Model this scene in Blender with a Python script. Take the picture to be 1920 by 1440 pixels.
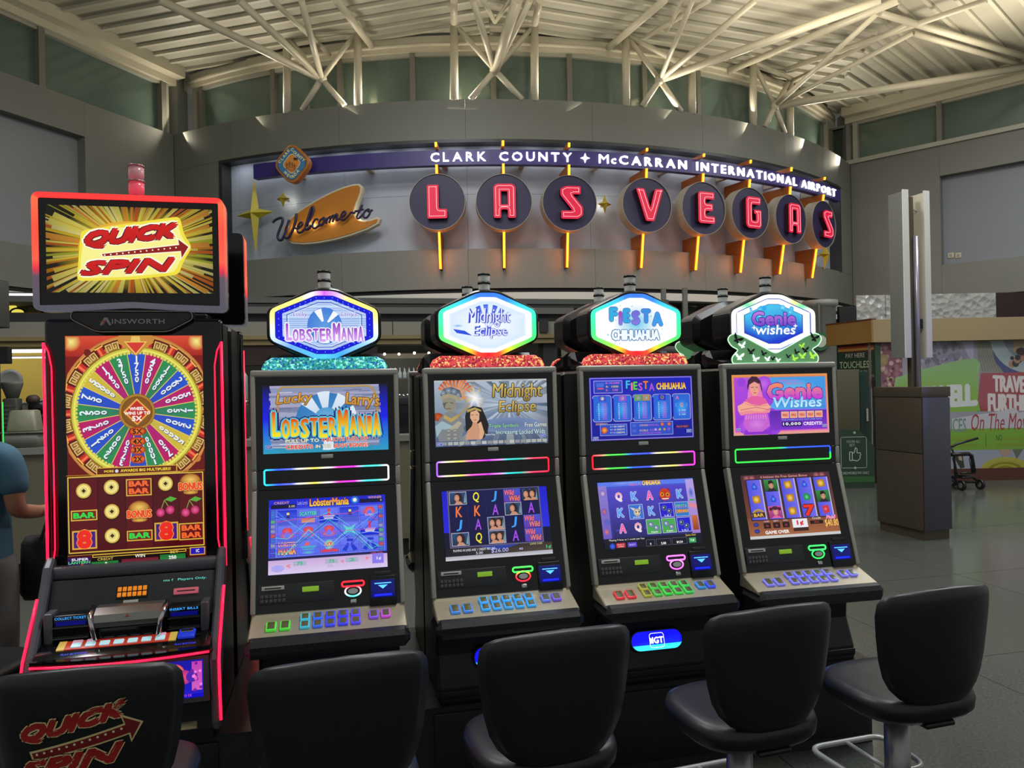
import bpy, math, random
from mathutils import Vector, Matrix
random.seed(7)
for o in list(bpy.data.objects): bpy.data.objects.remove(o)
S = bpy.context.scene
COL = S.collection
PI = math.pi

# ------------------------------------------------------------------ camera, world, exposure
FPX = 1400.0; EYE = 1.70; ROLL = 0.0203
CR, SR = math.cos(ROLL), math.sin(ROLL)
cd = bpy.data.cameras.new('camera'); cam = bpy.data.objects.new('camera', cd); COL.objects.link(cam)
cd.sensor_width = 36.0; cd.lens = 36.0 * FPX / 1920.0; cd.clip_end = 200
cam.matrix_world = Matrix(((CR, SR, 0, 0), (0, 0, -1, 0), (-SR, CR, 0, EYE), (0, 0, 0, 1)))
S.camera = cam
S.view_settings.view_transform = 'Standard'; S.view_settings.look = 'None'
S.view_settings.gamma = 1.0; S.view_settings.use_curve_mapping = False
S.view_settings.exposure = 0.0
w = bpy.data.worlds.new('world'); S.world = w; w.use_nodes = True
w.node_tree.nodes['Background'].inputs[0].default_value = (0.86, 0.90, 0.84, 1)
w.node_tree.nodes['Background'].inputs[1].default_value = 0.36

def light(kind, name, loc, energy, color, size=0.5, rot=None, spot=None, target=None):
    l = bpy.data.lights.new(name, kind); l.energy = energy; l.color = color
    if kind == 'AREA': l.size = size
    elif kind == 'SPOT': l.shadow_soft_size = size; l.spot_size = spot or 1.5; l.spot_blend = 0.6
    else: l.shadow_soft_size = size
    o = bpy.data.objects.new(name, l); COL.objects.link(o); o.location = loc
    if target is not None:
        d = Vector(target) - Vector(loc); o.rotation_euler = d.to_track_quat('-Z', 'Y').to_euler()
    elif rot: o.rotation_euler = rot
    return o
WARM = (1.0, 0.90, 0.70)
# uplights standing on the wall top behind the trusses, then unseen fill lights added over the hall, upward and downward
for k in range(9):
    ph_ = -0.50 + k * 0.17; cx_, cy_ = -0.838 + 10.47 * math.sin(ph_), 22.965 - 10.47 * math.cos(ph_)
    light('AREA', 'uplight', (cx_, cy_, 6.5), 24, WARM, 0.5, target=(cx_ * .9, cy_ - 3.0, 7.7))
for lx, ly, e in ((-5.0, 8.5, 18), (-2.0, 8.0, 75), (1.5, 8.5, 100), (5.0, 10.5, 80), (8.0, 12.0, 50), (0.0, 3.5, 90)):
    light('AREA', 'uplight', (lx, ly, 6.3), e, WARM, 1.2, target=(lx, ly, 7.7))
for lx, ly in ((-4.0, 4.0), (2.0, 3.0), (6.5, 7.0), (-1.0, 7.5), (8.5, 10.5)):
    light('AREA', 'ceiling_fill', (lx, ly, 7.3), 215, (0.96, 0.98, 1.0), 1.6, rot=(0, 0, 0))

# ------------------------------------------------------------------ pixel helpers (metres in the place from a point of the photo)
def ray(u, v):
    a, b = u - 960.0, 720.0 - v
    return ((a * CR + b * SR) / FPX, 1.0, (-a * SR + b * CR) / FPX)
def at(u, v, Y):
    r = ray(u, v); return Vector((r[0] * Y, Y, EYE + r[2] * Y))
def at_h(u, v, z):
    r = ray(u, v); t = (z - EYE) / r[2]; return Vector((r[0] * t, t, z))
def at_plane(u, v, p, n):
    r = Vector(ray(u, v)); c = Vector((0, 0, EYE)); t = (Vector(p) - c).dot(n) / r.dot(n); return c + r * t
CX, CY, RR = -0.838, 22.965, 10.558            # plan circle of the curved fascia
def on_cyl(u, v, off=0.0):
    r = ray(u, v); R = RR + off
    A = r[0] ** 2 + 1; B = -2 * (r[0] * CX + CY); Cc = CX * CX + CY * CY - R * R
    t = (-B - math.sqrt(B * B - 4 * A * Cc)) / (2 * A)
    X, Y = r[0] * t, t
    return math.atan2(X - CX, CY - Y), EYE + r[2] * t
def cyl(phi, z, off=0.0):
    R = RR + off; return Vector((CX + R * math.sin(phi), CY - R * math.cos(phi), z))
def nrm(phi): return Vector((math.sin(phi), -math.cos(phi), 0))
def cframe(phi, z, off):                        # x right, y into the wall, z up
    n = nrm(phi); x = Vector((math.cos(phi), math.sin(phi), 0)); p = cyl(phi, z, off)
    return Matrix(((x.x, -n.x, 0, p.x), (x.y, -n.y, 0, p.y), (0, 0, 1, p.z), (0, 0, 0, 1)))

# ------------------------------------------------------------------ materials
def lin(c):
    if isinstance(c, str): c = tuple(int(c[i:i + 2], 16) for i in (0, 2, 4))
    return tuple((x / 255 / 12.92 if x / 255 <= 0.04045 else ((x / 255 + 0.055) / 1.055) ** 2.4) for x in c)
MATS = {}
def mat(name, c, rough=0.5, metal=0.0, emit=0.0, var=0.0, scale=8.0, bump=0.0, ecol=None, spec=0.5, coat=0.0, aniso=None):
    if name in MATS: return MATS[name]
    m = bpy.data.materials.new(name); m.use_nodes = True; nt = m.node_tree; b = nt.nodes['Principled BSDF']
    col = lin(c); b.inputs['Base Color'].default_value = (*col, 1)
    b.inputs['Roughness'].default_value = rough; b.inputs['Metallic'].default_value = metal
    b.inputs['Specular IOR Level'].default_value = spec
    b.inputs['Coat Weight'].default_value = coat; b.inputs['Coat Roughness'].default_value = 0.05
    if emit:
        b.inputs['Emission Color'].default_value = (*lin(ecol or c), 1); b.inputs['Emission Strength'].default_value = emit
    if var or bump:
        tc = nt.nodes.new('ShaderNodeTexCoord'); no = nt.nodes.new('ShaderNodeTexNoise')
        no.inputs['Scale'].default_value = scale; no.inputs['Detail'].default_value = 5
        nt.links.new(tc.outputs['Object'], no.inputs['Vector'])
        if var:
            rp = nt.nodes.new('ShaderNodeValToRGB'); rp.color_ramp.elements[0].position = 0.3; rp.color_ramp.elements[1].position = 0.7
            rp.color_ramp.elements[0].color = (*[x * (1 - var) for x in col], 1); rp.color_ramp.elements[1].color = (*[min(1, x * (1 + var)) for x in col], 1)
            nt.links.new(no.outputs['Fac'], rp.inputs[0]); nt.links.new(rp.outputs[0], b.inputs['Base Color'])
        if bump:
            bp = nt.nodes.new('ShaderNodeBump'); bp.inputs['Strength'].default_value = bump; bp.inputs['Distance'].default_value = 0.005
            nt.links.new(no.outputs['Fac'], bp.inputs['Height']); nt.links.new(bp.outputs[0], b.inputs['Normal'])
    MATS[name] = m; return m
def vmat(name, emit=1.0, rough=0.25):           # colours of a screen, lamp or print, held in the mesh
    if name in MATS: return MATS[name]
    m = bpy.data.materials.new(name); m.use_nodes = True; nt = m.node_tree; b = nt.nodes['Principled BSDF']
    at_ = nt.nodes.new('ShaderNodeAttribute'); at_.attribute_name = 'Col'; b.inputs['Roughness'].default_value = rough
    if emit:
        b.inputs['Base Color'].default_value = (0.004, 0.004, 0.004, 1)
        nt.links.new(at_.outputs['Color'], b.inputs['Emission Color']); b.inputs['Emission Strength'].default_value = emit
    else: nt.links.new(at_.outputs['Color'], b.inputs['Base Color'])
    MATS[name] = m; return m
def glitter(name, cols, emit):                  # sequin strip lit from inside
    m = bpy.data.materials.new(name); m.use_nodes = True; nt = m.node_tree; b = nt.nodes['Principled BSDF']
    tc = nt.nodes.new('ShaderNodeTexCoord'); vo = nt.nodes.new('ShaderNodeTexVoronoi'); vo.inputs['Scale'].default_value = 150
    nt.links.new(tc.outputs['Object'], vo.inputs['Vector'])
    sp = nt.nodes.new('ShaderNodeSeparateColor'); nt.links.new(vo.outputs['Color'], sp.inputs[0])
    rp = nt.nodes.new('ShaderNodeValToRGB'); rp.color_ramp.interpolation = 'CONSTANT'
    el = rp.color_ramp.elements
    for i, c in enumerate(cols):
        e = el[i] if i < 2 else el.new(0.5)
        e.position = i / len(cols); e.color = (*lin(c), 1)
    nt.links.new(sp.outputs[0], rp.inputs[0])
    nt.links.new(rp.outputs[0], b.inputs['Base Color']); nt.links.new(rp.outputs[0], b.inputs['Emission Color'])
    b.inputs['Emission Strength'].default_value = emit; b.inputs['Roughness'].default_value = 0.2
    return m

# ------------------------------------------------------------------ mesh builder
class MB:
    def __init__(s, T=None): s.v = []; s.f = []; s.c = []; s.T = T or Matrix(); s.smooth = []
    def add(s, vs, fs, col=None, smooth=False):
        n = len(s.v)
        for p in vs: s.v.append(tuple(s.T @ Vector(p)))
        for f in fs: s.f.append(tuple(i + n for i in f)); s.smooth.append(smooth)
        if col is None: s.c += [(1, 1, 1)] * len(vs)
        elif len(col) == 3 and not isinstance(col[0], (tuple, list)): s.c += [tuple(col)] * len(vs)
        else: s.c += [tuple(x) for x in col]
        return s
    def box(s, x0, x1, y0, y1, z0, z1, b=0.0, col=None):
        if b <= 0:
            s.add([(x0, y0, z0), (x1, y0, z0), (x1, y1, z0), (x0, y1, z0), (x0, y0, z1), (x1, y0, z1), (x1, y1, z1), (x0, y1, z1)],
                  [(0, 3, 2, 1), (4, 5, 6, 7), (0, 1, 5, 4), (1, 2, 6, 5), (2, 3, 7, 6), (3, 0, 4, 7)], col)
            return s
        # chamfered box: rounded in plan, with bevelled top and bottom rims
        b = min(b, (x1 - x0) / 2.01, (y1 - y0) / 2.01, (z1 - z0) / 2.01); N = 3
        def ring(ins, z):
            r = b - ins + 1e-5; out = []
            for cx, cy, a0 in ((x1 - b, y1 - b, 0), (x0 + b, y1 - b, 90), (x0 + b, y0 + b, 180), (x1 - b, y0 + b, 270)):
                for k in range(N + 1):
                    a = math.radians(a0 + 90 * k / N); out.append((cx + r * math.cos(a), cy + r * math.sin(a), z))
            return out
        rings = []
        for k in range(N + 1):
            a = PI / 2 * k / N; rings.append(ring(b * (1 - math.sin(a)), z0 + b * (1 - math.cos(a))))
        for k in range(N + 1):
            a = PI / 2 * k / N; rings.append(ring(b * (1 - math.cos(a)), z1 - b * (1 - math.sin(a))))
        s.loft(rings, col); return s
    def loft(s, rings, col=None, cap=True, smooth=True, closed=True):
        n = len(rings[0]); vs = [p for r in rings for p in r]; fs = []
        for i in range(len(rings) - 1):
            for j in range(n if closed else n - 1):
                k = (j + 1) % n; fs.append((i * n + j, i * n + k, (i + 1) * n + k, (i + 1) * n + j))
        n0 = len(s.f)
        s.add(vs, fs, col, smooth)
        if cap:
            base = len(s.v) - len(vs)
            s.f.append(tuple(base + j for j in reversed(range(n)))); s.smooth.append(False)
            s.f.append(tuple(base + (len(rings) - 1) * n + j for j in range(n))); s.smooth.append(False)
    def prism(s, pts, y0, y1, col=None, bev=0.0):    # outline in x,z drawn out along y (y0 is the front)
        if bev: rings = [[(x, y1, z) for x, z in pts], [(x, y0 + bev, z) for x, z in pts], [(x, y0, z) for x, z in inset(pts, bev)]]
        else: rings = [[(x, y1, z) for x, z in pts], [(x, y0, z) for x, z in pts]]
        s.loft(rings, col, smooth=False); return s
    def prof(s, pts, x0, x1, bev=0.0, col=None):     # outline in y,z drawn out along x
        if bev:
            q = inset(pts, bev)
            rings = [[(x0, y, z) for y, z in q], [(x0 + bev, y, z) for y, z in pts], [(x1 - bev, y, z) for y, z in pts], [(x1, y, z) for y, z in q]]
        else: rings = [[(x0, y, z) for y, z in pts], [(x1, y, z) for y, z in pts]]
        s.loft(rings, col, smooth=False); return s
    def cyl(s, p, q, r, r2=None, n=14, col=None, cap=True):
        p = Vector(p); q = Vector(q); d = (q - p).normalized(); u = d.orthogonal().normalized(); w_ = d.cross(u); r2 = r if r2 is None else r2
        rs = []
        for c, rr in ((p, r), (q, r2)):
            rs.append([tuple(c + u * rr * math.cos(2 * PI * k / n) + w_ * rr * math.sin(2 * PI * k / n)) for k in range(n)])
        s.loft(rs, col, cap=cap); return s
    def lathe(s, prof, n=20, c=(0, 0, 0)):           # prof: (radius, height)
        rs = [[(c[0] + r * math.cos(2 * PI * k / n), c[1] + r * math.sin(2 * PI * k / n), c[2] + z) for k in range(n)] for r, z in prof]
        s.loft(rs); return s
    def tube(s, pts, r, n=8, closed=False, cols=None, cap=True):
        P = [Vector(p) for p in pts]; L = len(P); rings = []; prev = None
        for i in range(L):
            if closed: d = (P[(i + 1) % L] - P[i - 1])
            else: d = P[min(i + 1, L - 1)] - P[max(i - 1, 0)]
            if d.length < 1e-9: d = Vector((0, 0, 1))
            d.normalize()
            if prev is None: u = d.orthogonal().normalized()
            else:
                u = prev - d * prev.dot(d)
                u = u.normalized() if u.length > 1e-6 else d.orthogonal().normalized()
            prev = u; w_ = d.cross(u); rr = r[i] if isinstance(r, (list, tuple)) else r
            rings.append([tuple(P[i] + u * rr * math.cos(2 * PI * k / n) + w_ * rr * math.sin(2 * PI * k / n)) for k in range(n)])
        if closed:
            c = [x for x in cols for _ in range(n)] if cols else None
            vs = [p for r_ in rings for p in r_]; fs = []
            # match the seam
            off = min(range(n), key=lambda o: sum((Vector(rings[-1][k]) - Vector(rings[0][(k + o) % n])).length for k in range(n)))
            for i in range(L):
                for j in range(n):
                    k = (j + 1) % n
                    if i < L - 1: fs.append((i * n + j, i * n + k, (i + 1) * n + k, (i + 1) * n + j))
                    else: fs.append((i * n + j, i * n + k, (k + off) % n, (j + off) % n))
            s.add(vs, fs, c, True)
        else: s.loft(rings, [x for x in cols for _ in range(n)] if cols else None, cap=cap)
        return s
    def ball(s, c, r, n=14, sc=(1, 1, 1)):
        rs = []
        for i in range(1, n // 2):
            a = PI * i / (n // 2); rs.append([(c[0] + r * sc[0] * math.sin(a) * math.cos(2 * PI * k / n), c[1] + r * sc[1] * math.sin(a) * math.sin(2 * PI * k / n), c[2] - r * sc[2] * math.cos(a)) for k in range(n)])
        s.loft(rs); return s
    def build(s, name, m, parent=None, world=False):
        me = bpy.data.meshes.new(name); v = s.v
        if world and parent is not None:
            Mi = WM[parent.name].inverted(); v = [tuple(Mi @ Vector(p)) for p in v]
        me.from_pydata(v, [], s.f); me.polygons.foreach_set('use_smooth', s.smooth)
        if any(c != (1, 1, 1) for c in s.c):
            a = me.color_attributes.new('Col', 'FLOAT_COLOR', 'POINT'); a.data.foreach_set('color', [x for c in s.c for x in (*c, 1.0)])
        me.materials.append(m); o = bpy.data.objects.new(name, me); COL.objects.link(o)
        if parent is not None: o.parent = parent
        return o
def inset(pts, d):
    n = len(pts); out = []
    A = sum(pts[i][0] * pts[(i + 1) % n][1] - pts[(i + 1) % n][0] * pts[i][1] for i in range(n))
    sg = 1 if A > 0 else -1
    for i in range(n):
        p0 = Vector(pts[i - 1]); p1 = Vector(pts[i]); p2 = Vector(pts[(i + 1) % n])
        e1 = (p1 - p0).normalized(); e2 = (p2 - p1).normalized()
        n1 = Vector((-e1.y, e1.x)) * sg; n2 = Vector((-e2.y, e2.x)) * sg
        b = n1 + n2; l = b.length
        if l < 1e-6: out.append(tuple(p1 + n1 * d)); continue
        b /= l; k = d / max(0.35, b.dot(n1)); out.append(tuple(p1 + b * k))
    return out
def rrect(x0, x1, z0, z1, r, n=5):
    out = []
    for cx, cz, a0 in ((x1 - r, z1 - r, 0), (x0 + r, z1 - r, 90), (x0 + r, z0 + r, 180), (x1 - r, z0 + r, 270)):
        for k in range(n + 1):
            a = math.radians(a0 + 90 * k / n); out.append((cx + r * math.cos(a), cz + r * math.sin(a)))
    return out
def roundpoly(pts, r, n=4):
    out = []; N = len(pts)
    for i in range(N):
        p0, p1, p2 = Vector(pts[i - 1]), Vector(pts[i]), Vector(pts[(i + 1) % N])
        rr = min(r, (p0 - p1).length * .45, (p2 - p1).length * .45)
        a = p1 + (p0 - p1).normalized() * rr; b = p1 + (p2 - p1).normalized() * rr
        for k in range(n + 1):
            t = k / n; out.append(tuple(a * (1 - t) ** 2 + p1 * 2 * t * (1 - t) + b * t * t))
    return out
def dense(pts, step, closed=True):
    out = []; N = len(pts)
    for i in range(N if closed else N - 1):
        a, b = Vector(pts[i]), Vector(pts[(i + 1) % N]); k = max(1, int((b - a).length / step))
        for j in range(k): out.append(tuple(a.lerp(b, j / k)))
    if not closed: out.append(tuple(pts[-1]))
    return out
def ramp(stops, t):
    t = max(0, min(1, t))
    for (a, ca), (b, cb) in zip(stops, stops[1:]):
        if t <= b:
            k = (t - a) / (b - a) if b > a else 0; ca, cb = lin(ca), lin(cb)
            return tuple(x + (y - x) * k for x, y in zip(ca, cb))
    return lin(stops[-1][1])
def ringmesh(mb, outer, inner, y0, y1, colf=None):   # flat band between two outlines with the same count of points, y0 front
    n = len(outer); vs = []; cs = []
    for (ox, oz), (ix, iz) in zip(outer, inner):
        vs += [(ox, y1, oz), (ox, y0, oz), (ix, y0, iz), (ix, y1, iz)]
        if colf: c = colf(ox, oz); cs += [c] * 4
    fs = []
    for i in range(n):
        j = (i + 1) % n
        for k in range(4):
            l = (k + 1) % 4; fs.append((i * 4 + k, i * 4 + l, j * 4 + l, j * 4 + k))
    mb.add(vs, fs, cs if colf else None); return mb

# ------------------------------------------------------------------ things
WM = {}
def thing(name, label, cat, loc=(0, 0, 0), rz=0.0, group=None):
    o = bpy.data.objects.new(name, None); COL.objects.link(o); o.empty_display_size = 0.1
    o.location = loc; o.rotation_euler = (0, 0, rz); o['label'] = label; o['category'] = cat
    if group: o['group'] = group
    WM[o.name] = Matrix.Translation(Vector(loc)) @ Matrix.Rotation(rz, 4, 'Z'); return o
def tag(o, label=None, cat=None, group=None, kind=None):
    for k, v in (('label', label), ('category', cat), ('group', group), ('kind', kind)):
        if v: o[k] = v
    return o
def struct(o, label=None, cat=None): return tag(o, label, cat, None, 'structure')

# ------------------------------------------------------------------ flat artwork (lettering, screens, posters) as coloured faces
TC = {}
def text_geo(t, bold=0.0, shear=0.0, sp=1.0):
    k = (t, round(bold, 3), shear, sp)
    if k in TC: return TC[k]
    cu = bpy.data.curves.new('t', 'FONT'); cu.body = t; cu.size = 1; cu.offset = bold; cu.shear = shear; cu.space_character = sp
    cu.resolution_u = 2; cu.dimensions = '2D'; cu.fill_mode = 'FRONT'
    ob = bpy.data.objects.new('t', cu); COL.objects.link(ob); dg = bpy.context.evaluated_depsgraph_get()
    me = ob.evaluated_get(dg).to_mesh(); vs = [(v.co.x, v.co.y) for v in me.vertices]; fs = [tuple(p.vertices) for p in me.polygons if len(p.vertices) > 2]
    ob.evaluated_get(dg).to_mesh_clear(); bpy.data.objects.remove(ob); bpy.data.curves.remove(cu)
    TC[k] = (vs, fs); return TC[k]
def text_fit(t, box, bold=0.0, shear=0.0, sp=1.0):   # box: x0,y0,x1,y1 with y up
    vs, fs = text_geo(t, bold, shear, sp)
    if not vs: return [], []
    xs = [v[0] for v in vs]; ys = [v[1] for v in vs]; x0, x1, y0, y1 = min(xs), max(xs), min(ys), max(ys)
    sx = (box[2] - box[0]) / max(1e-6, x1 - x0); sy = (box[3] - box[1]) / max(1e-6, y1 - y0)
    return [(box[0] + (x - x0) * sx, box[1] + (y - y0) * sy) for x, y in vs], fs
class Art:
    def __init__(s, w_, h): s.w = w_; s.h = h; s.V = []; s.F = []; s.C = []; s.L = 0; s.e = 0
    def _add(s, vs, fs, cols, same=False):
        if same: s.e += .05
        else: s.L += 1 + math.floor(s.e); s.e = 0
        n = len(s.V); s.V += [(x, y, s.L + s.e) for x, y in vs]; s.F += [tuple(i + n for i in f) for f in fs]; s.C += cols
    def poly(s, pts, c, same=False):
        cols = [lin(x) for x in c] if isinstance(c, list) else [lin(c)] * len(pts); s._add(pts, [tuple(range(len(pts)))], cols, same)
    def rect(s, x0, y0, x1, y1, c, c2=None, same=False):
        a, b = (c, c2 or c); s.poly([(x0, y0), (x1, y0), (x1, y1), (x0, y1)], [a, a, b, b], same)
    def hgrad(s, x0, y0, x1, y1, c, c2, same=False): s.poly([(x0, y0), (x1, y0), (x1, y1), (x0, y1)], [c, c2, c2, c], same)
    def circ(s, cx, cy, r, c, c2=None, ry=None, n=20, same=False):
        ry = ry or r; pts = [(cx, cy)] + [(cx + r * math.cos(2 * PI * k / n), cy + ry * math.sin(2 * PI * k / n)) for k in range(n)]
        s._add(pts, [(0, 1 + k, 1 + (k + 1) % n) for k in range(n)], [lin(c)] + [lin(c2 or c)] * n, same)
    def sector(s, cx, cy, r0, r1, a0, a1, c, c2=None, n=6, same=False):   # angles clockwise from the top, degrees
        pts = []; cols = []
        for k in range(n + 1):
            a = math.radians(a0 + (a1 - a0) * k / n); sn, cs = math.sin(a), -math.cos(a)
            pts += [(cx + r0 * sn, cy + r0 * cs), (cx + r1 * sn, cy + r1 * cs)]; cols += [lin(c2 or c), lin(c)]
        s._add(pts, [(2 * k, 2 * k + 1, 2 * k + 3, 2 * k + 2) for k in range(n)], cols, same)
    def line(s, pts, wd, c, same=False):
        vs = []; fs = []
        for i in range(len(pts) - 1):
            a, b = Vector(pts[i]), Vector(pts[i + 1]); d = b - a
            if d.length < 1e-6: continue
            d.normalize(); q = Vector((-d.y, d.x)) * wd / 2; e = d * wd * .25; n = len(vs)
            vs += [tuple(a - e + q), tuple(b + e + q), tuple(b + e - q), tuple(a - e - q)]; fs.append((n, n + 1, n + 2, n + 3))
        s._add(vs, fs, [lin(c)] * len(vs), same)
    def frame(s, x0, y0, x1, y1, wd, c): s.line([(x0, y0), (x1, y0), (x1, y1), (x0, y1), (x0, y0)], wd, c)
    def text(s, t, x0, y0, x1, y1, c, bold=0.0, shear=0.0, sp=1.0, c2=None, out=None, ow=0.03, slope=0.0):
        # y0 top, y1 bottom; out = outline colour laid under the letters; slope = rise along x; weight is built by overlaid copies
        hh = y1 - y0; nb = max(0.0, bold) * hh * 0.8
        vs, fs = text_fit(t, (x0 + nb, -y1 + nb, x1 - nb, -y0 - nb), 0.0, shear, sp)
        if not vs: return
        def lay(col, col2, r, n, cc_=None):
            s.L += 1; a, b = lin(col), lin(col2 or col)
            for k in range(n):
                dx, dy = (r * math.cos(2 * PI * k / n), r * math.sin(2 * PI * k / n)) if n > 1 else (0, 0); cc = []
                for x, y in vs:
                    q = max(0, min(1, (-y - y0) / max(1e-6, hh))); cc.append(tuple(p + (w_ - p) * q for p, w_ in zip(a, b)))
                s._add([(x + dx, -y + dy - slope * (x - x0)) for x, y in vs], fs, cc, True); pass
        if out: lay(out, None, nb + ow * hh * 1.05, 8)
        if nb > 0.4: lay(c, c2, nb, 6 if hh > 30 else 4)
        s.L += 0; lay(c, c2, 0, 1)
    def jumble(s, t, x0, y0, x1, y1, c, hs, **kw):      # letters one by one, hs = relative heights, alternately tipped
        n = len(t); ws = [(.55 if ch in 'I' else 1.25 if ch in 'M' else 1.0) for ch in t]; tot = sum(ws); x = x0
        for i, ch in enumerate(t):
            w_ = (x1 - x0) * ws[i] / tot; h_ = (y1 - y0) * hs[i % len(hs)]; o = (y1 - y0) * (.05 if i % 2 else -.03)
            s.text(ch, x + w_ * .04, y1 - h_ + o * .5, x + w_ * .96, y1 + o, c, **kw); x += w_
    def glyph(s, t, cx, cy, hgt, ang, c, bold=0.03, wd=None, same=False):   # one letter, turned clockwise by ang degrees
        vs, fs = text_geo(t, min(bold, .03))
        if not vs: return
        xs = [v[0] for v in vs]; ys = [v[1] for v in vs]; mx, my = (min(xs) + max(xs)) / 2, (min(ys) + max(ys)) / 2
        k = hgt / max(0.3, (max(ys) - min(ys))); kx = k if wd is None else min(k * 1.3, wd / max(.05, max(xs) - min(xs))); a = math.radians(ang); ca, sa = math.cos(a), math.sin(a)
        o = []
        for x, y in vs:
            x, y = (x - mx) * kx, -(y - my) * k; o.append((cx + x * ca - y * sa, cy + x * sa + y * ca))
        s._add(o, fs, [lin(c)] * len(o), same)
    def burst(s, cx, cy, r0, r1, n, cols, jit=0.5, clip=None):
        vs = []; fs = []; cc = []
        for k in range(n):
            a = 2 * PI * (k + random.uniform(-jit, jit)) / n; da = random.uniform(.3, .9) * PI / n; i = len(vs)
            rr = r1 * random.uniform(.7, 1.0); c = lin(random.choice(cols))
            q = [(cx + r0 * math.cos(a), cy + r0 * math.sin(a)), (cx + rr * math.cos(a - da), cy + rr * math.sin(a - da)), (cx + rr * math.cos(a + da), cy + rr * math.sin(a + da))]
            if clip: q = [(min(max(x, clip[0]), clip[2]), min(max(y, clip[1]), clip[3])) for x, y in q]
            vs += q; fs.append((i, i + 1, i + 2)); cc += [c, tuple(x * .35 for x in c), tuple(x * .35 for x in c)]
        s._add(vs, fs, cc)
    def build(s, name, T, W, H, m, parent, dz=4e-5, world=False, mapf=None):   # T: top left corner at origin, x right, z up, -y out
        me = bpy.data.meshes.new(name); v = []
        for x, y, l in s.V:
            x = min(max(x, 0), s.w); y = min(max(y, 0), s.h)
            p = mapf(x, y, l) if mapf else T @ Vector((x / s.w * W, -0.0003 - l * dz, -y / s.h * H)); v.append(p)
        if world and parent is not None:
            Mi = WM[parent.name].inverted(); v = [Mi @ p for p in v]
        me.from_pydata([tuple(p) for p in v], [], s.F)
        a = me.color_attributes.new('Col', 'FLOAT_COLOR', 'POINT'); a.data.foreach_set('color', [x for c in s.C for x in (*c, 1.0)])
        me.materials.append(m); o = bpy.data.objects.new(name, me); COL.objects.link(o); o.parent = parent; return o
def fframe(top, bot, x=0.0):                     # face frame from (y,z) top to (y,z) bottom; origin at the top
    z = Vector((0, top[0] - bot[0], top[1] - bot[1])).normalized(); xx = Vector((1, 0, 0)); y = z.cross(xx)
    return Matrix(((1, 0, 0, x), (0, y.y, z.y, top[0]), (0, y.z, z.z, top[1]), (0, 0, 0, 1)))
# ================================================================== THE ROOM
M_FLOOR = mat('terrazzo', '4c4f4a', 0.17, var=0.25, scale=70, spec=0.5)
M_WALL = mat('wall_paint', '777870', 0.6, var=0.04, scale=1.2)
M_FASC = mat('fascia_panel', '76776f', 0.5, var=0.04, scale=0.8)
M_BACK = mat('sign_panel', 'a2a8b4', 0.45, var=0.03, scale=0.8)
M_BLK = mat('black_gap', '08080a', 0.6)
M_CREAM = mat('cream_steel', 'c9c2ae', 0.4, var=0.04, scale=3)
M_DECK = mat('roof_deck', 'aaa698', 0.55, var=0.08, scale=1.5)
M_TRIM = mat('white_trim', 'c8c8c0', 0.45)
M_SOFF = mat('soffit_grey', '4c4d48', 0.7)
M_GLASS = mat('clerestory_glass', '5c6e66', 0.12, spec=0.7, var=0.12, scale=0.5)
M_MULL = mat('mullion', 'a8a699', 0.45)

class Fr:                                        # a vertical plane in the place
    def __init__(s, o, deg): a = math.radians(deg); s.M = Matrix.Translation(Vector((o[0], o[1], 0))) @ Matrix.Rotation(a, 4, 'Z'); s.Mi = s.M.inverted()
    def px(s, u, v, y=0.0):
        p = s.M @ Vector((0, y, 0)); n = s.M.to_3x3() @ Vector((0, -1, 0)); q = s.Mi @ at_plane(u, v, p, n); return q.x, q.z
    def box(s, mb, u0, v0, u1, v1, y0, y1, b=0.0, col=None):
        um, vm = (u0 + u1) / 2, (v0 + v1) / 2; mb.T = s.M
        mb.box(s.px(u0, vm, y0)[0], s.px(u1, vm, y0)[0], y0, y1, s.px(um, v1, y0)[1], s.px(um, v0, y0)[1], b, col); return mb

# floor: slab and tiles on a grid turned with the machines
fl = struct(MB().box(-13, 15, -3, 23, -0.2, -0.012).build('floor', M_BLK))
WM['floor'] = Matrix()
FR = Fr((0, 0), 13.1); tm = None
for i in range(-8, 11):
    for j in range(0, 12):
        p = FR.M @ Vector((i * 1.6 + 0.3, j * 1.6 + 0.55, 0))
        if p.y < 1 or p.y > 19 or p.x < -8.5 or p.x > 13: continue
        if tm is None:
            t = MB().box(0.0025, 1.5975, 0.0025, 1.5975, -0.02, 0.0).build('floor_tile', M_FLOOR, fl); tm = t.data
            t.location = p; t.rotation_euler = (0, 0, math.radians(13.1))
        else:
            t = t.copy(); COL.objects.link(t); t.location = p

# curved fascia with the recessed sign panel
ZB, ZT = 3.30, 6.45
PHL, PHR = -0.531, 0.937
z_pt = on_cyl(870, 262)[1]; z_pb = on_cyl(900, 466)[1]
pl, pr_ = on_cyl(417, 400)[0], on_cyl(1574, 430)[0]
s1 = on_cyl(874, 300)[0]; ds = on_cyl(1112, 300)[0] - s1
seams = [s1 + ds * k for k in range(-5, 8)]
def cbox(mb, p0, p1, z0, z1, o_out, o_in, seg=8, col=None):
    rings = []
    for k in range(seg + 1):
        ph = p0 + (p1 - p0) * k / seg
        rings.append([tuple(cyl(ph, z, o)) for z, o in ((z0, o_out), (z1, o_out), (z1, o_in), (z0, o_in))])
    mb.loft(rings, col, smooth=False); return mb
wc = struct(cbox(MB(), PHL, PHR, ZB, ZT, -0.32, -0.40, 60).build('wall_back', M_FASC)); WM['wall_back'] = Matrix()
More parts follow.
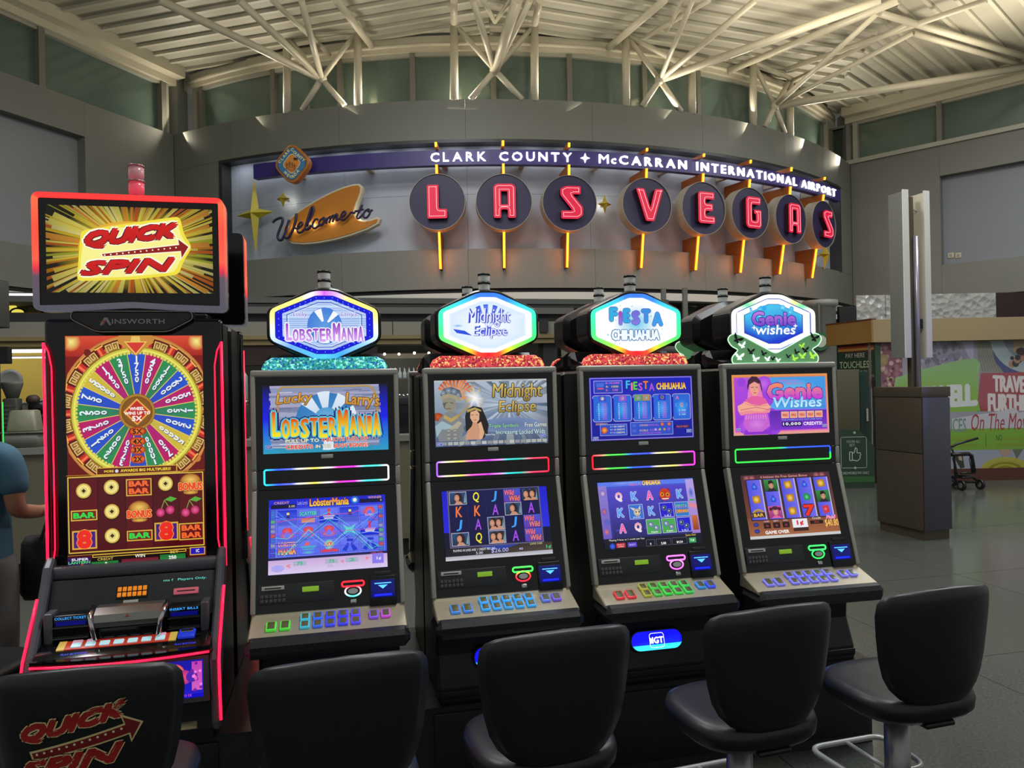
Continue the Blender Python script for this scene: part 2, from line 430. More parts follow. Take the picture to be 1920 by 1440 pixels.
def panels(p0, p1, z0, z1, oo, oi, m, zs=()):
    cuts = [p0] + [s for s in seams if p0 + 0.02 < s < p1 - 0.02] + [p1]
    zc = [z0] + [z for z in zs if z0 < z < z1] + [z1]
    for a, b in zip(cuts, cuts[1:]):
        for za, zb in zip(zc, zc[1:]):
            cbox(MB(), a + 0.0002, b - 0.0002, za + 0.002, zb - 0.002, oo, oi, 7).build('wall_panel', m, wc)
panels(PHL, PHR, z_pt, ZT, 0.0, -0.32, M_FASC)
panels(PHL, PHR, ZB, z_pb, 0.0, -0.32, M_FASC)
panels(PHL, pl, z_pb, z_pt, 0.0, -0.32, M_FASC)
panels(pr_, PHR, z_pb, z_pt, 0.0, -0.32, M_FASC)
zmid = on_cyl(1180, 370, -0.2)[1]
panels(pl, pr_, z_pb, z_pt, -0.2, -0.30, M_BACK, (zmid,))
mb = MB(); cbox(mb, pl, pr_, z_pt - 0.05, z_pt + 0.002, 0.03, -0.2, 40); cbox(mb, pl - 0.003, pl + 0.003, z_pb, z_pt, 0.03, -0.2, 1); cbox(mb, pr_ - 0.003, pr_ + 0.003, z_pb, z_pt, 0.03, -0.2, 1)
struct(mb.build('trim_1', mat('frame_dark', '2a2b2c', 0.4)))
struct(cbox(MB(), PHL, PHR, ZB - 0.07, ZB, -0.06, -0.3, 60).build('trim_2', M_BLK))
struct(cbox(MB(), PHL, PHR, ZB - 0.20, ZB - 0.07, 0.0, -0.25, 60).build('trim_3', M_TRIM))
sof = struct(cbox(MB(), PHL, PHR, ZB - 0.17, ZB - 0.10, -0.2, -3.6, 60).build('trim_4', M_SOFF))
for u, v in ((845, 562), (1300, 563), (845 + 225, 560)):   # downlights set in the soffit
    ph, _ = on_cyl(u, v, -0.9); p = cyl(ph, ZB - 0.17, -1.0)
    t = thing('downlight', 'small round downlight glowing in the grey soffit %s' % ('left of the second lit sign' if u < 900 else 'right of the third lit sign' if u > 1200 else 'between the second and third lit signs'), 'light', tuple(p))
    MB().lathe([(0.13, 0.0), (0.13, -0.02), (0.10, -0.025)], 20).build('rim', M_TRIM, t)
    MB().lathe([(0.095, 0.0), (0.095, -0.028)], 20).build('lens', mat('lens', 'fff4d8', 0.4, emit=4.0), t)

# side walls
for k_, (cx_, cy_) in enumerate(((-6.19, 13.86), (7.67, 16.70))):
    s_ = -1 if k_ == 0 else 1
    struct(MB().box(cx_ - .20 + s_ * .14, cx_ + .20 + s_ * .14, cy_ + .06, cy_ + .50, ZB - .1, 7.66).build('trim_%d' % (20 + k_), M_WALL))
LW = Fr((-6.19, 13.86), 66.9); RW = Fr((7.67, 16.70), -43.7)
def flatwall(name, F, x0, x1, hole, seamsx, back_m):
    wl = struct(MB(F.M).box(x0, x1, 0.35, 0.45, ZB, ZT).build(name, M_WALL)); WM[wl.name] = Matrix()
    hx0, hx1, hz0, hz1 = hole; cuts = sorted([x0, x1, hx0, hx1] + [s for s in seamsx if x0 < s < x1 and not hx0 - .01 < s < hx1 + .01])
    g = 0.0015
    for a, b in zip(cuts, cuts[1:]):
        if hx0 - 1e-3 <= a and b <= hx1 + 1e-3:
            MB(F.M).box(a + g, b - g, 0, 0.34, ZB, hz0).build('wall_panel', M_WALL, wl); MB(F.M).box(a + g, b - g, 0, 0.34, hz1, ZT).build('wall_panel', M_WALL, wl)
        else: MB(F.M).box(a + g, b - g, 0, 0.34, ZB, ZT).build('wall_panel', M_WALL, wl)
    MB(F.M).box(hx0, hx1, 0.18, 0.3, hz0, hz1).build('wall_panel', back_m, wl)
    return wl
ax, _ = LW.px(161, 350); _, az1 = LW.px(161, 257); _, az0 = LW.px(60, 461)
flatwall('wall_left', LW, -8.5, 0, (-8.4, ax, az0, az1), (), mat('recess_left', '86888c', 0.5))
bx, bz1 = RW.px(1762, 330); _, bz0 = RW.px(1766, 497)
flatwall('wall_right', RW, 0, 6.5, (bx, 6.2, bz0, bz1), (), mat('recess_right', '7c8186', 0.5))
for F, x0, x1, nm in ((LW, -8.5, 0, 5), (RW, 0, 6.5, 6)):
    struct(MB(F.M).box(x0, x1, 0.03, 0.3, ZB - 0.07, ZB).build('trim_%d' % nm, M_BLK))
    struct(MB(F.M).box(x0, x1, 0.0, 0.3, ZB - 0.20, ZB - 0.07).build('trim_%d' % (nm + 2), M_TRIM))
    struct(MB(F.M).box(x0, x1, 0.2, 2.6, ZB - 0.17, ZB - 0.1).build('trim_%d' % (nm + 4), M_SOFF))
t = None
for u, lab in ((1783, 'small white cover plate on the right wall recess, the left of two'), (1797, 'small white cover plate on the right wall recess, the right of two')):
    x, z = RW.px(u, 479, 0.18)
    t = thing('cover_plate', lab, 'outlet', tuple(RW.M @ Vector((x, 0.17, z))), math.radians(-43.7))
    MB().box(-.055, .055, -0.008, 0.01, -.055, .055, 0.006).build('plate', mat('plate_white', 'b8b4a0', 0.4), t)
    MB().box(-.022, .022, -0.012, -0.006, -.03, .03).build('insert', mat('plate_insert', '8e8b7c', 0.4), t)
# window sill strip on the right wall
x0, _ = RW.px(1587, 291); struct(MB(RW.M).box(x0, 6.5, -0.06, 0.1, ZT - 0.0, ZT + 0.09).build('trim_11', M_MULL))

# clerestory windows
WT = 7.38; wn = 0
def win_flat(F, x0, x1):
    global wn; wn += 1; n = 'window_%d' % wn
    o = struct(MB(F.M).box(x0, x1, 0.14, 0.16, ZT, WT).build(n, M_GLASS)); WM[n] = Matrix()
    mb = MB(F.M)
    for a in (x0, x1): mb.box(a - 0.05, a + 0.05, 0.02, 0.2, ZT, WT)
    mb.box(x0 + 0.05, x1 - 0.05, 0.05, 0.18, WT - 0.05, WT); mb.build('window_frame', M_MULL, o)
def win_cyl(p0, p1):
    global wn; wn += 1; n = 'window_%d' % wn
    o = struct(cbox(MB(), p0, p1, ZT - .02, WT + .04, -0.46, -0.48, 6).build(n, M_GLASS)); WM[n] = Matrix()
    mb = MB(); g = 0.0045
    for a in (p0, p1): cbox(mb, a - g, a + g, ZT - .02, WT + .04, -0.38, -0.5, 1)
    cbox(mb, p0 + g, p1 - g, WT - 0.02, WT + 0.04, -0.4, -0.49, 6); mb.build('window_frame', M_MULL, o)
xs = [-8.4] + [LW.px(u, 130)[0] for u in (81, 308)] + [-0.12]
for a, b in zip(xs, xs[1:]): win_flat(LW, a, b)
xs = [0.1] + [RW.px(u, v)[0] for u, v in ((1554, 250), (1760, 225))] + [4.6, 6.4]
for a, b in zip(xs, xs[1:]): win_flat(RW, a, b)
us = (340, 381, 515, 640, 775, 925, 1066, 1205, 1305, 1405, 1478, 1540)
ph = [on_cyl(u, 150, -0.46)[0] for u in us]; ph[0] = PHL + .01; ph[-1] = PHR - .03
for a, b in zip(ph, ph[1:]): win_cyl(a, b)
# header beam and eaves above the windows
struct(cbox(MB(), PHL - .02, PHR + .02, WT + 0.04, 7.675, -0.34, -0.6, 60).build('trim_12', M_CREAM))
mb = MB(); tb = [tuple(cyl(PHL + (PHR - PHL) * k / 40, 7.52, -0.32)) for k in range(41)]; mb.tube(tb, 0.035, 8); struct(mb.build('trim_13', M_CREAM))
for F, x0, x1, k in ((LW, -8.5, 0.1, 14), (RW, -0.1, 6.5, 15)):
    struct(MB(F.M).box(x0, x1, -0.02, 0.3, WT, 7.52).build('trim_%d' % k, M_CREAM))
    struct(MB(F.M).box(x0, x1, -0.22, 0.3, 7.50, 7.70).build('trim_%d' % (k + 2), M_CREAM))

# roof deck in three facets of long metal planks
def clip(poly, p, n):                            # keep the side where (q-p).n >= 0
    out = []
    for i in range(len(poly)):
        a, b = poly[i - 1], poly[i]; da = (a[0] - p[0]) * n[0] + (a[1] - p[1]) * n[1]; db = (b[0] - p[0]) * n[0] + (b[1] - p[1]) * n[1]
        if da * db < 0: k = da / (da - db); out.append((a[0] + (b[0] - a[0]) * k, a[1] + (b[1] - a[1]) * k))
        if db >= 0: out.append(b)
    return out
ZC = 7.68; M_RIB = mat('roof_rib', 'b8b4a4', 0.5)
cl = struct(MB().box(-13, 15, 0, 23, ZC + 0.07, ZC + 0.2).build('ceiling', M_DECK)); WM['ceiling'] = Matrix()
def P2(u, v, z=ZC): q = at_h(u, v, z); return (q.x, q.y)
c0 = P2(930, 85); c1 = P2(1500, 200)
def facet(poly, ang):
    a = math.radians(ang); d = (math.cos(a), math.sin(a)); n = (-d[1], d[0]); st = 0.345
    ks = [p[0] * n[0] + p[1] * n[1] for p in poly]; k0, k1 = min(ks), max(ks); k = math.floor(k0 / st)
    while k * st < k1:
        q = clip(poly, (n[0] * (k * st + 0.03), n[1] * (k * st + 0.03)), n); 
        if len(q) > 2: q = clip(q, (n[0] * ((k + 1) * st - 0.05), n[1] * ((k + 1) * st - 0.05)), (-n[0], -n[1]))
        if len(q) > 2:
            mb = MB(); mb.loft([[(x, y, ZC) for x, y in q], [(x, y, ZC + 0.075) for x, y in q]], smooth=False)
            for i_, (x, y, z) in enumerate(mb.v): mb.v[i_] = (x, y, z + .022 if z < ZC + .01 else z)
            mb.build('deck_panel', M_DECK, cl)
        q = clip(poly, (n[0] * ((k + 1) * st - .045), n[1] * ((k + 1) * st - .045)), n)
        if len(q) > 2: q = clip(q, (n[0] * ((k + 1) * st + .012), n[1] * ((k + 1) * st + .012)), (-n[0], -n[1]))
        if len(q) > 2:
            mb = MB(); mb.loft([[(x, y, ZC - .03) for x, y in q], [(x, y, ZC + 0.075) for x, y in q]], smooth=False); mb.build('deck_rib', M_RIB, cl)
        k += 1
inner = [tuple(cyl(PHL + (PHR - PHL) * k / 20, 0, -0.3).xy) for k in range(21)]
im = min(range(21), key=lambda i: abs(inner[i][0] - c0[0])); ir = min(range(21), key=lambda i: (inner[i][0] - c1[0]) ** 2 + (inner[i][1] - c1[1]) ** 2)
facet([(-9.6, 4), (-0.2, 4)] + [inner[im]] + inner[:im][::-1], -16)
r0 = P2(1690, 0); 
dv = (r0[0] - inner[ir][0], r0[1] - inner[ir][1]); kk = (4 - r0[1]) / dv[1]; r1 = (r0[0] + dv[0] * kk, 4)
facet([(-0.2, 4), r1, inner[ir]] + inner[im:ir][::-1], 20)
e = RW.M @ Vector((6.6, 0, 0)); facet([r1, (e.x + 1, 4), (e.x, e.y), (7.67, 16.7)] + inner[ir:][::-1], 43)

# ------------------------------------------------------------------ trusses
def trussname(o): WM[o.name] = WM[o.name]
zn = {}
def cy(u, v, off=0.05): p, z = on_cyl(u, v, off); return cyl(p, z, off)
TR = [
 ('white tubular roof truss at the left, above the seal', (603, 148), (535, 66, 192), (669, 54, 187), ((566, 195), (646, 188)),
  [((299, 0), .062), ((448, 0), .055), ((565, 0), .05)], [((510, 0), (620, 104), .04), ((630, 0), (697, 86), .06)]),
 ('white tubular roof truss above the lettered red signs, nearest the middle', (928, 132), (851, 42, 180), (1003, 44, 183), ((882, 180), (979, 180)),
  [((887, 0), .05), ((970, 0), .085), ((994, 0), .05)], [((905, 0), (928, 41), .035), ((958, 0), (928, 41), .035), ((1012, 0), (1003, 44), .055), ((851, 0), (851, 42), .055)]),
 ('white tubular roof truss right of the middle, third from the left', (1237, 150), (1176, 62, 190), (1301, 130, 209), ((1203, 191), (1277, 199)),
  [((1299, 0), .04), ((1417, 0), .05), ((1651, 0), .065)], [((1246, 0), (1141, 90), .06), ((1281, 0), (1250, 58), .035), ((1330, 0), (1210, 70), .04)]),
 ('white tubular roof truss at the right end of the curved wall', (1453, 199), (1416, 115, 225), (1486, 146, 246), ((1433, 231), (1471, 238)),
  [((1645, 25), .045), ((1711, 62), .042), ((1960, 120), .07)], [((1366, 133), (1686, 0), .06), ((1650, 25), (1960, 118), .055), ((1711, 62), (1960, 135), .05), ((1475, 130), (1850, 0), .045), ((1470, 160), (1700, 45), .04)]),
]
for lab, node, ca, cb, legs, far, extra in TR:
    N = cy(*node); t = thing('roof_truss', lab, 'truss', (N.x, N.y, ZT), group='white roof trusses over the curved wall')
    def pipe(a, b, r): 
        mb = MB(); mb.cyl(a, b, r, n=14); mb.build('pipe', M_CREAM, t, world=True)
    MB().ball(tuple(N), 0.09, 12).build('node', M_CREAM, t, world=True)
    for c in (ca, cb):
        p, zt = on_cyl(c[0], c[1], 0.0); top = cyl(p, zt, -0.05); q = cyl(on_cyl(c[0], c[2], 0)[0], ZT - 0.02, -0.05)
        mb = MB(); mb.cyl(q, top, 0.068, n=18); mb.build('post', M_CREAM, t, world=True)
        pipe(N, top, 0.042)
    pipe(cy(ca[0], ca[1] + 3, 0), cy(cb[0], cb[1] + 3, 0), 0.045)
    for l in legs: q = cy(l[0], l[1], -0.02); q.z = ZT; pipe(N, q, 0.05)
    for (u, v), r in far: pipe(N, at_h(u, v, 7.45), r)
    for a, b, r in extra:
        A = at_h(a[0], a[1], 7.5); B = at_h(b[0], b[1], 7.5) if b[1] < 200 else cy(*b); pipe(A, B, r)
# ================================================================== THE SIGN ON THE CURVED WALL
M_PURP = mat('purple_band', '332a72', 0.4)
M_DISC = mat('disc_navy', '272046', 0.5, var=0.08, scale=20)
M_RIM = mat('disc_rim', 'a39c8a', 0.5)
M_RED = mat('letter_red', '5a0618', 0.5, emit=0.85, ecol='e20840')
M_REDS = mat('letter_side', '3c0714', 0.5)
M_NEONP = mat('neon_pink', 'ffd0d0', 0.3, emit=0.9, ecol='ffb0b8')
M_NEONO = mat('neon_orange', 'ff8a1c', 0.3, emit=3.2, ecol='ff9a22')
M_ORG = mat('fin_orange', '9a5212', 0.55)
M_WHITE = mat('letter_white', 'ffffff', 0.4, emit=1.6)
M_YEL = mat('star_yellow', 'b8a92c', 0.4)

band = thing('sign_band', 'long purple band with white airport lettering curving along the grey wall', 'sign', tuple(cyl(0.1, on_cyl(900, 300, .3)[1], .3)))
b0, b1 = on_cyl(475, 318, .32)[0], on_cyl(1576, 358, .32)[0]; bz1 = on_cyl(944, 280, .32)[1]; bz0 = on_cyl(944, 308, .32)[1]
cbox(MB(), b0, b1, bz0, bz1, .32, .20, 50).build('band', M_PURP, band, world=True)
for k in range(9):
    p = b0 + (b1 - b0) * (k + .5) / 9; cbox(MB(), p - .004, p + .004, bz0 + .06, bz1 - .06, .2, -.19, 1).build('bracket', M_RIM, band, world=True)
words = [('CLARK', 807, 911), ('COUNTY', 936, 1072), ('\u2726', 1088, 1106), ('M', 1123, 1141), ('c', 1146, 1155), ('CARRAN', 1161, 1287), ('INTERNATIONAL', 1306, 1493), ('AIRPORT', 1503, 1566)]
zc = (bz0 + bz1) / 2; LH = (bz1 - bz0) * 0.60
def bent_letter(geo, ph0, z0, off, par, m, depth=0.03):
    vs, fs = geo; mb = MB(); n = len(vs); R = RR + off
    V = [tuple(cyl(ph0 + x / R, z0 + y, off + depth)) for x, y in vs] + [tuple(cyl(ph0 + x / R, z0 + y, off)) for x, y in vs]
    ed = {}
    for f in fs:
        for a, b in zip(f, f[1:] + f[:1]): ed[(a, b)] = 1
    F = [tuple(f) for f in fs] + [tuple(i + n for i in reversed(f)) for f in fs] + [(a, b, b + n, a + n) for a, b in ed if (b, a) not in ed]
    mb.add(V, F); return mb.build('letter', m, par, world=True)
for wd, u0, u1 in words:
    vv = 292 + max(0, (u0 + u1) / 2 - 944) ** 2 * 0.00013
    p0, p1 = on_cyl(u0, vv, .34)[0], on_cyl(u1, vv, .34)[0]; span = (p1 - p0) * (RR + .34)
    if wd == '\u2726':
        h = LH * .55; pts = []
        for k in range(8): r = h if k % 2 == 0 else h * .36; pts.append((span / 2 + r * math.sin(PI * k / 4), r * math.cos(PI * k / 4)))
        bent_letter((pts, [tuple(range(8))]), p0, zc, .325, band, M_WHITE); continue
    adv = []; x = 0
    for ch in wd:
        bd_ = 0.0 if ch == 'M' else .012; g = text_geo(ch, bd_); wch = max(v[0] for v in g[0]) - min(v[0] for v in g[0]); adv.append((x, wch)); x += wch + 0.27
    tot = x - 0.27; k = span / tot
    for ch, (xx, wch) in zip(wd, adv):
        hh = LH * (0.62 if ch == 'c' else 1)
        g = text_fit(ch, (xx * k, -LH / 2, (xx + wch) * k, -LH / 2 + hh), 0.0 if ch == 'M' else .012); bent_letter(g, p0, zc, .325, band, M_WHITE)

# the eight neon discs
LET = {
 'L': ([(-.37, .62), (.08, .62), (.08, -.32), (.40, -.32), (.40, -.68), (-.37, -.68)], None),
 'A': ([(-.42, .55), (-.30, .66), (.32, .66), (.44, .55), (.44, -.66), (.13, -.66), (.13, -.33), (-.13, -.33), (-.13, -.66), (-.42, -.66)], [(-.12, .36), (.12, .36), (.12, -.14), (-.12, -.14)]),
 'S': ([(.40, .62), (-.20, .62), (-.42, .50), (-.42, .26), (.06, -.34), (-.40, -.34), (-.40, -.66), (.28, -.66), (.48, -.52), (.48, -.20), (.06, .30), (.40, .30)], None),
 'V': ([(-.58, .62), (-.22, .62), (.04, -.16), (.26, .62), (.62, .62), (.20, -.68), (-.16, -.68)], None),
 'E': ([(-.42, .56), (-.34, .64), (.38, .64), (.38, .34), (-.06, .34), (-.06, .16), (.30, .16), (.30, -.14), (-.06, -.14), (-.06, -.36), (.40, -.36), (.40, -.66), (-.34, -.66), (-.42, -.58)], None),
 'G': ([(-.44, .54), (-.32, .66), (.40, .66), (.40, .34), (-.10, .34), (-.10, -.36), (.14, -.36), (.14, -.06), (.02, -.06), (.02, .12), (.44, .12), (.44, -.56), (.34, -.68), (-.32, -.68), (-.44, -.56)], None),
}
discs = [('L', 820, 379, (819, 270), (825, 505)), ('A', 945, 379, (944, 267), (946, 503)), ('S', 1068, 381, (1065, 271), (1064, 502)), ('V', 1213, 385, (1212, 281), (1206, 503)),
         ('E', 1319, 391, (1314, 291), (1306, 507)), ('G', 1406, 400, (1404, 303), (1392, 512)), ('A', 1482, 411, (1477, 316), (1467, 515)), ('S', 1544, 421, (1538, 334), (1525, 522))]
oth = ['far left', 'second from the left', 'third from the left', 'just right of the gold star', 'fifth from the left', 'sixth from the left', 'seventh from the left', 'far right, nearly edge on']
RD = 53.0 / FPX * 12.0
for i, (ch, u, v, tp, bt) in enumerate(discs):
    ph, z = on_cyl(u, v, .40); F = cframe(ph, z, .40)
    t = thing('neon_letter_disc', 'purple disc with glowing red letter %s on orange pole, %s' % (ch, oth[i]), 'sign', tuple(F.translation), ph, 'lettered neon discs on the curved wall')
    T = Matrix()                                 # local: x right, y into the wall
    c = lambda r, n=40: [(r * math.cos(2 * PI * k / n), r * math.sin(2 * PI * k / n)) for k in range(n)]
    mb = MB(); mb.prism(c(RD * .985), 0.0, 0.06); mb.build('disc_face', M_DISC, t)
    mb = MB(); ringmesh(mb, c(RD), c(RD * .985), -0.02, 0.2); mb.prism(c(RD * .98), 0.07, 0.2); mb.build('disc_rim', M_RIM, t)
    out, hole = LET[ch]; sc = RD * .93; P = [(x * sc * .98, zz * sc * .98) for x, zz in out]; P = roundpoly(P, 0.025, 2)
    if hole:
        H = [(x * sc, zz * sc) for x, zz in hole]
        # letter with a counter: bridge the hole into the outline
        a = min(range(len(P)), key=lambda k: (P[k][0] - H[0][0]) ** 2 + (P[k][1] - H[0][1]) ** 2 if P[k][1] > H[0][1] else 9)
        Hc = H[0:1] + H[:0:-1]; 
        A_ = sum(P[k][0] * P[(k + 1) % len(P)][1] - P[(k + 1) % len(P)][0] * P[k][1] for k in range(len(P))); B_ = sum(Hc[k][0] * Hc[(k + 1) % 4][1] - Hc[(k + 1) % 4][0] * Hc[k][1] for k in range(4))
        if A_ * B_ > 0: Hc = Hc[0:1] + Hc[:0:-1]
        full = P[:a + 1] + Hc + [Hc[0]] + P[a:]
    else: full = P
    mb = MB(); mb.prism(full, -0.09, 0.0); mb.build('letter_side', M_REDS, t)
    mb = MB(); mb.prism(full, -0.095, -0.085); mb.build('letter', M_RED, t, )
    q = inset(P, 0.035); mb = MB(); mb.tube([(x, -0.105, zz) for x, zz in dense(q, .05)], 0.0036, 6, closed=True)
    if hole: mb.tube([(x, -0.105, zz) for x, zz in dense(inset(H, -0.03), .05)], 0.0036, 6, closed=True)
    mb.build('neon_tube', M_NEONP, t)
    # pole: fin with a neon tube along its front edge
    Z1 = on_cyl(tp[0], tp[1], .36)[1]; Z0 = on_cyl(bt[0], bt[1], .12)[1]; dph = 0
    def loc(zz, off): return (0, .40 - off, zz - z)
    zs = [(Z1, .42), (z + RD + .02, .36), (z - RD - .02, .22), (Z0, .12)]
    def fin(q1, q2, bk):
        w_ = 0.022; r_ = [[(x, .40 - o, zz - z) for x, o, zz in ((-w_, oo_, yy), (w_, oo_, yy), (w_, bk, yy), (-w_, bk, yy))] for yy, oo_ in (q1, q2)]
        f_ = MB(); f_.loft(r_, smooth=False); f_.build('fin', M_ORG, t)
    def tubep(q1, q2):
        f_ = MB(); f_.tube([loc(q1[0], q1[1] + .03), loc((q1[0] + q2[0]) / 2, (q1[1] + q2[1]) / 2 + .03), loc(q2[0], q2[1] + .03)], .019, 8); f_.build('neon_pole', M_NEONO, t)
    if Z1 > bz1 + .03: fin((Z1, .42), (bz1 + .012, .41), -.19); tubep((Z1, .42), (bz1 + .02, .41))
    fin((bz0 - .012, .39), (z + RD * .9, .37), -.19); tubep((bz0 - .02, .39), (z + RD, .37))
    zl = z_pb; za, oa, zb, ob = z - RD * .97, .22, Z0, .12; om = oa + (ob - oa) * (za - zl) / (za - zb)
    if za > zl: fin((za, oa), (zl + .002, om), -.19); fin((zl - .002, om), (zb, ob), .002)
    else: fin((za, oa), (zb, ob), .002)
    tubep((za, oa), (zb, ob))
    # the tubes light the wall behind them
    for zz, e_, colr in ((Z0 + .15, 2.2, (1, .2, .05)), ((z - RD + Z0) / 2, 1.5, (1, .3, .08))):
        p = cyl(ph, zz, .17 if zz < z_pb else .05); p += Vector((math.cos(ph), math.sin(ph), 0)) * 0.0 + nrm(ph) * .12
        light('POINT', 'neon_glow', tuple(p), e_, colr, 0.03)

# stars
def star(u, v, hu, hv, off, lab, lit=False):
    ph, z = on_cyl(u, v, off); k = (12.6) / FPX; t = thing('four_point_star', lab, 'sign', tuple(cyl(ph, z, off)), ph, 'gold stars on the curved wall')
    up, dn, lf, rt = hv[0] * k, hv[1] * k, hu[0] * k, hu[1] * k; cc = .16 * min(up, rt) + .02
    pts = [(0, up), (cc, cc), (rt, 0), (cc, -cc), (0, -dn), (-cc, -cc), (-lf, 0), (-cc, cc)]
    vs = [(0, -.12, 0)] + [(x, 0, zz) for x, zz in pts]; fs = [(0, 1 + i, 1 + (i + 1) % 8) for i in range(8)] + [tuple(range(8, 0, -1))]
    MB().add(vs, fs).build('star_body', M_YEL, t)
    MB().box(-.02, .02, 0, .16, -.02, .02).build('bracket', M_RIM, t)
    if lit: light('POINT', 'star_glow', tuple(cyl(ph, z, off - .09)), 2.5, (1, .97, .8), 0.04)
star(478, 401, (44, 44), (70, 80), .02, 'large yellow four-pointed star at the left end of the sign')
star(531, 373, (15, 15), (13, 16), .02, 'small yellow star beside the orange fin shape', True)
star(1134, 383, (15, 14), (19, 18), -.02, 'small gold star between the S and V discs', True)
star(1545, 478, (26, 22), (30, 34), .04, 'gold star half hidden behind the last disc', True)

# county seal
ph, z = on_cyl(547, 307, .56); t = thing('county_seal', 'orange rounded-diamond county seal with blue lettered ring on purple band', 'sign', tuple(cyl(ph, z, .56)), ph)
k = 11.8 / FPX; R0 = 44 * k
def dia(r, rnd, n=6): return roundpoly([(0, r), (r * .97, 0), (0, -r), (-r * .97, 0)], rnd, n)
MB().prism(dia(R0, .17), 0.0, .12, bev=.01).build('seal_body', mat('seal_orange', 'a8682c', 0.5), t)
MB().box(-.12, .12, .12, .236, -.12, .12).build('bracket', M_PURP, t)
A = Art(100, 100)
def dp(r, rnd): return [(50 + x, 50 - y) for x, y in dia(r, rnd)]
A.poly(dp(50, 22), '1c1c30'); A.poly(dp(48.6, 22), '3f78a8'); A.poly(dp(29, 11), 'ecdfae'); A.poly(dp(27, 10), 'd98a3c')
for chs, side, a0 in (('CLARK', -1, 0), ('COUNTY', 1, 0), ('NEVADA', 0, 0)):
    for j, ch in enumerate(chs):
        if side == -1: x, y, an = 16 + j * 6.6, 42 - j * 6.6, -45; 
        elif side == 1: x, y, an = 53 + j * 6.2, 17 + j * 5.4 - (3 if j == 0 else 0), 30 + j * 3
        else: x, y, an = 33 + j * 6.9, (72, 79, 83, 83, 78, 71)[j], (35, 25, 8, -8, -25, -35)[j]
        A.glyph(ch, x, y, 8.2, an, 'e8e49a', 0.05)
for j, (x, y, s_) in enumerate(((37, 48, 1), (45, 46, 1.1), (53, 49, 1), (60, 53, .85))):
    A.circ(x, y, 2.1 * s_, '3a1c10'); A.circ(x, y, 1.3 * s_, 'd98a3c'); A.line([(x, y + 2), (x, y + 9)], .9, '3a1c10'); A.line([(x, y + 9), (x - 3, y + 14)], .9, '3a1c10'); A.line([(x, y + 9), (x + 3, y + 14)], .9, '3a1c10'); A.line([(x - 4, y + 5), (x, y + 3.5), (x + 4, y + 5)], .9, '3a1c10')
A.line([(36, 63), (44, 65), (54, 69), (61, 67)], .9, '3a1c10')
A.poly([(58, 37), (61, 36), (68, 38), (70, 42), (68, 42), (66, 41), (62, 41), (61, 44), (60, 41), (57, 40)], '3a1c10')
A.build('seal_face', Matrix.Translation((-R0 * .86, -.001, R0 * .86)), R0 * 1.72, R0 * 1.72, vmat('print', 0, .5), t, dz=5e-4)

# Welcome to: orange fin shape and purple script
def wpx(x, y): return 490 + x / 6.543, 260 + y / 6.543
ph, z = on_cyl(615, 400, .12); PW = cyl(ph, z, .12); tw = thing('welcome_sign', 'orange fin-shaped sign with dark script reading Welcome to', 'sign', tuple(PW), ph)
MW = WM[tw.name]; MWi = MW.inverted()
def wl(x, y, off): 
    p = MW @ Vector((0, -off, 0)); q = MWi @ at_plane(*wpx(x, y), p, nrm(ph)); return q.x, q.z
fin = [(1455, 985), (1435, 1045), (1300, 1118), (1100, 1190), (900, 1245), (700, 1283), (520, 1300), (380, 1290), (290, 1240), (258, 1165), (270, 1080), (340, 985), (420, 910), (550, 820), (700, 732), (850, 655), (1000, 592), (1120, 557), (1200, 552), (1238, 590), (1230, 660), (1200, 740), (1168, 820), (1150, 880), (1160, 940), (1200, 985), (1270, 1003), (1350, 985), (1420, 960)]
W1 = [wl(x, y, .0) for x, y in fin]
MB().prism(W1, -.0, .10, bev=.01).build('fin_edge', mat('fin_cream', 'c9c3a8', .5), tw)
MB().prism(inset(inset(W1, .016), .016), -.012, .02).build('fin_face', mat('fin_amber', 'b87420', .45), tw)
ST = [
 [(140, 1030), (165, 1003), (195, 985), (235, 972), (262, 980), (262, 1020), (240, 1080), (212, 1150), (200, 1205), (215, 1240), (245, 1245), (275, 1205), (305, 1130), (330, 1050), (345, 995)],
 [(345, 995), (318, 1075), (298, 1150), (296, 1200), (315, 1222), (345, 1200), (375, 1145), (400, 1085), (422, 1010), (430, 960), (428, 920)],
 [(400, 1085), (440, 1110), (475, 1085), (505, 1050), (500, 1028), (475, 1035), (448, 1075), (440, 1120), (455, 1152), (490, 1150), (525, 1115), (560, 1070)],
 [(560, 1070), (600, 985), (635, 900), (640, 850), (628, 838), (610, 870), (585, 950), (560, 1030), (545, 1085), (552, 1112), (580, 1105), (620, 1055)],
 [(695, 1000), (680, 985), (655, 1000), (632, 1040), (628, 1080), (650, 1100), (690, 1078), (725, 1040)],
 [(760, 975), (730, 995), (708, 1030), (712, 1062), (738, 1062), (768, 1030), (782, 990), (770, 970), (752, 980), (770, 1000), (805, 985)],
 [(805, 985), (815, 975), (795, 1045)], [(800, 1020), (830, 970), (850, 955), (852, 975), (832, 1035)], [(838, 1010), (870, 950), (892, 940), (892, 965), (872, 1025)], [(880, 995), (912, 935), (932, 928), (930, 950), (918, 990), (930, 1005), (965, 975)],
 [(965, 975), (1005, 955), (1035, 915), (1028, 895), (1000, 905), (978, 950), (980, 990), (1010, 1000), (1050, 970), (1085, 925), (1105, 905), (1130, 912), (1155, 905)],
 [(1240, 810), (1215, 870), (1185, 930), (1172, 965), (1190, 980), (1222, 955), (1250, 920)], [(1150, 890), (1200, 885), (1255, 865)],
 [(1300, 870), (1270, 895), (1252, 935), (1262, 968), (1292, 968), (1322, 935), (1335, 895), (1320, 868), (1300, 872), (1315, 895), (1345, 890), (1365, 870)]]
scr = MB()
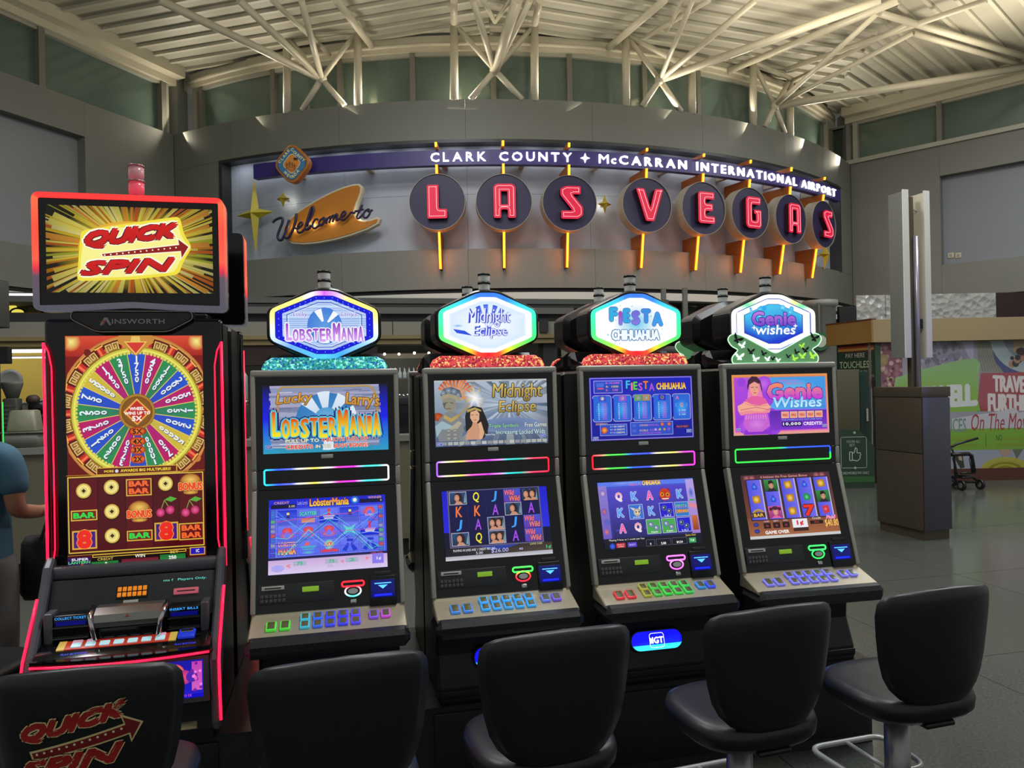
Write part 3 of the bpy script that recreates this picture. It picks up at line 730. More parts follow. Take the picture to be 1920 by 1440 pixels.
for s_ in ST:
    q = [wl(x, y, .09) for x, y in s_]; big = s_ in ST[:2] or s_ is ST[3]
    sm = []
    for i in range(len(q) - 1):
        p0, p1, p2, p3 = q[max(i - 1, 0)], q[i], q[i + 1], q[min(i + 2, len(q) - 1)]
        for k in range(3):
            u_ = k / 3; sm.append(tuple(.5 * (2 * b + (c_ - a) * u_ + (2 * a - 5 * b + 4 * c_ - d) * u_ ** 2 + (-a + 3 * b - 3 * c_ + d) * u_ ** 3) for a, b, c_, d in zip(p0, p1, p2, p3)))
    sm.append(q[-1])
    scr.tube([(x, -.09, zz) for x, zz in sm], .023 if big else .018, 8)
scr.build('script_lettering', mat('script_navy', '2a2444', .4), tw)
for x, y in ((400, 1100), (620, 1050), (850, 1010), (1200, 940)):
    xx, zz = wl(x, y, .06); light('POINT', 'halo_lamp', tuple(MW @ Vector((xx, -.055, zz))), .8, (1, .9, .7), .03)
# cool area lights added along the top frame to brighten the sign panel
for k in range(20):
    pp = pl + (pr_ - pl) * (k + .5) / 20
    light('AREA', 'panel_wash', tuple(cyl(pp, z_pt - .07, .05)), 1.3, (.85, .92, 1), .3, target=tuple(cyl(pp, z_pt - 1.2, -.2)))
# ================================================================== SLOT MACHINES
M_CAB = mat('cabinet_black', '141519', 0.32, spec=0.4)
M_GLOSS = mat('gloss_black', '0b0c10', 0.12, spec=0.5)
M_SILV = mat('silver_edge', 'aaa8a0', 0.36, metal=0.35)
M_CHAMP = mat('champagne_deck', 'b0a68e', 0.42, metal=0.25, var=0.04, scale=30)
M_VINYL = mat('black_vinyl', '17181b', 0.42, var=0.15, scale=40, bump=0.1)
M_CHROME = mat('chrome', 'c8c8c8', 0.12, metal=1.0)
M_KEYS = mat('dark_keys', '4a4b4e', 0.5)
M_GREYP = mat('reader_panel', '24262a', 0.45)
M_PLATE = mat('badge_plate', 'bcbcb8', 0.4, metal=0.1)
V_SCR = vmat('screen_glow', 1.0, 0.12); V_LED = vmat('led_glow', 1.6, 0.3); V_HEX = vmat('lightbox_glow', 1.25, 0.3)
M_SLOTB = mat('slot_blue', '060a30', 0.3, emit=0.22, ecol='0a16c8')
M_ARROW = mat('arrow_blue', '60b8ff', 0.3, emit=1.6, ecol='4aa8ff')
M_LCD = mat('lcd_green', '7fae2a', 0.4, emit=0.45, ecol='86b428')
M_CAP = mat('button_cap', '3a3b22', 0.3, emit=0.25, ecol='77763a')

T_UP = fframe((0.0, 1.764), (-0.017, 1.285)); T_LO = fframe((-0.017, 1.285), (-0.155, 0.819)); T_DK = fframe((-0.155, 0.819), (-0.285, 0.772))
def hexpts(hw, hz, tv, th): return [(hw, tv), (th, hz), (-th, hz), (-hw, tv), (-hw, -tv), (-th, -hz), (th, -hz), (hw, -tv)]
HZ = 1.9665
def glow(name, col, e=1.6): return mat(name, col, 0.3, emit=e)

def igt(loc, rz, label, g, rear=False):
    t = thing('slot_machine', label, 'slot machine', (loc[0], loc[1], 0.385), rz, 'slot machines with lit hexagon toppers')
    D = Matrix.Translation((0, 0, -0.385))
    def mb_(T=None): return MB(D @ (T or Matrix()))
    side = [(0.03, 1.755), (0.30, 1.755), (0.315, 1.74), (0.315, 0.385), (-0.15, 0.385), (-0.145, 0.44), (-0.095, 0.56), (-0.10, 0.63), (-0.14, 0.70), (-0.15, 0.80), (-0.012, 1.285), (0.01, 1.75)]
    mb_().prof(side, -0.278, 0.278, bev=0.012).build('cabinet', M_CAB, t)
    mb_().prof([(0.05, 1.765), (0.31, 1.765), (0.31, 1.85), (0.24, 1.85), (0.20, 1.80), (0.05, 1.79)], -0.26, 0.26, bev=0.02).build('topper_base', M_CAB, t)
    # silver edges left and right in two lengths, top rail
    for sx in (-1, 1):
        a, b = (-.30, -.28) if sx < 0 else (.28, .30)
        mb_(T_UP).box(a, b, -0.012, 0.03, -0.395, -0.0, 0.006).build('edge_strip', M_SILV, t)
        mb_(T_UP).box(a, b, -0.012, 0.03, -0.478, -0.399, 0.006).build('edge_strip', M_SILV, t)
        mb_(T_LO).box(a, b, -0.012, 0.03, -0.486, -0.002, 0.006).build('edge_strip', M_SILV, t)
    mb_(T_UP).box(-.30, .30, -0.013, 0.04, -0.016, 0.012, 0.008).build('top_rail', M_SILV, t)
    if rear: T_faces = ()
    up = mb_(T_UP).box(-.28, .28, -0.004, 0.02, -0.395, -0.016, 0.0).build('upper_panel', M_GLOSS, t)
    md = mb_(T_UP).box(-.28, .28, -0.005, 0.02, -0.477, -0.398, 0.0).build('middle_panel', M_GLOSS, t)
    lo = mb_(T_LO).box(-.28, .28, -0.004, 0.02, -0.484, -0.002, 0.0).build('lower_panel', M_GLOSS, t)
    # hexagon topper
    TH = Matrix.Translation((0, 0.045, HZ))
    O = roundpoly(hexpts(.236, .157, .068, .05), .03, 4)
    mb = mb_(TH); mb.loft([[(x, 0.20, z) for x, z in inset(O, .03)], [(x, 0.17, z) for x, z in O], [(x, 0.01, z) for x, z in O], [(x, -.002, z) for x, z in inset(O, .006)]], smooth=False); mb.build('hexagon_housing', M_CAB, t)
    mb = mb_(); mb.prof([(0.10, 1.75), (0.24, 1.75), (0.22, 1.86), (0.12, 1.86)], -0.10, 0.10, bev=.01); mb.build('topper_neck', M_CAB, t)
    o1 = dense(roundpoly(hexpts(.222, .143, .064, .042), .022, 4), .02); i1 = dense(roundpoly(hexpts(.202, .124, .056, .036), .008, 4), .02)
    n = 120
    def resample(P, n):
        P = [Vector(p) for p in P]; 
        # by angle so both outlines match
        out = []
        for k in range(n):
            a = 2 * PI * k / n; d = Vector((math.cos(a), math.sin(a)))
            for i in range(len(P)):
                p, q = P[i - 1], P[i]; e = q - p; den = d.x * e.y - d.y * e.x
                if abs(den) < 1e-12: continue
                s_ = (p.x * e.y - p.y * e.x) / den; w_ = (p.x * d.y - p.y * d.x) / den
                if s_ > 0 and -1e-9 <= w_ <= 1 + 1e-9: out.append(tuple(d * s_)); break
        return out
    oo, ii = resample(o1, n), resample(i1, n)
    def ringcol(x, z):
        a = (math.degrees(math.atan2(x, z)) % 360) / 360; return ramp(g['ring'], a)
    mb = mb_(TH); ringmesh(mb, oo, ii, -.012, .005, ringcol); rg = mb.build('hexagon_light_ring', V_HEX, t)
    W, H = .404, .248
    A = Art(404, 248); g['hexart'](A, [(202 + x * 1000, 124 - z * 1000) for x, z in hexpts(.202, .124, .056, .036)])
    A.build('hexagon_sign', D @ TH @ Matrix.Translation((-W / 2, -.006, H / 2)), W, H, vmat('lightbox_art', 1.0, .3), t)
    # glitter strip or butterfly crest
    if g.get('glit'):
        q = [(-.259, 0), (.259, 0), (.259, .01), (.245, .036), (.215, .052), (-.215, .052), (-.245, .036), (-.259, .01)]
        mb_(Matrix.Translation((0, 0.04, 1.778))).prism(q, 0, .05, bev=.004).build('glitter_crest', g['glit'], t)
    else: g['crest'](mb_, t, D)
    # beacon
    mb = mb_(Matrix.Translation((0, 0.11, 2.10))); mb.lathe([(.034, 0), (.034, .012), (.027, .014), (.027, .024), (.03, .026)], 20); bc = mb.build('beacon_base', M_CAB, t)
    for zz in (2.127, 2.166):
        mb = mb_(Matrix.Translation((0, 0.11, zz))); mb.lathe([(.0255, 0), (.027, .005), (.0255, .010), (.027, .015), (.0255, .02), (.027, .025), (.0255, .03)], 20); mb.build('beacon_lens', mat('beacon_lens', 'dcdcd8', .18, spec=.8), t)
        mb = mb_(Matrix.Translation((0, 0.11, zz + .03))); mb.lathe([(.029, 0), (.029, .009)], 20); mb.build('beacon_band', M_CAB, t)
    # deck, cushion
    dk = mb_(); dk.prof([(-.13, .826), (-.155, .822), (-.166, .808), (-.287, .770), (-.287, .755), (-.12, .755)], -.296, .296, bev=.004); dk.build('button_deck', M_CHAMP, t)
    cs = mb_(); cs.prof([(-.289, .772), (-.318, .766), (-.333, .748), (-.334, .722), (-.322, .702), (-.290, .692), (-.16, .694), (-.14, .71), (-.14, .755), (-.289, .755)], -.305, .305, bev=.022); cs.build('arm_cushion', M_VINYL, t)
    if rear: return t
    # screens
    A = Art(506, 292); g['top'](A); A.build('top_screen', D @ T_UP @ Matrix.Translation((-.253, -.0045, -.043)), .506, .288, V_SCR, t)
    A = Art(467, 297); g['main'](A); A.build('game_screen', D @ T_LO @ Matrix.Translation((-.2335, -.0045, -.042)), .467, .297, V_SCR, t)
    mb_(T_UP).box(-.024, .024, -.008, -.004, -.357, -.341, .002).build('badge_plate', M_PLATE, t)
    # light bar
    P = dense(rrect(-.25, .25, -.457, -.392 - .004, .008), .012); mb = mb_(T_UP)
    cols = [ramp(g['bar'], (x + .25) / .5) if (z > -.43 or not g.get('bar2')) else ramp(g['bar2'], (x + .25) / .5) for x, z in P]
    mb.tube([(x, -.009, z) for x, z in P], .0036, 6, closed=True, cols=cols); mb.build('light_bar', V_LED, t)
    # player card panel
    pn = mb_(T_LO).box(-.272, .02, -.009, -.004, -.452, -.377, .002).build('reader_panel', M_GREYP, t)
    mb_(T_LO).box(-.258, -.172, -.013, -.008, -.398, -.382, .002).build('card_slot', M_PLATE, pn); mb_(T_LO).box(-.246, -.184, -.0145, -.012, -.392, -.388).build('slot_opening', M_BLK, pn)
    for r in range(2):
        for c in range(6):
            x = -.262 + c * .0165; z = -.415 - r * .0165; mb_(T_LO).box(x, x + .0125, -.0125, -.0085, z - .0125, z, .001).build('key', M_KEYS, pn)
    mb_(T_LO).box(-.104, -.040, -.012, -.008, -.413, -.393, .002).build('lcd_display', M_LCD, pn)
    # bill acceptor with neon loops
    N1 = glow('neon_' + g['pill'], g['pill'], 2.0); N2 = vmat('led_glow')
    q = rrect(.05, .137, -.405, -.386, .009, 6); mb = mb_(T_LO); mb.tube([(x, -.009, z) for x, z in q], .0035, 6, closed=True); ba = mb.build('bill_slot_ring', N1, t)
    mb = mb_(T_LO); e = [(.093 + .031 * math.cos(2 * PI * k / 28), -.424 + .02 * math.sin(2 * PI * k / 28)) for k in range(28)]
    mb.tube([(x, -.009, z) for x, z in e], .0033, 6, closed=True, cols=[ramp(g['oval'], (z + .444) / .04) for x, z in e]); mb.build('oval_ring', V_LED, t)
    mb_(T_LO).prism([(.093 + .02 * math.cos(2 * PI * k / 20), -.424 + .011 * math.sin(2 * PI * k / 20)) for k in range(20)], -.013, -.004).build('bill_mouth', M_CHROME, t)
    mb_(T_LO).box(.082, .106, -.012, -.004, -.472, -.456, .003).build('service_lock', M_CHROME, t)
    # ticket printer
    tp = mb_(T_LO).box(.158, .265, -.012, -.004, -.49, -.372, .004).build('ticket_printer', M_CAB, t)
    mb_(T_LO).box(.164, .259, -.0135, -.0115, -.458, -.388, .001).build('printer_mouth', M_SLOTB, tp)
    mb_(T_LO).box(.178, .245, -.0155, -.0135, -.404, -.400).build('light_line', M_ARROW, tp)
    mb_(T_LO).prism([(.192, -.409), (.231, -.409), (.2115, -.424)], -.0155, -.0135).build('arrow', M_ARROW, tp)
    mb_(T_LO).box(.176, .247, -.0155, -.0135, -.452, -.444).build('light_strip', mat('strip_blue', '1020ff', .3, emit=1.3), tp)
    mb_(T_LO).box(.180, .245, -.008, -.004, -.369, -.355, .002).build('printer_label', M_GREYP, t)
    # buttons
    L = math.hypot(.13, .047)
    def button(x0, x1, t0, t1, col):
        z1, z0 = -t0 * L, -t1 * L; b = mb_(T_DK).box(x0, x1, -.009, 0.002, z0, z1, .004).build('button', glow('button_' + col, col, .55), t)
        m_ = .006; mb_(T_DK).box(x0 + m_, x1 - m_, -.0108, -.0085, z0 + m_, z1 - m_, .002).build('button_display', M_CAP, b)
    bc_ = g['btn']
    for i, (a, b) in enumerate(((-.235, -.196), (-.184, -.145))): button(a, b, .42, .80, bc_[0])
    for i in range(5):
        a = -.110 + i * .048; button(a, a + .037, .16, .46, bc_[1 + i]); button(a, a + .037, .50, .80, bc_[1 + i])
    for i, a in enumerate((.152, .199)): button(a, a + .037, .28, .62, bc_[6 + i])
    # belly
    mb_().box(-.22, .22, -.152, -.148, .676, .680).build('under_deck_light', mat('under_blue', '2030ff', .3, emit=4.0), t)
    mb_().box(-.27, .27, -.156, -.14, .40, .43, .002).build('belly_ledge', M_CAB, t)
    TB = fframe((-.095, .60), (-.14, .45)); A = Art(240, 84); P = [(120 + x * 1000, 42 - z * 1000) for x, z in rrect(-.12, .12, -.041, .041, .0409, 8)]
    A.poly(P, [('0a10e8' if y < 55 else '30d0ff') for x, y in P]); 
    A.poly([(x, min(y, 60)) for x, y in P], ['0808e0' if y < 60 else '1020f0' for x, y in P])
    R = [(120 + x * 1000, 42 - z * 1000) for x, z in rrect(-.034, .034, -.031, .031, .012, 5)]; A.line(R + R[:1], 2.2, 'e8f4ff'); A.text('IGT', 97, 27, 151, 56, 'ffffff', .06); A.poly([(88, 28), (100, 40), (96, 54), (88, 54)], 'ffffff')
    pl_ = A.build('belly_logo', D @ TB @ Matrix.Translation((-.12, -.0125, -.02)), .24, .082, vmat('logo_glow', 1.9, .3), t)
    mb_(TB @ Matrix.Translation((0, 0, -.061))).prism(rrect(-.125, .125, -.045, .045, .0449, 8), -.0115, .0).build('logo_housing', M_CAB, t)
    return t

# ------------------------------------------------------------------ artwork of the four games
def hx_scale(P, k): return [(202 + (x - 202) * k, 124 + (y - 124) * k) for x, y in P]
def dots(A, P, k, n, c, r):
    Q = dense(hx_scale(P, k), sum((Vector(P[i]) - Vector(P[i - 1])).length for i in range(8)) * k / n)
    for i, (x, y) in enumerate(Q): A.circ(x, y, r, c, n=8, same=i > 0)
def hx_lobster(A, P):
    A.poly(P, '101080'); A.poly(hx_scale(P, .985), '0a0ad8'); dots(A, P, .925, 44, '50b0ff', 2.2)
    Q = [(max(x, 0), y) for x, y in hx_scale(P, .85)]; A.poly(Q, 'b8d0f4')
    for k in range(22):
        y = 28 + k * 9; d = max(0, abs(y - 124) - 48) / 57; hw = 172 - d * 135
        A.line([(202 - hw, y), (202 + hw, y + random.uniform(-2, 2))], random.uniform(1, 3.5), random.choice(['8fb0e6', 'd8e6fb', '7c9ce0', 'e4c8f0']), same=k > 0)
    A.line(hx_scale(P, .76) + hx_scale(P, .76)[:1], 3.5, '4a5cc0'); A.line(hx_scale(P, .73) + hx_scale(P, .73)[:1], 1.5, 'f0f4ff')
    A.circ(202, 128, 72, '5f9ce0', '3f7cd8', ry=78); A.sector(202, 128, 20, 74, 165, 195, 'f4f8ff'); A.sector(202, 128, 20, 74, -35, -10, 'f4f8ff'); A.sector(202, 128, 20, 74, 30, 50, 'f4f8ff')
    A.text('Lucky', 74, 66, 132, 92, '6a2cc8', .01, .2, out='f0f4ff', ow=.05, slope=-.05); A.text('Larry\'s', 270, 66, 336, 92, '6a2cc8', .01, .2, out='f0f4ff', ow=.05, slope=-.05)
    
    A.jumble('LOBSTERMANIA', 42, 118, 364, 192, '9030c0', (1, .72, .68, .72, .7, .74, .7, 1.05, .74, .78, .72, .86), bold=.045, c2='e0a8f8', out='f4f8ff', ow=.07)
def hx_eclipse(A, P):
    A.poly(P, 'ffffff'); A.poly(hx_scale(P, .86), 'e4f2ff')
    A._add([(202, 124)] + [q for q in dense(hx_scale(P, .82), 12)], [(0, i + 1, i + 2) for i in range(len(dense(hx_scale(P, .82), 12)) - 1)], [lin('ffffff')] + [lin('d8ecff')] * len(dense(hx_scale(P, .82), 12)))
    for a, c in ((-28, '2848e0'), (-10, '3a60e8'), (12, '2848e0'), (30, '3a60e8')): A.sector(202, 150, 20, 118, a, a + 11, c, 'c8dcff')
    A.poly([(44, 142), (96, 150), (130, 172), (60, 160)], '2a50e0'); A.circ(66, 128, 22, '60a8f0', 'd8ecff', ry=6); A.circ(202, 150, 44, '2030d8', '8090f0', ry=14)
    A.text('Midnight', 110, 51, 308, 136, '3848d0', .05, .1, sp=.95); A.text('Midnight', 108, 50, 306, 134, 'e8f0ff', -.01, .1, sp=.95); A.text('Eclipse', 134, 126, 294, 188, '3040d0', .06, .1, sp=.95); A.text('Eclipse', 133, 125, 293, 187, 'e8f0ff', -.01, .1, sp=.95)
def hx_fiesta(A, P):
    A.poly(P, 'ffffff'); A.circ(202, 118, 118, '4cc8ec', 'ffffff', ry=92, n=28)
    for k in range(30): A.circ(random.uniform(60, 344), random.uniform(30, 218), random.uniform(2, 5), '80dcf0', n=6, same=k > 0)
    x = 70
    for ch, c, dx, w_ in (('F', '2fb0e0', 0, 40), ('I', 'b030b8', 0, 14), ('E', '30a8e0', 0, 34), ('S', '6a6ad8', 0, 42), ('T', '3a90e0', 0, 46), ('A', '3c9ce8', 0, 54)):
        y0 = {'F': 44, 'I': 62, 'E': 50, 'S': 60, 'T': 52, 'A': 66}[ch]; A.text(ch, x, y0, x + w_, y0 + 66, c, .10, out='5878c8', ow=.05, c2='8a7ae0' if ch in 'IS' else None); x += w_ + 7
    A.text('CHIHUAHUA', 78, 148, 318, 198, 'f0fcff', .08, out='2c68a8', ow=.07, sp=.95)
def hx_genie(A, P):
    A.poly(P, '2a48c0'); A.poly(hx_scale(P, .97), 'ffffff'); Q = hx_scale(P, .78); A.poly(Q, '2038a0'); Q = hx_scale(P, .76)
    A._add(Q, [tuple(range(8))], [lin('46c4f0') if y < 124 else lin('1438d0') for x, y in Q]); dots(A, P, .93, 46, 'c8d8ff', 1.6)
    for k in range(16): A.circ(random.uniform(80, 320), random.uniform(45, 110), random.uniform(6, 16), random.choice(['6ad4f4', '2a9ce8', 'a0e8fc']), '38b4ee', n=10)
    A.text('Genie', 84, 62, 322, 134, 'c080e0', .07, c2='7038c8', out='1a2a90', ow=.05); A.text('wishes', 104, 128, 318, 176, 'f4fcff', .04, .1, out='2040c0', ow=.03)
    for x, y in ((96, 142), (318, 134)): A.poly([(x, y - 14), (x + 3, y - 3), (x + 14, y), (x + 3, y + 3), (x, y + 14), (x - 3, y + 3), (x - 14, y), (x - 3, y - 3)], 'ffffff')

def igtlogo(A, x, y, s=1.0): A.rect(x, y, x + 26 * s, y + 15 * s, '1a3aa0'); A.frame(x + 1, y + 1, x + 26 * s - 1, y + 15 * s - 1, 1.2, 'd0dcff'); A.text('IGT', x + 5 * s, y + 4 * s, x + 22 * s, y + 11 * s, 'ffffff', .04)
def top_lobster(A):
    A.rect(0, 0, 506, 292, '000000'); A.rect(0, 8, 506, 292, '10183a', '2a96b8'); A.poly([(0, 60), (40, 60), (40, 200), (0, 200)], '0a10c0'); A.poly([(466, 40), (506, 40), (506, 200), (466, 200)], ['0a10a0', '1018e0', '1018e0', '0a10c0'])
    for x0, x1 in ((0, 60), (446, 506)): A.poly([(x0, 8), (x1, 8), (x1, 150), (x0, 150)], ['0a0c20', '0a0c20', '1018e8', '1018e8']); A.poly([(x0, 150), (x1, 150), (x1, 292), (x0, 292)], ['1018e8', '1018e8', '2a9cc0', '2a9cc0'])
    for k in range(26):
        y = 10 + k * 10; A.rect(30 + random.uniform(-4, 4), y, 472 + random.uniform(-5, 5), y + 11, random.choice(['8892b4', '98a2c4', '7680a4', 'a4a0c0']), same=k > 0)
    for k in range(44): x = random.uniform(34, 400); y = random.uniform(12, 268); A.line([(x, y), (x + random.uniform(30, 80), y + random.uniform(-2, 2))], random.uniform(1, 2.6), random.choice(['dfe4f4', 'c8ccE0', '5a6488', '6a5070', 'e8ecf8']), same=k > 0)
    rp = roundpoly([(70, 16), (440, 16), (462, 60), (462, 200), (400, 230), (110, 230), (60, 200), (60, 50)], 30)
    A.line([(x, y) for x, y in rp + rp[:1]], 7, '6a5428'); A.line(rp + rp[:1], 4.5, 'c8a048')
    A.circ(255, 160, 126, '3f8cc8', '2f78b8', ry=118, n=36)
    for a in (-55, -18, 22, 60, 165): A.sector(255, 160, 40, 124, a, a + 24, 'dce8f4', 'c8d8ec')
    A.circ(255, 150, 50, '6ab0dc', '4f98cc', ry=46)
    A.text('Lucky', 52, 46, 198, 100, 'e0a848', .03, .15, c2='b07828', out='5a3818', ow=.04, slope=.06); A.text('Larry\'s', 332, 40, 472, 108, 'e0a848', .03, .15, c2='b07828', out='5a3818', ow=.04, slope=-.1)
    for o_, w_ in (('181868', .12), ('58c8d8', .06)): A.jumble('LOBSTERMANIA', 34, 118, 476, 226, 'd8200c', (1, .74, .70, .74, .72, .76, .72, 1.05, .76, .80, .74, .88), bold=.045, c2='f8e820', out=o_, ow=w_)
    A.text('PULL UP TO', 88, 234, 222, 249, 'f0ecc0', .05, out='283060', ow=.05); A.text('4 BUOYS FULL OF', 232, 232, 420, 249, 'd83018', .06, out='f8f0e0', ow=.05)
    A.text('CREDITS', 88, 258, 196, 276, 'd83018', .06, out='f8f0e0', ow=.05); A.text('IN THE', 208, 260, 268, 274, 'f0ecc0', .05, out='283060', ow=.05); A.text('BUOY BONUS!', 280, 258, 420, 276, 'd83018', .06, out='f8f0e0', ow=.05)
    igtlogo(A, 10, 256)
def top_eclipse(A):
    A.poly([(0, 0), (506, 0), (506, 292), (0, 292)], ['a4b4c4', 'b8c4d0', '3c4c70', '46547a']); A.burst(330, 110, 10, 330, 40, ['b4c4d8', 'a0b4cc', '7c94b8', 'c0cede'], clip=(0, 0, 506, 292))
    A.circ(330, 205, 150, '5a70a0', '7488b0', ry=34)
    for k in range(20): A.rect(4 + k * 25, 272, 4 + k * 25 + 21, 286, random.choice(['a8aCa8', '8c9090', 'b8bcb8']), same=k > 0)
    A.rect(0, 0, 506, 8, 'b4b8b8'); A.rect(300, 2, 420, 5, '8890a0')
    # headdress fan of orange feathers, statue in grey and gold
    for k in range(15):
        a = -60 + k * 11; A.sector(88, 78, 26, 96 - abs(k - 6) * 2, a, a + 8, random.choice(['d8622c', 'e07838', 'b84a22']), 'e8a060', same=k > 0)
    A.circ(12, 160, 26, 'c85a28', '8a3c1c', ry=18)
    A.poly([(24, 60), (40, 36), (76, 28), (112, 44), (122, 78), (100, 66), (60, 58), (30, 72)], '5a6478'); 
    for x, y, r in ((38, 56, 10), (62, 46, 11), (86, 50, 10), (104, 66, 9)): A.circ(x, y, r, '38404e', '8c98a8'); A.circ(x, y, r * .55, 'c8d0d8', '5a6474')
    A.poly([(24, 72), (60, 58), (100, 70), (118, 86), (110, 96), (90, 82), (58, 74), (30, 84)], 'a09878')
    A.poly([(34, 84), (62, 74), (92, 84), (94, 110), (84, 136), (62, 142), (42, 124), (34, 104)], '8c8878'); A.poly([(36, 98), (50, 100), (44, 118), (50, 130), (40, 120)], '5c5a50'); A.line([(44, 100), (58, 98)], 2.5, '34342e'); A.line([(68, 98), (82, 102)], 2.5, '34342e'); A.line([(50, 124), (70, 126)], 2.5, '4a3c34')
    A.poly([(18, 170), (50, 140), (92, 142), (122, 166), (126, 222), (110, 268), (16, 268), (4, 220)], '7c8084'); A.poly([(40, 150), (70, 168), (104, 150), (100, 166), (70, 186), (38, 166)], 'b49c58'); A.poly([(0, 200), (30, 178), (84, 206), (86, 222), (30, 214), (6, 250)], '98b0b8'); A.poly([(60, 214), (102, 180), (118, 190), (84, 230)], 'a8a490')
    for y in (222, 240, 256): A.circ(86, y, 14, 'a8a8a0', '6c6e6c', ry=8); A.circ(58, y, 14, 'a8a8a0', '6c6e6c', ry=8)
    A.line([(100, 160), (160, 104)], 6, 'a88a3c'); A.circ(176, 80, 34, 'ffffff', '90a8c8'); A.burst(176, 78, 2, 60, 9, ['ffffff', 'f8e8c0'])
    # dark haired woman at the front
    A.poly([(140, 130), (170, 116), (206, 124), (222, 160), (236, 200), (230, 240), (210, 262), (150, 262), (134, 220), (132, 160)], '1c1a1c'); A.poly([(156, 142), (184, 134), (196, 150), (194, 178), (182, 192), (166, 190), (154, 168)], 'd8a884'); A.poly([(140, 132), (176, 122), (204, 134), (204, 142), (176, 132), (142, 144)], 'b09a58')
    A.line([(160, 156), (170, 155)], 2.2, '2a1a14'); A.line([(180, 154), (190, 157)], 2.2, '2a1a14'); A.line([(171, 178), (182, 178)], 2.6, 'a03c34'); A.poly([(166, 188), (184, 190), (188, 206), (204, 236), (200, 264), (130, 264), (140, 226), (160, 206)], 'c89474'); A.poly([(186, 196), (202, 186), (206, 200), (216, 236), (206, 262), (190, 262), (196, 226)], 'd8a884')
    A.text('Midnight', 256, 18, 484, 100, 'd8bc64', .015, .1, c2='8a6a28', out='1a1c2c', ow=.035, sp=.95); A.text('Eclipse', 282, 96, 454, 162, 'd8bc64', .015, .1, c2='8a6a28', out='1a1c2c', ow=.035, sp=.95)
    A.text('Triple Symbols', 236, 198, 372, 220, 'a8e8b0', .02, out='1c3040', ow=.04); A.text('Free Games', 400, 196, 500, 216, 'f4f8f4', .02, out='1c3040', ow=.04); A.text('featuring', 218, 240, 262, 250, 'e0e8f0', .0); A.text('Increasing', 268, 226, 366, 250, 'd8f4f8', .02, out='1c3040', ow=.04); A.text('Locked Wilds', 374, 226, 492, 248, 'd8f4f8', .02, out='1c3040', ow=.04)
    igtlogo(A, 468, 250); igtlogo(A, 4, 272)
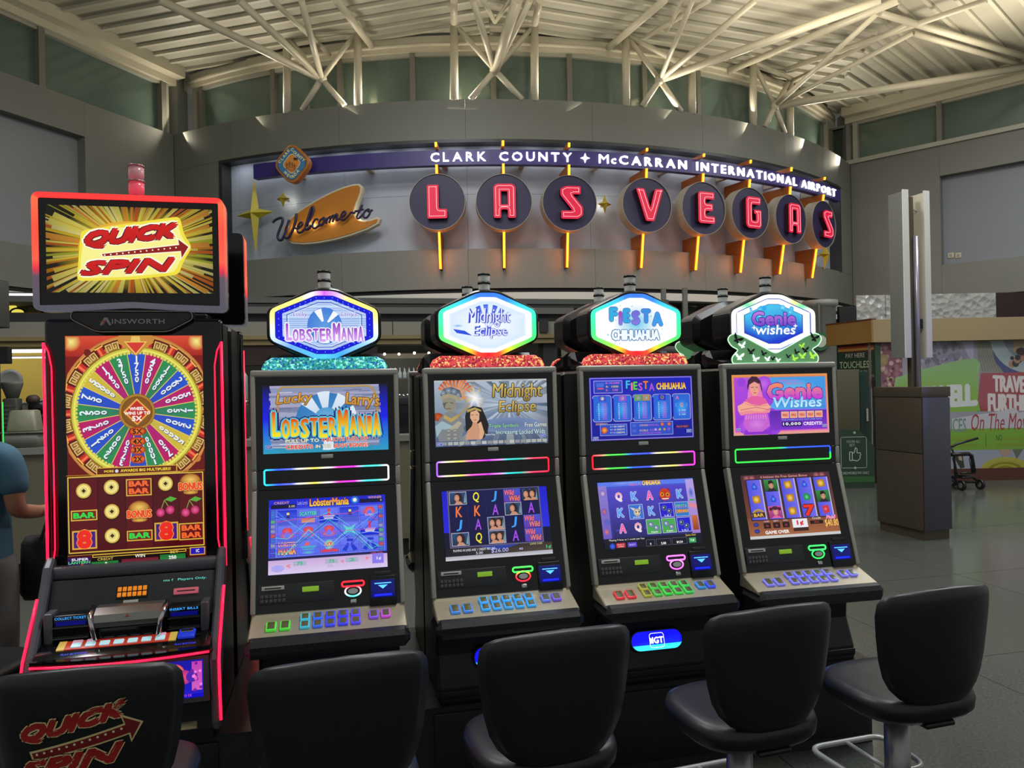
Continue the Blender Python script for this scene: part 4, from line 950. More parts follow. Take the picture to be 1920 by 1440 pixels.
def top_fiesta(A):
    A.rect(0, 0, 506, 292, '1418b8', '0e1490'); A.frame(4, 4, 502, 288, 5, '8878d8'); A.circ(300, 66, 180, '1c30c0', '1418a8', ry=56)
    A.rect(22, 16, 158, 72, '2c4cc8', '2038a8'); A.frame(22, 16, 158, 72, 4, '9088e0'); A.rect(34, 26, 70, 44, '4468d8'); A.rect(38, 48, 68, 55, 'd05078'); A.text('5-10,000', 78, 22, 146, 32, 'f078e0', .03); A.text('4-  1000', 78, 38, 140, 48, 'f0e060', .03); A.text('3-   100', 78, 54, 138, 64, 'f078e0', .03)
    x = 176
    for ch, c, w_, y0 in (('F', '3cb4f0', 22, 16), ('I', 'e878b8', 9, 26), ('E', '58d848', 20, 22), ('S', 'b858e0', 22, 28), ('T', 'f07848', 25, 20), ('A', 'a050e0', 28, 30)): A.text(ch, x, y0, x + w_, y0 + 38, c, .05, out='101060', ow=.05); x += w_ + 3
    A.text('CHIHUAHUA', 326, 30, 474, 62, 'f4a040', .04, c2='f8e080', out='5a1c10', ow=.05)
    for k in range(5):
        x0 = 14 + k * 97; A.poly(roundpoly([(x0, 84), (x0 + 88, 84), (x0 + 88, 204), (x0, 204)], 12), '181c98'); A.poly(roundpoly([(x0 + 3, 87), (x0 + 85, 87), (x0 + 85, 201), (x0 + 3, 201)], 11), ['2060d0'] * 20 if False else '2464d4'); A.line(roundpoly([(x0, 84), (x0 + 88, 84), (x0 + 88, 204), (x0, 204)], 12) + [(x0 + 88, 84)][:0], 4, '9a9cd8'); A.circ(x0 + 44, 150, 34, '38a4f0', '2464d4', ry=44)
        if k < 4:
            for j in range(2 if k == 2 else 1): xx = x0 + (28 if k != 2 else 6 + j * 40); A.rect(xx, 84, xx + 36, 112, ('3c48c8', '9050d0', '68a050' if j == 0 else 'b08848', '3030c0')[k]); A.circ(xx + 18, 98, 9, ('e8e8f4', 'd890e0', 'a8c0a0', '282858')[k], '8888a0'); A.circ(xx + 15, 96, 2, '101020', n=8)
            for j in range(9): A.text(str(random.choice((5, 4, 3, 2))), x0 + 24, 120 + j * 8.6, x0 + 30, 125.5 + j * 8.6, 'f0f8e8', .02); A.text(str(random.choice((1000, 250, 100, 50, 500))), x0 + 44, 120 + j * 8.6, x0 + 66, 125.5 + j * 8.6, 'e048d8', .02)
        else:
            A.text('A', x0 + 16, 92, x0 + 32, 110, 'e868b0', .05); A.text('K', x0 + 12, 126, x0 + 28, 146, '4888e8', .05); A.text('Q', x0 + 36, 126, x0 + 52, 146, 'e88870', .05); A.text('J', x0 + 62, 126, x0 + 74, 146, '4888e8', .05)
            for j in range(3): A.text('5 100', x0 + 30, 158 + j * 10, x0 + 64, 164 + j * 10, 'e048d8' if j % 2 else 'f0f8e8', .02)
    A.text('DISPERSO', 24, 210, 80, 220, 'f0c048', .05); A.rect(44, 218, 172, 268, '2c4cc0'); A.frame(44, 218, 172, 268, 3, '8c94d8'); A.circ(64, 244, 15, 'f0b048', 'c83818'); A.burst(64, 244, 8, 18, 14, ['d84818', 'f09030'])
    for j in range(3): A.text('%d = %s CREDITS' % (5 - j, ('100', '10', '5')[j]), 92, 224 + j * 14, 162, 232 + j * 14, 'f4f0d0', .02)
    A.rect(190, 212, 398, 272, '2c4cc0'); A.frame(190, 212, 398, 272, 3, '8c94d8')
    for j in range(2): A.rect(198, 220 + j * 24, 218, 234 + j * 24, '4060d0'); A.text(('COMODIN', 'DOBLE')[j], 234, 222 + j * 24, 276, 231 + j * 24, 'f4c050', .04); A.text(('PAYS ALL', 'X2 X3')[j], 282, 222 + j * 24, 330, 230 + j * 24, 'e050e0', .02)
    A.text('ALL WINS PAID LEFT TO RIGHT', 232, 260, 340, 266, 'e050e0', .0); A.circ(346, 224, 8, 'f09040', 'c83818'); A.circ(380, 224, 8, 'f09040', 'c83818')
    for j in range(4): A.circ(312 + j * 22, 248, 6, ('b0a0e0', '90c060', 'c09050', 'a050d0')[j], n=8)
    A.rect(412, 230, 480, 246, '382058'); A.text('MULTI WAY', 418, 234, 474, 242, 'f07090', .03); igtlogo(A, 466, 252); igtlogo(A, 8, 272)
def top_genie(A):
    A.rect(0, 0, 506, 292, 'e0904c', 'e09a90'); A.rect(8, 10, 498, 278, 'd87848', 'e060c0'); A.poly([(12, 14), (494, 14), (494, 272), (12, 272)], ['b048d8', '3ca4e8', '8a48e0', '9030d8'])
    A.poly([(200, 14), (494, 14), (494, 172), (190, 172)], ['4c9ce0', '3c98e4', '3c8cd8', '4ca8ec']); A.circ(330, 90, 130, '6cc4f0', '4098e0', ry=70)
    for k in range(10): A.circ(random.uniform(20, 220), random.uniform(30, 260), random.uniform(20, 50), random.choice(['b850e0', '9c38d8', 'c868e8', '7c30d0']), '9a40d8', n=12)
    A.poly([(60, 268), (190, 268), (200, 290), (50, 290)], '8a2cd0'); A.rect(190, 178, 494, 272, '5820a8', '7c30c8')
    # figure with folded arms and veil
    A.poly([(84, 26), (104, 8), (130, 10), (148, 30), (156, 70), (152, 110), (90, 110), (78, 60)], '3c1838'); A.poly([(92, 36), (120, 26), (144, 42), (150, 70), (160, 120), (76, 124), (84, 70)], 'e878b8'); A.poly([(96, 44), (120, 36), (138, 50), (138, 80), (124, 104), (106, 102), (94, 80)], 'e8a088'); A.poly([(88, 38), (118, 22), (142, 36), (142, 46), (116, 34), (90, 48)], '4a1c2c')
    A.line([(100, 62), (112, 60)], 3, '4a2040'); A.line([(122, 60), (134, 63)], 3, '4a2040'); A.line([(110, 88), (124, 88)], 3.4, 'b02858'); A.line([(116, 66), (114, 78), (119, 79)], 1.6, 'b87060')
    A.poly([(70, 118), (100, 104), (130, 104), (170, 116), (190, 150), (176, 190), (60, 190), (46, 150)], 'e05ca0'); A.poly([(24, 168), (60, 128), (80, 140), (150, 150), (196, 168), (190, 186), (110, 186), (40, 196)], 'e88c98'); A.poly([(24, 150), (70, 130), (120, 154), (180, 140), (200, 160), (150, 180), (90, 172), (30, 180)], 'f0a890'); A.line([(40, 170), (120, 158), (190, 172)], 2.5, 'b04878'); A.line([(66, 140), (110, 150), (180, 150)], 2, 'c86078')
    A.poly([(60, 190), (180, 190), (190, 250), (150, 276), (76, 276), (52, 240)], 'c860d0'); A.circ(120, 240, 50, 'd880e0', 'c060d0', ry=30)
    for k in range(9): A.line([(70 + k * 12, 196), (66 + k * 13, 214)], 2, 'f0b8d8', same=k > 0)
    A.text('SUPER STACKS', 244, 28, 348, 38, 'd848c8', .03); A.text('FREE GAMES', 280, 42, 372, 52, 'd84890', .03); A.text('Genie', 178, 42, 478, 126, 'f09040', .09, c2='c020d8', out='6018a0', ow=.04); A.text('Wishes', 210, 112, 470, 164, '8cd0f4', .04, .1, c2='c8f0ff', out='3070c8', ow=.03)
    for k in range(5): x = 252 + k * 45; A.rect(x, 184, x + 38, 214, 'e8a088'); A.frame(x, 184, x + 38, 214, 2, 'f4c8a0'); A.text('WILD', x + 5, 194, x + 33, 206, 'c03c28', .05)
    A.text('FIVE SYMBOLS ON ANY LINE PAYS', 252, 220, 466, 226, '58c8f0', .0); A.rect(252, 232, 358, 256, '30106c'); A.text('10,000', 258, 236, 352, 252, 'ffffff', .05, sp=1.15); A.text('CREDITS!', 366, 236, 466, 252, 'fff4ff', .04); igtlogo(A, 468, 250, .9); igtlogo(A, 12, 256, .9)

def reelbox(A, x, y, w_, h_, c): A.rect(x, y, x + w_, y + h_, c); A.frame(x, y, x + w_, y + h_, 1.6, '303070')
def main_lobster(A):
    A.rect(0, 0, 467, 297, '2a36d8', '4452ec'); A.rect(8, 40, 459, 232, '5c6cf4', '6a78f6')
    A.rect(0, 0, 467, 30, '1820c8'); A.text('CREDIT', 20, 8, 80, 18, 'f0a8a0', .02, out='100c60', ow=.04); A.text('WINNER', 396, 4, 452, 14, 'f0a8a0', .02, out='100c60', ow=.04); A.text('Lucky Larry\'s', 112, 8, 152, 30, 'b8b0f0', .0); A.text('LobsterMania', 160, 2, 318, 34, 'e85838', .05, c2='f0d048', out='181060', ow=.06)
    A.circ(342, 16, 17, '30a0e0', '1850c8'); A.circ(342, 16, 8, 'f0e8e0'); A.rect(8, 20, 106, 36, '080838'); A.text('5.00', 78, 24, 102, 33, 'f0e8c0', .03); A.rect(362, 14, 456, 30, '080838'); A.text('0', 446, 18, 452, 26, 'f0e8c0', .03)
    cols = ['scatter', 'buoy', 'boat', 'boot', 'lamp']; ids = [['L', 'S', 'E', 'L', 'C'], ['B', 'H', 'H', 'X', 'E'], ['M', 'O', 'N', 'Z', 'Z']]
    for i in range(5):
        for j in range(3):
            x = 34 + i * 82; y = 44 + j * 62; A.rect(x, y, x + 76, y + 58, '6a78f0', '5464ec'); A.frame(x, y, x + 76, y + 58, 1.4, '38409c'); k = ids[j][i]
            if k == 'L': A.rect(x, y, x + 76, y + 34, '1c2ccc', '3c58e0'); A.poly([(x + 34, y + 34), (x + 37, y + 8), (x + 45, y + 8), (x + 48, y + 34)], '282050'); A.rect(x + 36, y + 10, x + 46, y + 20, 'e8d880'); A.poly([(x, y + 44), (x + 30, y + 30), (x + 76, y + 40), (x + 76, y + 58), (x, y + 58)], '4c58d0')
            elif k == 'S': A.text('SCATTER', x + 4, y + 10, x + 72, y + 26, '50e0c0', .05, out='102060', ow=.06); A.rect(x + 12, y + 36, x + 64, y + 54, 'c86858', 'e09080')
            elif k == 'E': A.rect(x, y + 30, x + 76, y + 58, '1028d0'); A.poly([(x + 32, y + 2), (x + 44, y + 2), (x + 42, y + 30), (x + 34, y + 30)], 'd83848'); A.poly([(x + 14, y + 30), (x + 62, y + 30), (x + 54, y + 46), (x + 22, y + 46)], 'c0b8d8'); A.line([(x, y + 48), (x + 40, y + 44), (x + 76, y + 50)], 3, '88a8f8')
            elif k == 'C': A.sector(x + 38, y + 26, 10, 24, -110, 110, 'd83850', 'e86870'); A.rect(x + 20, y + 34, x + 56, y + 40, 'f0e0e8')
            elif k in 'BH': A.circ(x + 38, y + 22, 20, 'e06070', 'c83850', ry=13); A.circ(x + 38, y + 42, 26, '8898f0', 'c04870', ry=11); A.circ(x + 38, y + 38, 12, '6878f0')
            elif k == 'X': A.poly([(x + 10, y + 8), (x + 38, y + 24), (x + 66, y + 6), (x + 50, y + 30), (x + 68, y + 54), (x + 38, y + 38), (x + 8, y + 54), (x + 24, y + 30)], '60d0c8')
            elif k == 'Z': A.poly([(x + 6, y + 50), (x + 30, y + 20), (x + 36, y + 30), (x + 24, y + 56)], '1838c8'); A.poly([(x + 70, y + 50), (x + 46, y + 20), (x + 40, y + 30), (x + 52, y + 56)], '1838c8'); A.rect(x + 26, y + 6, x + 52, y + 16, '1838c8')
            elif k == 'M': A.text('LOBSTER', x + 4, y + 4, x + 72, y + 22, 'e8a0a0', .05, out='282080', ow=.05); A.text('MANIA', x + 4, y + 28, x + 72, y + 54, 'f04848', .05, c2='f8c860', out='282080', ow=.05)
            elif k == 'O': A.poly([(x + 8, y + 24), (x + 68, y + 24), (x + 58, y + 40), (x + 18, y + 40)], '48a8c8'); A.poly([(x + 20, y + 22), (x + 36, y + 4), (x + 44, y + 22)], 'e06050'); A.circ(x + 38, y + 50, 26, '50c0b0', '6070f0', ry=7)
            elif k == 'N': A.circ(x + 38, y + 24, 20, 'f0d868', '4cb0d0'); A.text('LUCKY', x + 18, y + 14, x + 58, y + 30, 'd83848', .05); A.text('LobsterMania', x + 4, y + 38, x + 72, y + 54, 'f04848', .05, out='282080', ow=.05)
    for j, (c, pts) in enumerate((('60a8f8', [(8, 56), (80, 92), (156, 150), (236, 210), (318, 150), (396, 96), (456, 56)]), ('48c8c8', [(8, 150), (74, 160), (156, 92), (238, 60), (316, 120), (400, 190), (456, 222)]), ('3038c8', [(8, 76), (72, 70), (156, 80), (460, 82)]), ('b848c0', [(8, 138), (456, 140)]), ('38b0a8', [(8, 220), (76, 212), (156, 150), (236, 90), (320, 150), (400, 220), (456, 200)]), ('5058e0', [(8, 204), (456, 196)]), ('70d8c8', [(60, 226), (156, 128), (238, 200), (318, 128), (410, 222)]), ('c84890', [(8, 92), (236, 72), (330, 70), (360, 60), (456, 120)]), ('2830b8', [(8, 178), (120, 180), (236, 96), (330, 190), (456, 60)]), ('4890e8', [(34, 50), (156, 168), (238, 96), (330, 168), (440, 50)]))): A.line(pts, 2.4, c)
    for j in range(10):
        for x in (8, 436): A.rect(x, 44 + j * 19, x + 18, 58 + j * 19, random.choice(['8c90c0', '3c70d0', 'c05060', '50a880', '4048c8'])); A.frame(x, 44 + j * 19, x + 18, 58 + j * 19, 1.4, '101040')
    A.rect(0, 232, 467, 242, '181850'); A.text('GAME OVER', 400, 234, 448, 241, 'd84848', .03); A.rect(0, 242, 467, 297, 'c8a8d8', 'd8c8ec')
    for x, t_ in ((96, '75'), (220, '75'), (300, '2')): A.rect(x, 250, x + 50, 268, 'a8b0c8'); A.text(t_, x + 14, 252, x + 36, 265, '40b080', .06)
    A.text('250', 228, 272, 250, 282, 'b090b0', .03); A.circ(36, 274, 26, 'a8a4f0', 'b0a8ec', ry=14); A.rect(406, 240, 452, 280, '8878e8'); A.text('1¢', 424, 254, 442, 268, 'f0f4ff', .04); A.poly([(64, 266), (84, 258), (84, 276)], 'e08ca0'); A.poly([(396, 256), (380, 248), (380, 264)], 'e08ca0'); A.poly([(278, 262), (292, 256), (292, 270)], 'e08ca0')
def main_eclipse(A):
    A.rect(0, 0, 467, 297, '0c0c50', '06060c'); A.rect(0, 4, 22, 180, '1818c8', '2020d8'); A.rect(428, 4, 467, 180, '1818c8', '2828d8'); A.poly([(0, 180), (22, 180), (30, 240), (0, 240)], '0a0a30'); A.rect(22, 2, 434, 246, '5c5878'); A.rect(28, 6, 428, 240, '12124c', '0c0c3c')
    G = [['P', 'Q', 'J', 'W', 'D'], ['K', 'K', 'A', 'P', 'A'], ['J', 'A', 'D', 'J', 'W'], ['P', 'Q', 'D', 'A', 'W']]; CC = {'Q': 'e8e040', 'J': '3c9cf0', 'K': 'f07840', 'A': 'a048e8'}
    for i in range(5):
        A.line([(28 + i * 80, 6), (28 + i * 80, 240)], 1.5, '24245c')
        for j in range(4):
            x = 28 + i * 80; y = 7 + j * 58; k = G[j][i]
            if k in CC: A.text(k, x + 26, y + 6, x + 54, y + 52, CC[k], .02, .1, out='101030', ow=.04)
            elif k == 'W': A.rect(x + 2, y + 1, x + 78, y + 57, '4050c8', '6038a8'); A.text('Wild', x + 6, y + 4, x + 50, y + 28, 'f07088', .04, .15, out='401050', ow=.05); A.text('Wild', x + 26, y + 30, x + 74, y + 54, 'f08070', .04, .15, out='401050', ow=.05)
            else:
                A.rect(x + 2, y + 1, x + 78, y + 57, 'a8a4b8' if k == 'P' or j > 1 else '181840'); A.rect(x + 5, y + 4, x + 75, y + 54, '284878', '1c3048'); ds_ = (0,) if k == 'P' else (-14, 14)
                for d in ds_: A.circ(x + 42 + d, y + 28, 19, '1c1418', '2c2028', ry=24); A.circ(x + 36 + d, y + 28, 11, 'd89c80', 'b87c64', ry=15); A.poly([(x + 24 + d, y + 54), (x + 34 + d, y + 42), (x + 50 + d, y + 42), (x + 62 + d, y + 54)], 'c88c70')
                A.poly([(x + 64, y + 50), (x + 72, y + 10), (x + 74, y + 50)], '6c9ca8')
    A.poly([(0, 246), (467, 246), (467, 280), (0, 280)], ['101020', '3a2c24', '4c4038', '141020']); A.poly([(150, 246), (320, 246), (260, 262), (200, 262)], '283c98'); A.rect(0, 280, 467, 297, 'a8a8b4', 'c8c8d0')
    A.text('PLAYING 40 LINES AND 1 CREDIT PER LINE', 34, 252, 214, 262, 'e8ecf4', .02); A.text('5.00', 130, 266, 160, 277, 'd8e0f8', .02); A.text('$26.00', 196, 258, 272, 278, 'b8c0ff', .02, .1); A.text('40', 318, 262, 336, 272, 'c0c8f0', .02); A.text('GAME OVER', 368, 246, 424, 254, 'd8c890', .03); A.text('1¢', 440, 258, 462, 276, '40c070', .05)
def main_fiesta(A):
    A.rect(0, 0, 467, 297, '4858d0', '201c60'); A.poly([(0, 0), (467, 0), (467, 20), (0, 20)], '5878e8'); A.circ(120, 8, 60, '8898e8', '5878e8', ry=8)
    A.rect(0, 16, 40, 250, '8c7cd0', '6c58b8'); A.rect(427, 4, 467, 250, 'b09ce0', 'a078c8')
    for x, y, c in ((12, 50, 'd8b8d8'), (10, 130, 'c86858'), (16, 180, '4868d0'), (10, 220, 'd87850')): A.circ(x + 8, y, 14, c, '6c58b8', ry=16)
    A.poly([(427, 110), (467, 120), (467, 140), (427, 130)], 'd88898'); A.circ(448, 66, 12, '4058c0', '8c90e0', ry=24); A.rect(434, 170, 462, 236, 'c86838', '8c3c20'); A.rect(436, 96, 460, 104, '38a058')
    A.poly([(40, 30), (427, 26), (424, 250), (52, 252)], ['5048c8', '4c44c4', '28266c', '24225c']); 
    for k in range(16): x, y = random.uniform(60, 400), random.uniform(50, 230); A.rect(x, y, x + 26, y + 8, '4440a8', same=k > 0)
    A.text('FIESTA', 150, 2, 208, 22, '40b0e8', .05, c2='d048c0'); A.text('CHIHUAHUA', 214, 0, 304, 22, 'f4b040', .05, c2='f8e8a0', out='502010', ow=.06)
    G = [['Q', 'K', 'A', 'M', 'K'], ['K', 'D', 'K', 'U', 'F'], ['A', 'Q', 'N', 'N', 'U']]; CC = {'Q': 'f09098', 'K': '58a0f0', 'A': 'f060b0'}
    for i in range(5):
        for j in range(3):
            x = 58 + i * 74; y = 36 + j * 70; k = G[j][i]
            if k in CC: A.text(k, x + 20, y + 12, x + 52, y + 54, CC[k], .06, out='e8e0f8', ow=.03, c2='f0e8f4' if k == 'Q' else None)
            elif k == 'M': A.burst(x + 37, y + 32, 6, 36, 22, ['c82818', 'd84028', '8c1810']); A.circ(x + 37, y + 32, 27, 'a82418', 'd03820'); A.circ(x + 24, y + 32, 11, 'f0a030', 'c86818'); A.circ(x + 50, y + 34, 11, 'f0a030', 'c86818'); A.circ(x + 24, y + 32, 4, '301008'); A.circ(x + 50, y + 34, 4, '301008'); A.line([(x + 22, y + 52), (x + 52, y + 52)], 4, 'f4f0e0')
            else:
                c = {'D': '3070d0', 'U': '2018c8', 'F': '3078c8', 'N': '48a850'}[k]; A.rect(x + 2, y, x + 70, y + 66, c); A.frame(x + 3, y + 1, x + 69, y + 65, 2, 'c0c8e8')
                if k == 'F': A.text('FIESTA', x + 8, y + 12, x + 64, y + 28, '50d060', .05, c2='c050d0'); A.text('CHIHUAHUA', x + 6, y + 34, x + 66, y + 50, 'f4a050', .05, out='502010', ow=.05)
                elif k == 'D': A.circ(x + 40, y + 36, 17, 'e8dcc8', 'b0a088'); A.poly([(x + 24, y + 28), (x + 8, y + 12), (x + 32, y + 18)], 'e0ccb8'); A.poly([(x + 48, y + 20), (x + 58, y + 4), (x + 58, y + 26)], 'e0ccb8'); A.circ(x + 36, y + 34, 3.5, '181018', n=10); A.circ(x + 50, y + 34, 3.5, '181018', n=10); A.text('JULIO', x + 18, y + 54, x + 54, y + 62, 'ffffff', .03)
                else: cc = '101038' if k == 'U' else 'a8b8b0'; A.circ(x + 24, y + 24, 13, cc, '5060a0'); A.circ(x + 48, y + 40, 13, cc, '5060a0'); A.circ(x + 22, y + 22, 3, 'f0f0ff', n=8); A.circ(x + 46, y + 38, 3, 'f0f0ff', n=8); A.text('LILI' if k == 'U' else 'PAPI', x + 22, y + 54, x + 52, y + 62, 'ffffff', .03)
    A.rect(0, 252, 467, 297, '14122c', '0c0a18'); A.text('Playing 9 lines at 1 credit per line', 24, 254, 190, 264, 'f0f0e0', .04); A.text('Game Over', 388, 252, 440, 262, 'f0d048', .04)
    A.circ(36, 284, 13, '4068e8', '2038b0'); A.rect(54, 272, 96, 292, 'c02838'); A.text('PLAY 9', 60, 276, 90, 282, 'f8d8d8', .03); A.text('LINES', 62, 284, 88, 290, 'f8d8d8', .03); A.rect(108, 272, 150, 292, '5840c8'); A.text('SELECT', 114, 279, 144, 286, 'e0d8f8', .03)
    for x0, x1, t_ in ((196, 236, '9'), (244, 312, '5.00'), (320, 392, '$4.24')): A.frame(x0, 266, x1, 294, 1.2, '6c6c80'); A.text(t_, (x0 + x1) / 2 - 6 * len(t_) / 2, 280, (x0 + x1) / 2 + 6 * len(t_) / 2, 291, 'f0f0e8', .05)
    A.rect(402, 270, 436, 292, '38a060'); A.text('1¢', 411, 275, 427, 287, 'f0fff0', .05)
def main_genie(A):
    A.rect(0, 0, 467, 297, '4c2430', '7c4430'); A.rect(0, 200, 467, 284, '7c4430', 'a0603c'); A.rect(0, 284, 467, 297, 'c8c8c8')
    for x in (14, 40, 380, 410): A.circ(x + 16, 14, 18, 'b86870', '5c2c34', ry=14)
    A.text('4 Initiates the Free Games Bonus', 100, 6, 346, 18, 'f0a898', .03, .1); G = [['b', 'y', 'B'], ['g', 'd', 'p'], ['y', 'y', 'y'], ['b', 'G', '7'], ['y', 'g', 'r']]
    for i in range(5):
        x = 26 + i * 87; A.rect(x - 5, 20, x + 79, 214, '281418'); A.hgrad(x, 24, x + 70, 210, '4c50d8', '7068e8'); A.rect(x + 70, 24, x + 76, 210, 'b8b4d8')
        for j in range(3):
            y = 54 + j * 62; k = G[i][j]; cx = x + 36
            if k == 'b' or k == 'd': A.poly([(cx, y - 20), (cx + 15, y + 2), (cx + 12, y + 16), (cx - 12, y + 16), (cx - 15, y + 2)], '2848d0'); A.circ(cx, y + 2, 9, '60a8f8', '2c50d8')
            elif k == 'y': A.poly(roundpoly([(cx - 22, y - 16), (cx + 20, y - 20), (cx + 22, y + 16), (cx - 16, y + 20)], 10), 'b07820'); A.circ(cx, y, 14, 'f0d060', 'd09830')
            elif k == 'G': A.poly(roundpoly([(cx - 20, y - 12), (cx + 2, y - 20), (cx + 22, y - 8), (cx + 18, y + 14), (cx - 12, y + 18)], 6), '208858'); A.circ(cx, y, 11, '60d890', '309860')
            elif k == 'r': A.poly([(cx - 18, y - 16), (cx + 18, y - 18), (cx + 20, y + 14), (cx - 10, y + 22)], 'c83040'); A.circ(cx, y, 9, 'f08080', 'd04050')
            elif k == 'g': A.rect(x, y - 28, x + 70, y + 28, '30883c', '1c4c28'); A.poly([(cx - 24, y + 28), (cx - 12, y + 12), (cx + 14, y + 12), (cx + 26, y + 28)], '202028'); A.circ(cx, y - 2, 13, 'd8a080', 'b07c60', ry=17); A.poly([(cx - 14, y - 6), (cx - 12, y - 22), (cx + 4, y - 26), (cx + 14, y - 16), (cx + 14, y - 4), (cx + 6, y - 12)], '1c1414'); A.line([(cx - 8, y - 3), (cx - 2, y - 3)], 2, '201010'); A.line([(cx + 4, y - 3), (cx + 9, y - 3)], 2, '201010')
            elif k == 'p': A.rect(x, y - 28, x + 70, y + 28, 'c850a0', '903070'); A.circ(cx, y, 13, 'e8a890', 'c88070', ry=16); A.circ(cx, y - 18, 17, '381828', '58243c', ry=9); A.circ(cx - 22, y - 14, 8, '381828'); A.circ(cx + 22, y - 14, 8, '381828'); A.poly([(cx - 28, y + 28), (cx, y + 14), (cx + 28, y + 28)], 'e060a0')
            elif k == 'B': A.sector(cx, y + 20, 26, 38, -80, 80, 'c8a050', '806028'); A.rect(x + 2, y - 2, x + 68, y + 22, '402818'); A.text('BAR', x + 10, y + 2, x + 60, y + 18, 'e8b858', .06)
            elif k == '7': A.text('7', x + 8, y - 26, x + 66, y + 28, 'e83020', .1, out='301010', ow=.06)
    A.text('Credit', 330, 212, 376, 222, 'f0e8d0', .03); A.text('Paid', 404, 208, 454, 224, 'f060b0', .06, .2, out='fff0f8', ow=.04); A.rect(316, 228, 384, 244, '180c10'); A.text('SERIAL', 336, 232, 364, 240, 'c04030', .02); A.text('$40.80', 392, 226, 464, 264, 'f0b860', .03, out='603010', ow=.04)
    for k in range(3): A.rect(76 + k * 48, 226, 112 + k * 48, 252, '281418'); A.text(('LINES', 'BET', 'TOTAL')[k], 82 + k * 48, 216, 106 + k * 48, 222, 'e0d0e8', .02); A.circ(94 + k * 48, 240, 9, 'a83c48', '481820', ry=6)
    A.text('GAME OVER', 78, 262, 200, 278, 'f4f0f0', .06); A.rect(224, 216, 302, 256, 'e8e8f0'); A.text('1¢', 246, 222, 282, 250, 'd82838', .08); A.rect(224, 256, 302, 272, '382018')
    for y in (232, 262): A.circ(38, y, 14, '3c48b8', '202860', ry=10)

def crest(mb_, t, D):                            # acrylic crest with butterflies
    mb = mb_(Matrix.Translation((0, 0.03, 1.776)))
    P = [(x * 1.12, z) for x, z in [(-.205, 0), (.205, 0), (.207, .03), (.19, .05), (.175, .065), (.21, .085), (.225, .115), (.215, .135), (.19, .145), (.15, .13), (.0, .045), (-.15, .13), (-.19, .145), (-.215, .135), (-.225, .115), (-.21, .085), (-.175, .065), (-.19, .05), (-.207, .03)]]
    P = roundpoly(P, .02, 3); m = mat('acrylic_green', '4c7a52', 0.15, emit=.5, ecol='6ca874'); mb.prism(P, 0, .006); mb.build('acrylic_crest', m, t)
    mb = mb_(Matrix.Translation((0, 0.027, 1.776))); mb.tube([(x, 0, z) for x, z in P], .0022, 5, closed=True); mb.build('crest_edge', glow('edge_mint', 'c8ffd0', 1.2), t)
    for i, (x, z, s_, c) in enumerate(((-.185, .115, 1.25, 0), (-.12, .055, .9, 0), (-.06, .045, .75, 0), (-.015, .02, .6, 0), (.06, .03, .6, 0), (.10, .05, .7, 0), (.145, .06, .9, 0), (.19, .118, 1.2, 0), (-.16, .085, .9, 1), (-.175, .03, 1.1, 1), (-.10, .02, .9, 1), (-.04, .018, .7, 1), (.01, .012, .6, 1), (.09, .02, .8, 2), (.13, .03, .9, 2), (.18, .03, 1.0, 2), (.13, .08, .7, 2))):
        B = [(0, -.008), (.004, -.013), (.010, -.012), (.009, -.005), (.004, -.001), (.016, .001), (.022, .007), (.025, .016), (.013, .013), (.004, .006), (.001, .003), (-.003, .008), (-.010, .018), (-.017, .024), (-.017, .013), (-.012, .003), (-.004, -.001), (-.010, -.004), (-.010, -.010), (-.004, -.011)]
        B = [(p * math.cos(i * 1.3 % .8 - .4) - q * math.sin(i * 1.3 % .8 - .4), p * math.sin(i * 1.3 % .8 - .4) + q * math.cos(i * 1.3 % .8 - .4)) for p, q in B]
        mb_(Matrix.Translation((x * 1.1, 0.024, 1.776 + z))).prism([(a * s_, b * s_) for a, b in B], 0, .003).build('butterfly', (M_BLK, glow('butterfly_white', 'e8fff0', 1.1), glow('butterfly_lime', 'a8e040', .9))[c], t)

GA = dict(ring=[(0, 'd060f0'), (.06, 'd8b0f8'), (.12, 'f8f080'), (.22, 'fff480'), (.27, 'e8f8ff'), (.33, '88c8ff'), (.42, '40a0f0'), (.5, '50c8f0'), (.58, '50b8f0'), (.66, '68a8ff'), (.72, 'd8ecff'), (.78, 'fff480'), (.88, 'fff088'), (.93, 'f8f4ff'), (1, 'd060f0')], hexart=hx_lobster, top=top_lobster, main=main_lobster,
          bar=[(0, '30d8f8'), (.1, '3050ff'), (.22, '6070ff'), (.28, 'fff8e0'), (.4, 'f8e020'), (.5, 'fff0f0'), (.58, 'f040c0'), (.72, 'f030e0'), (.8, '40e0f0'), (.92, '50e8d0'), (1, 'fff0ff')], pill='ff2030', oval=[(0, '50f0e0'), (.4, 'f8f0ff'), (1, 'ff3038')],
          btn=['50d040', '40b0d0', '3868e8', '4048f0', '4040f0', '5848f0', '8050e0', 'c050d0'], glit=glitter('sequin_blue', ['2c8cc0', '1c5c9c', '3cc0b8', '2f9c7c', '9cf8e8', '2a70b8'], .75))
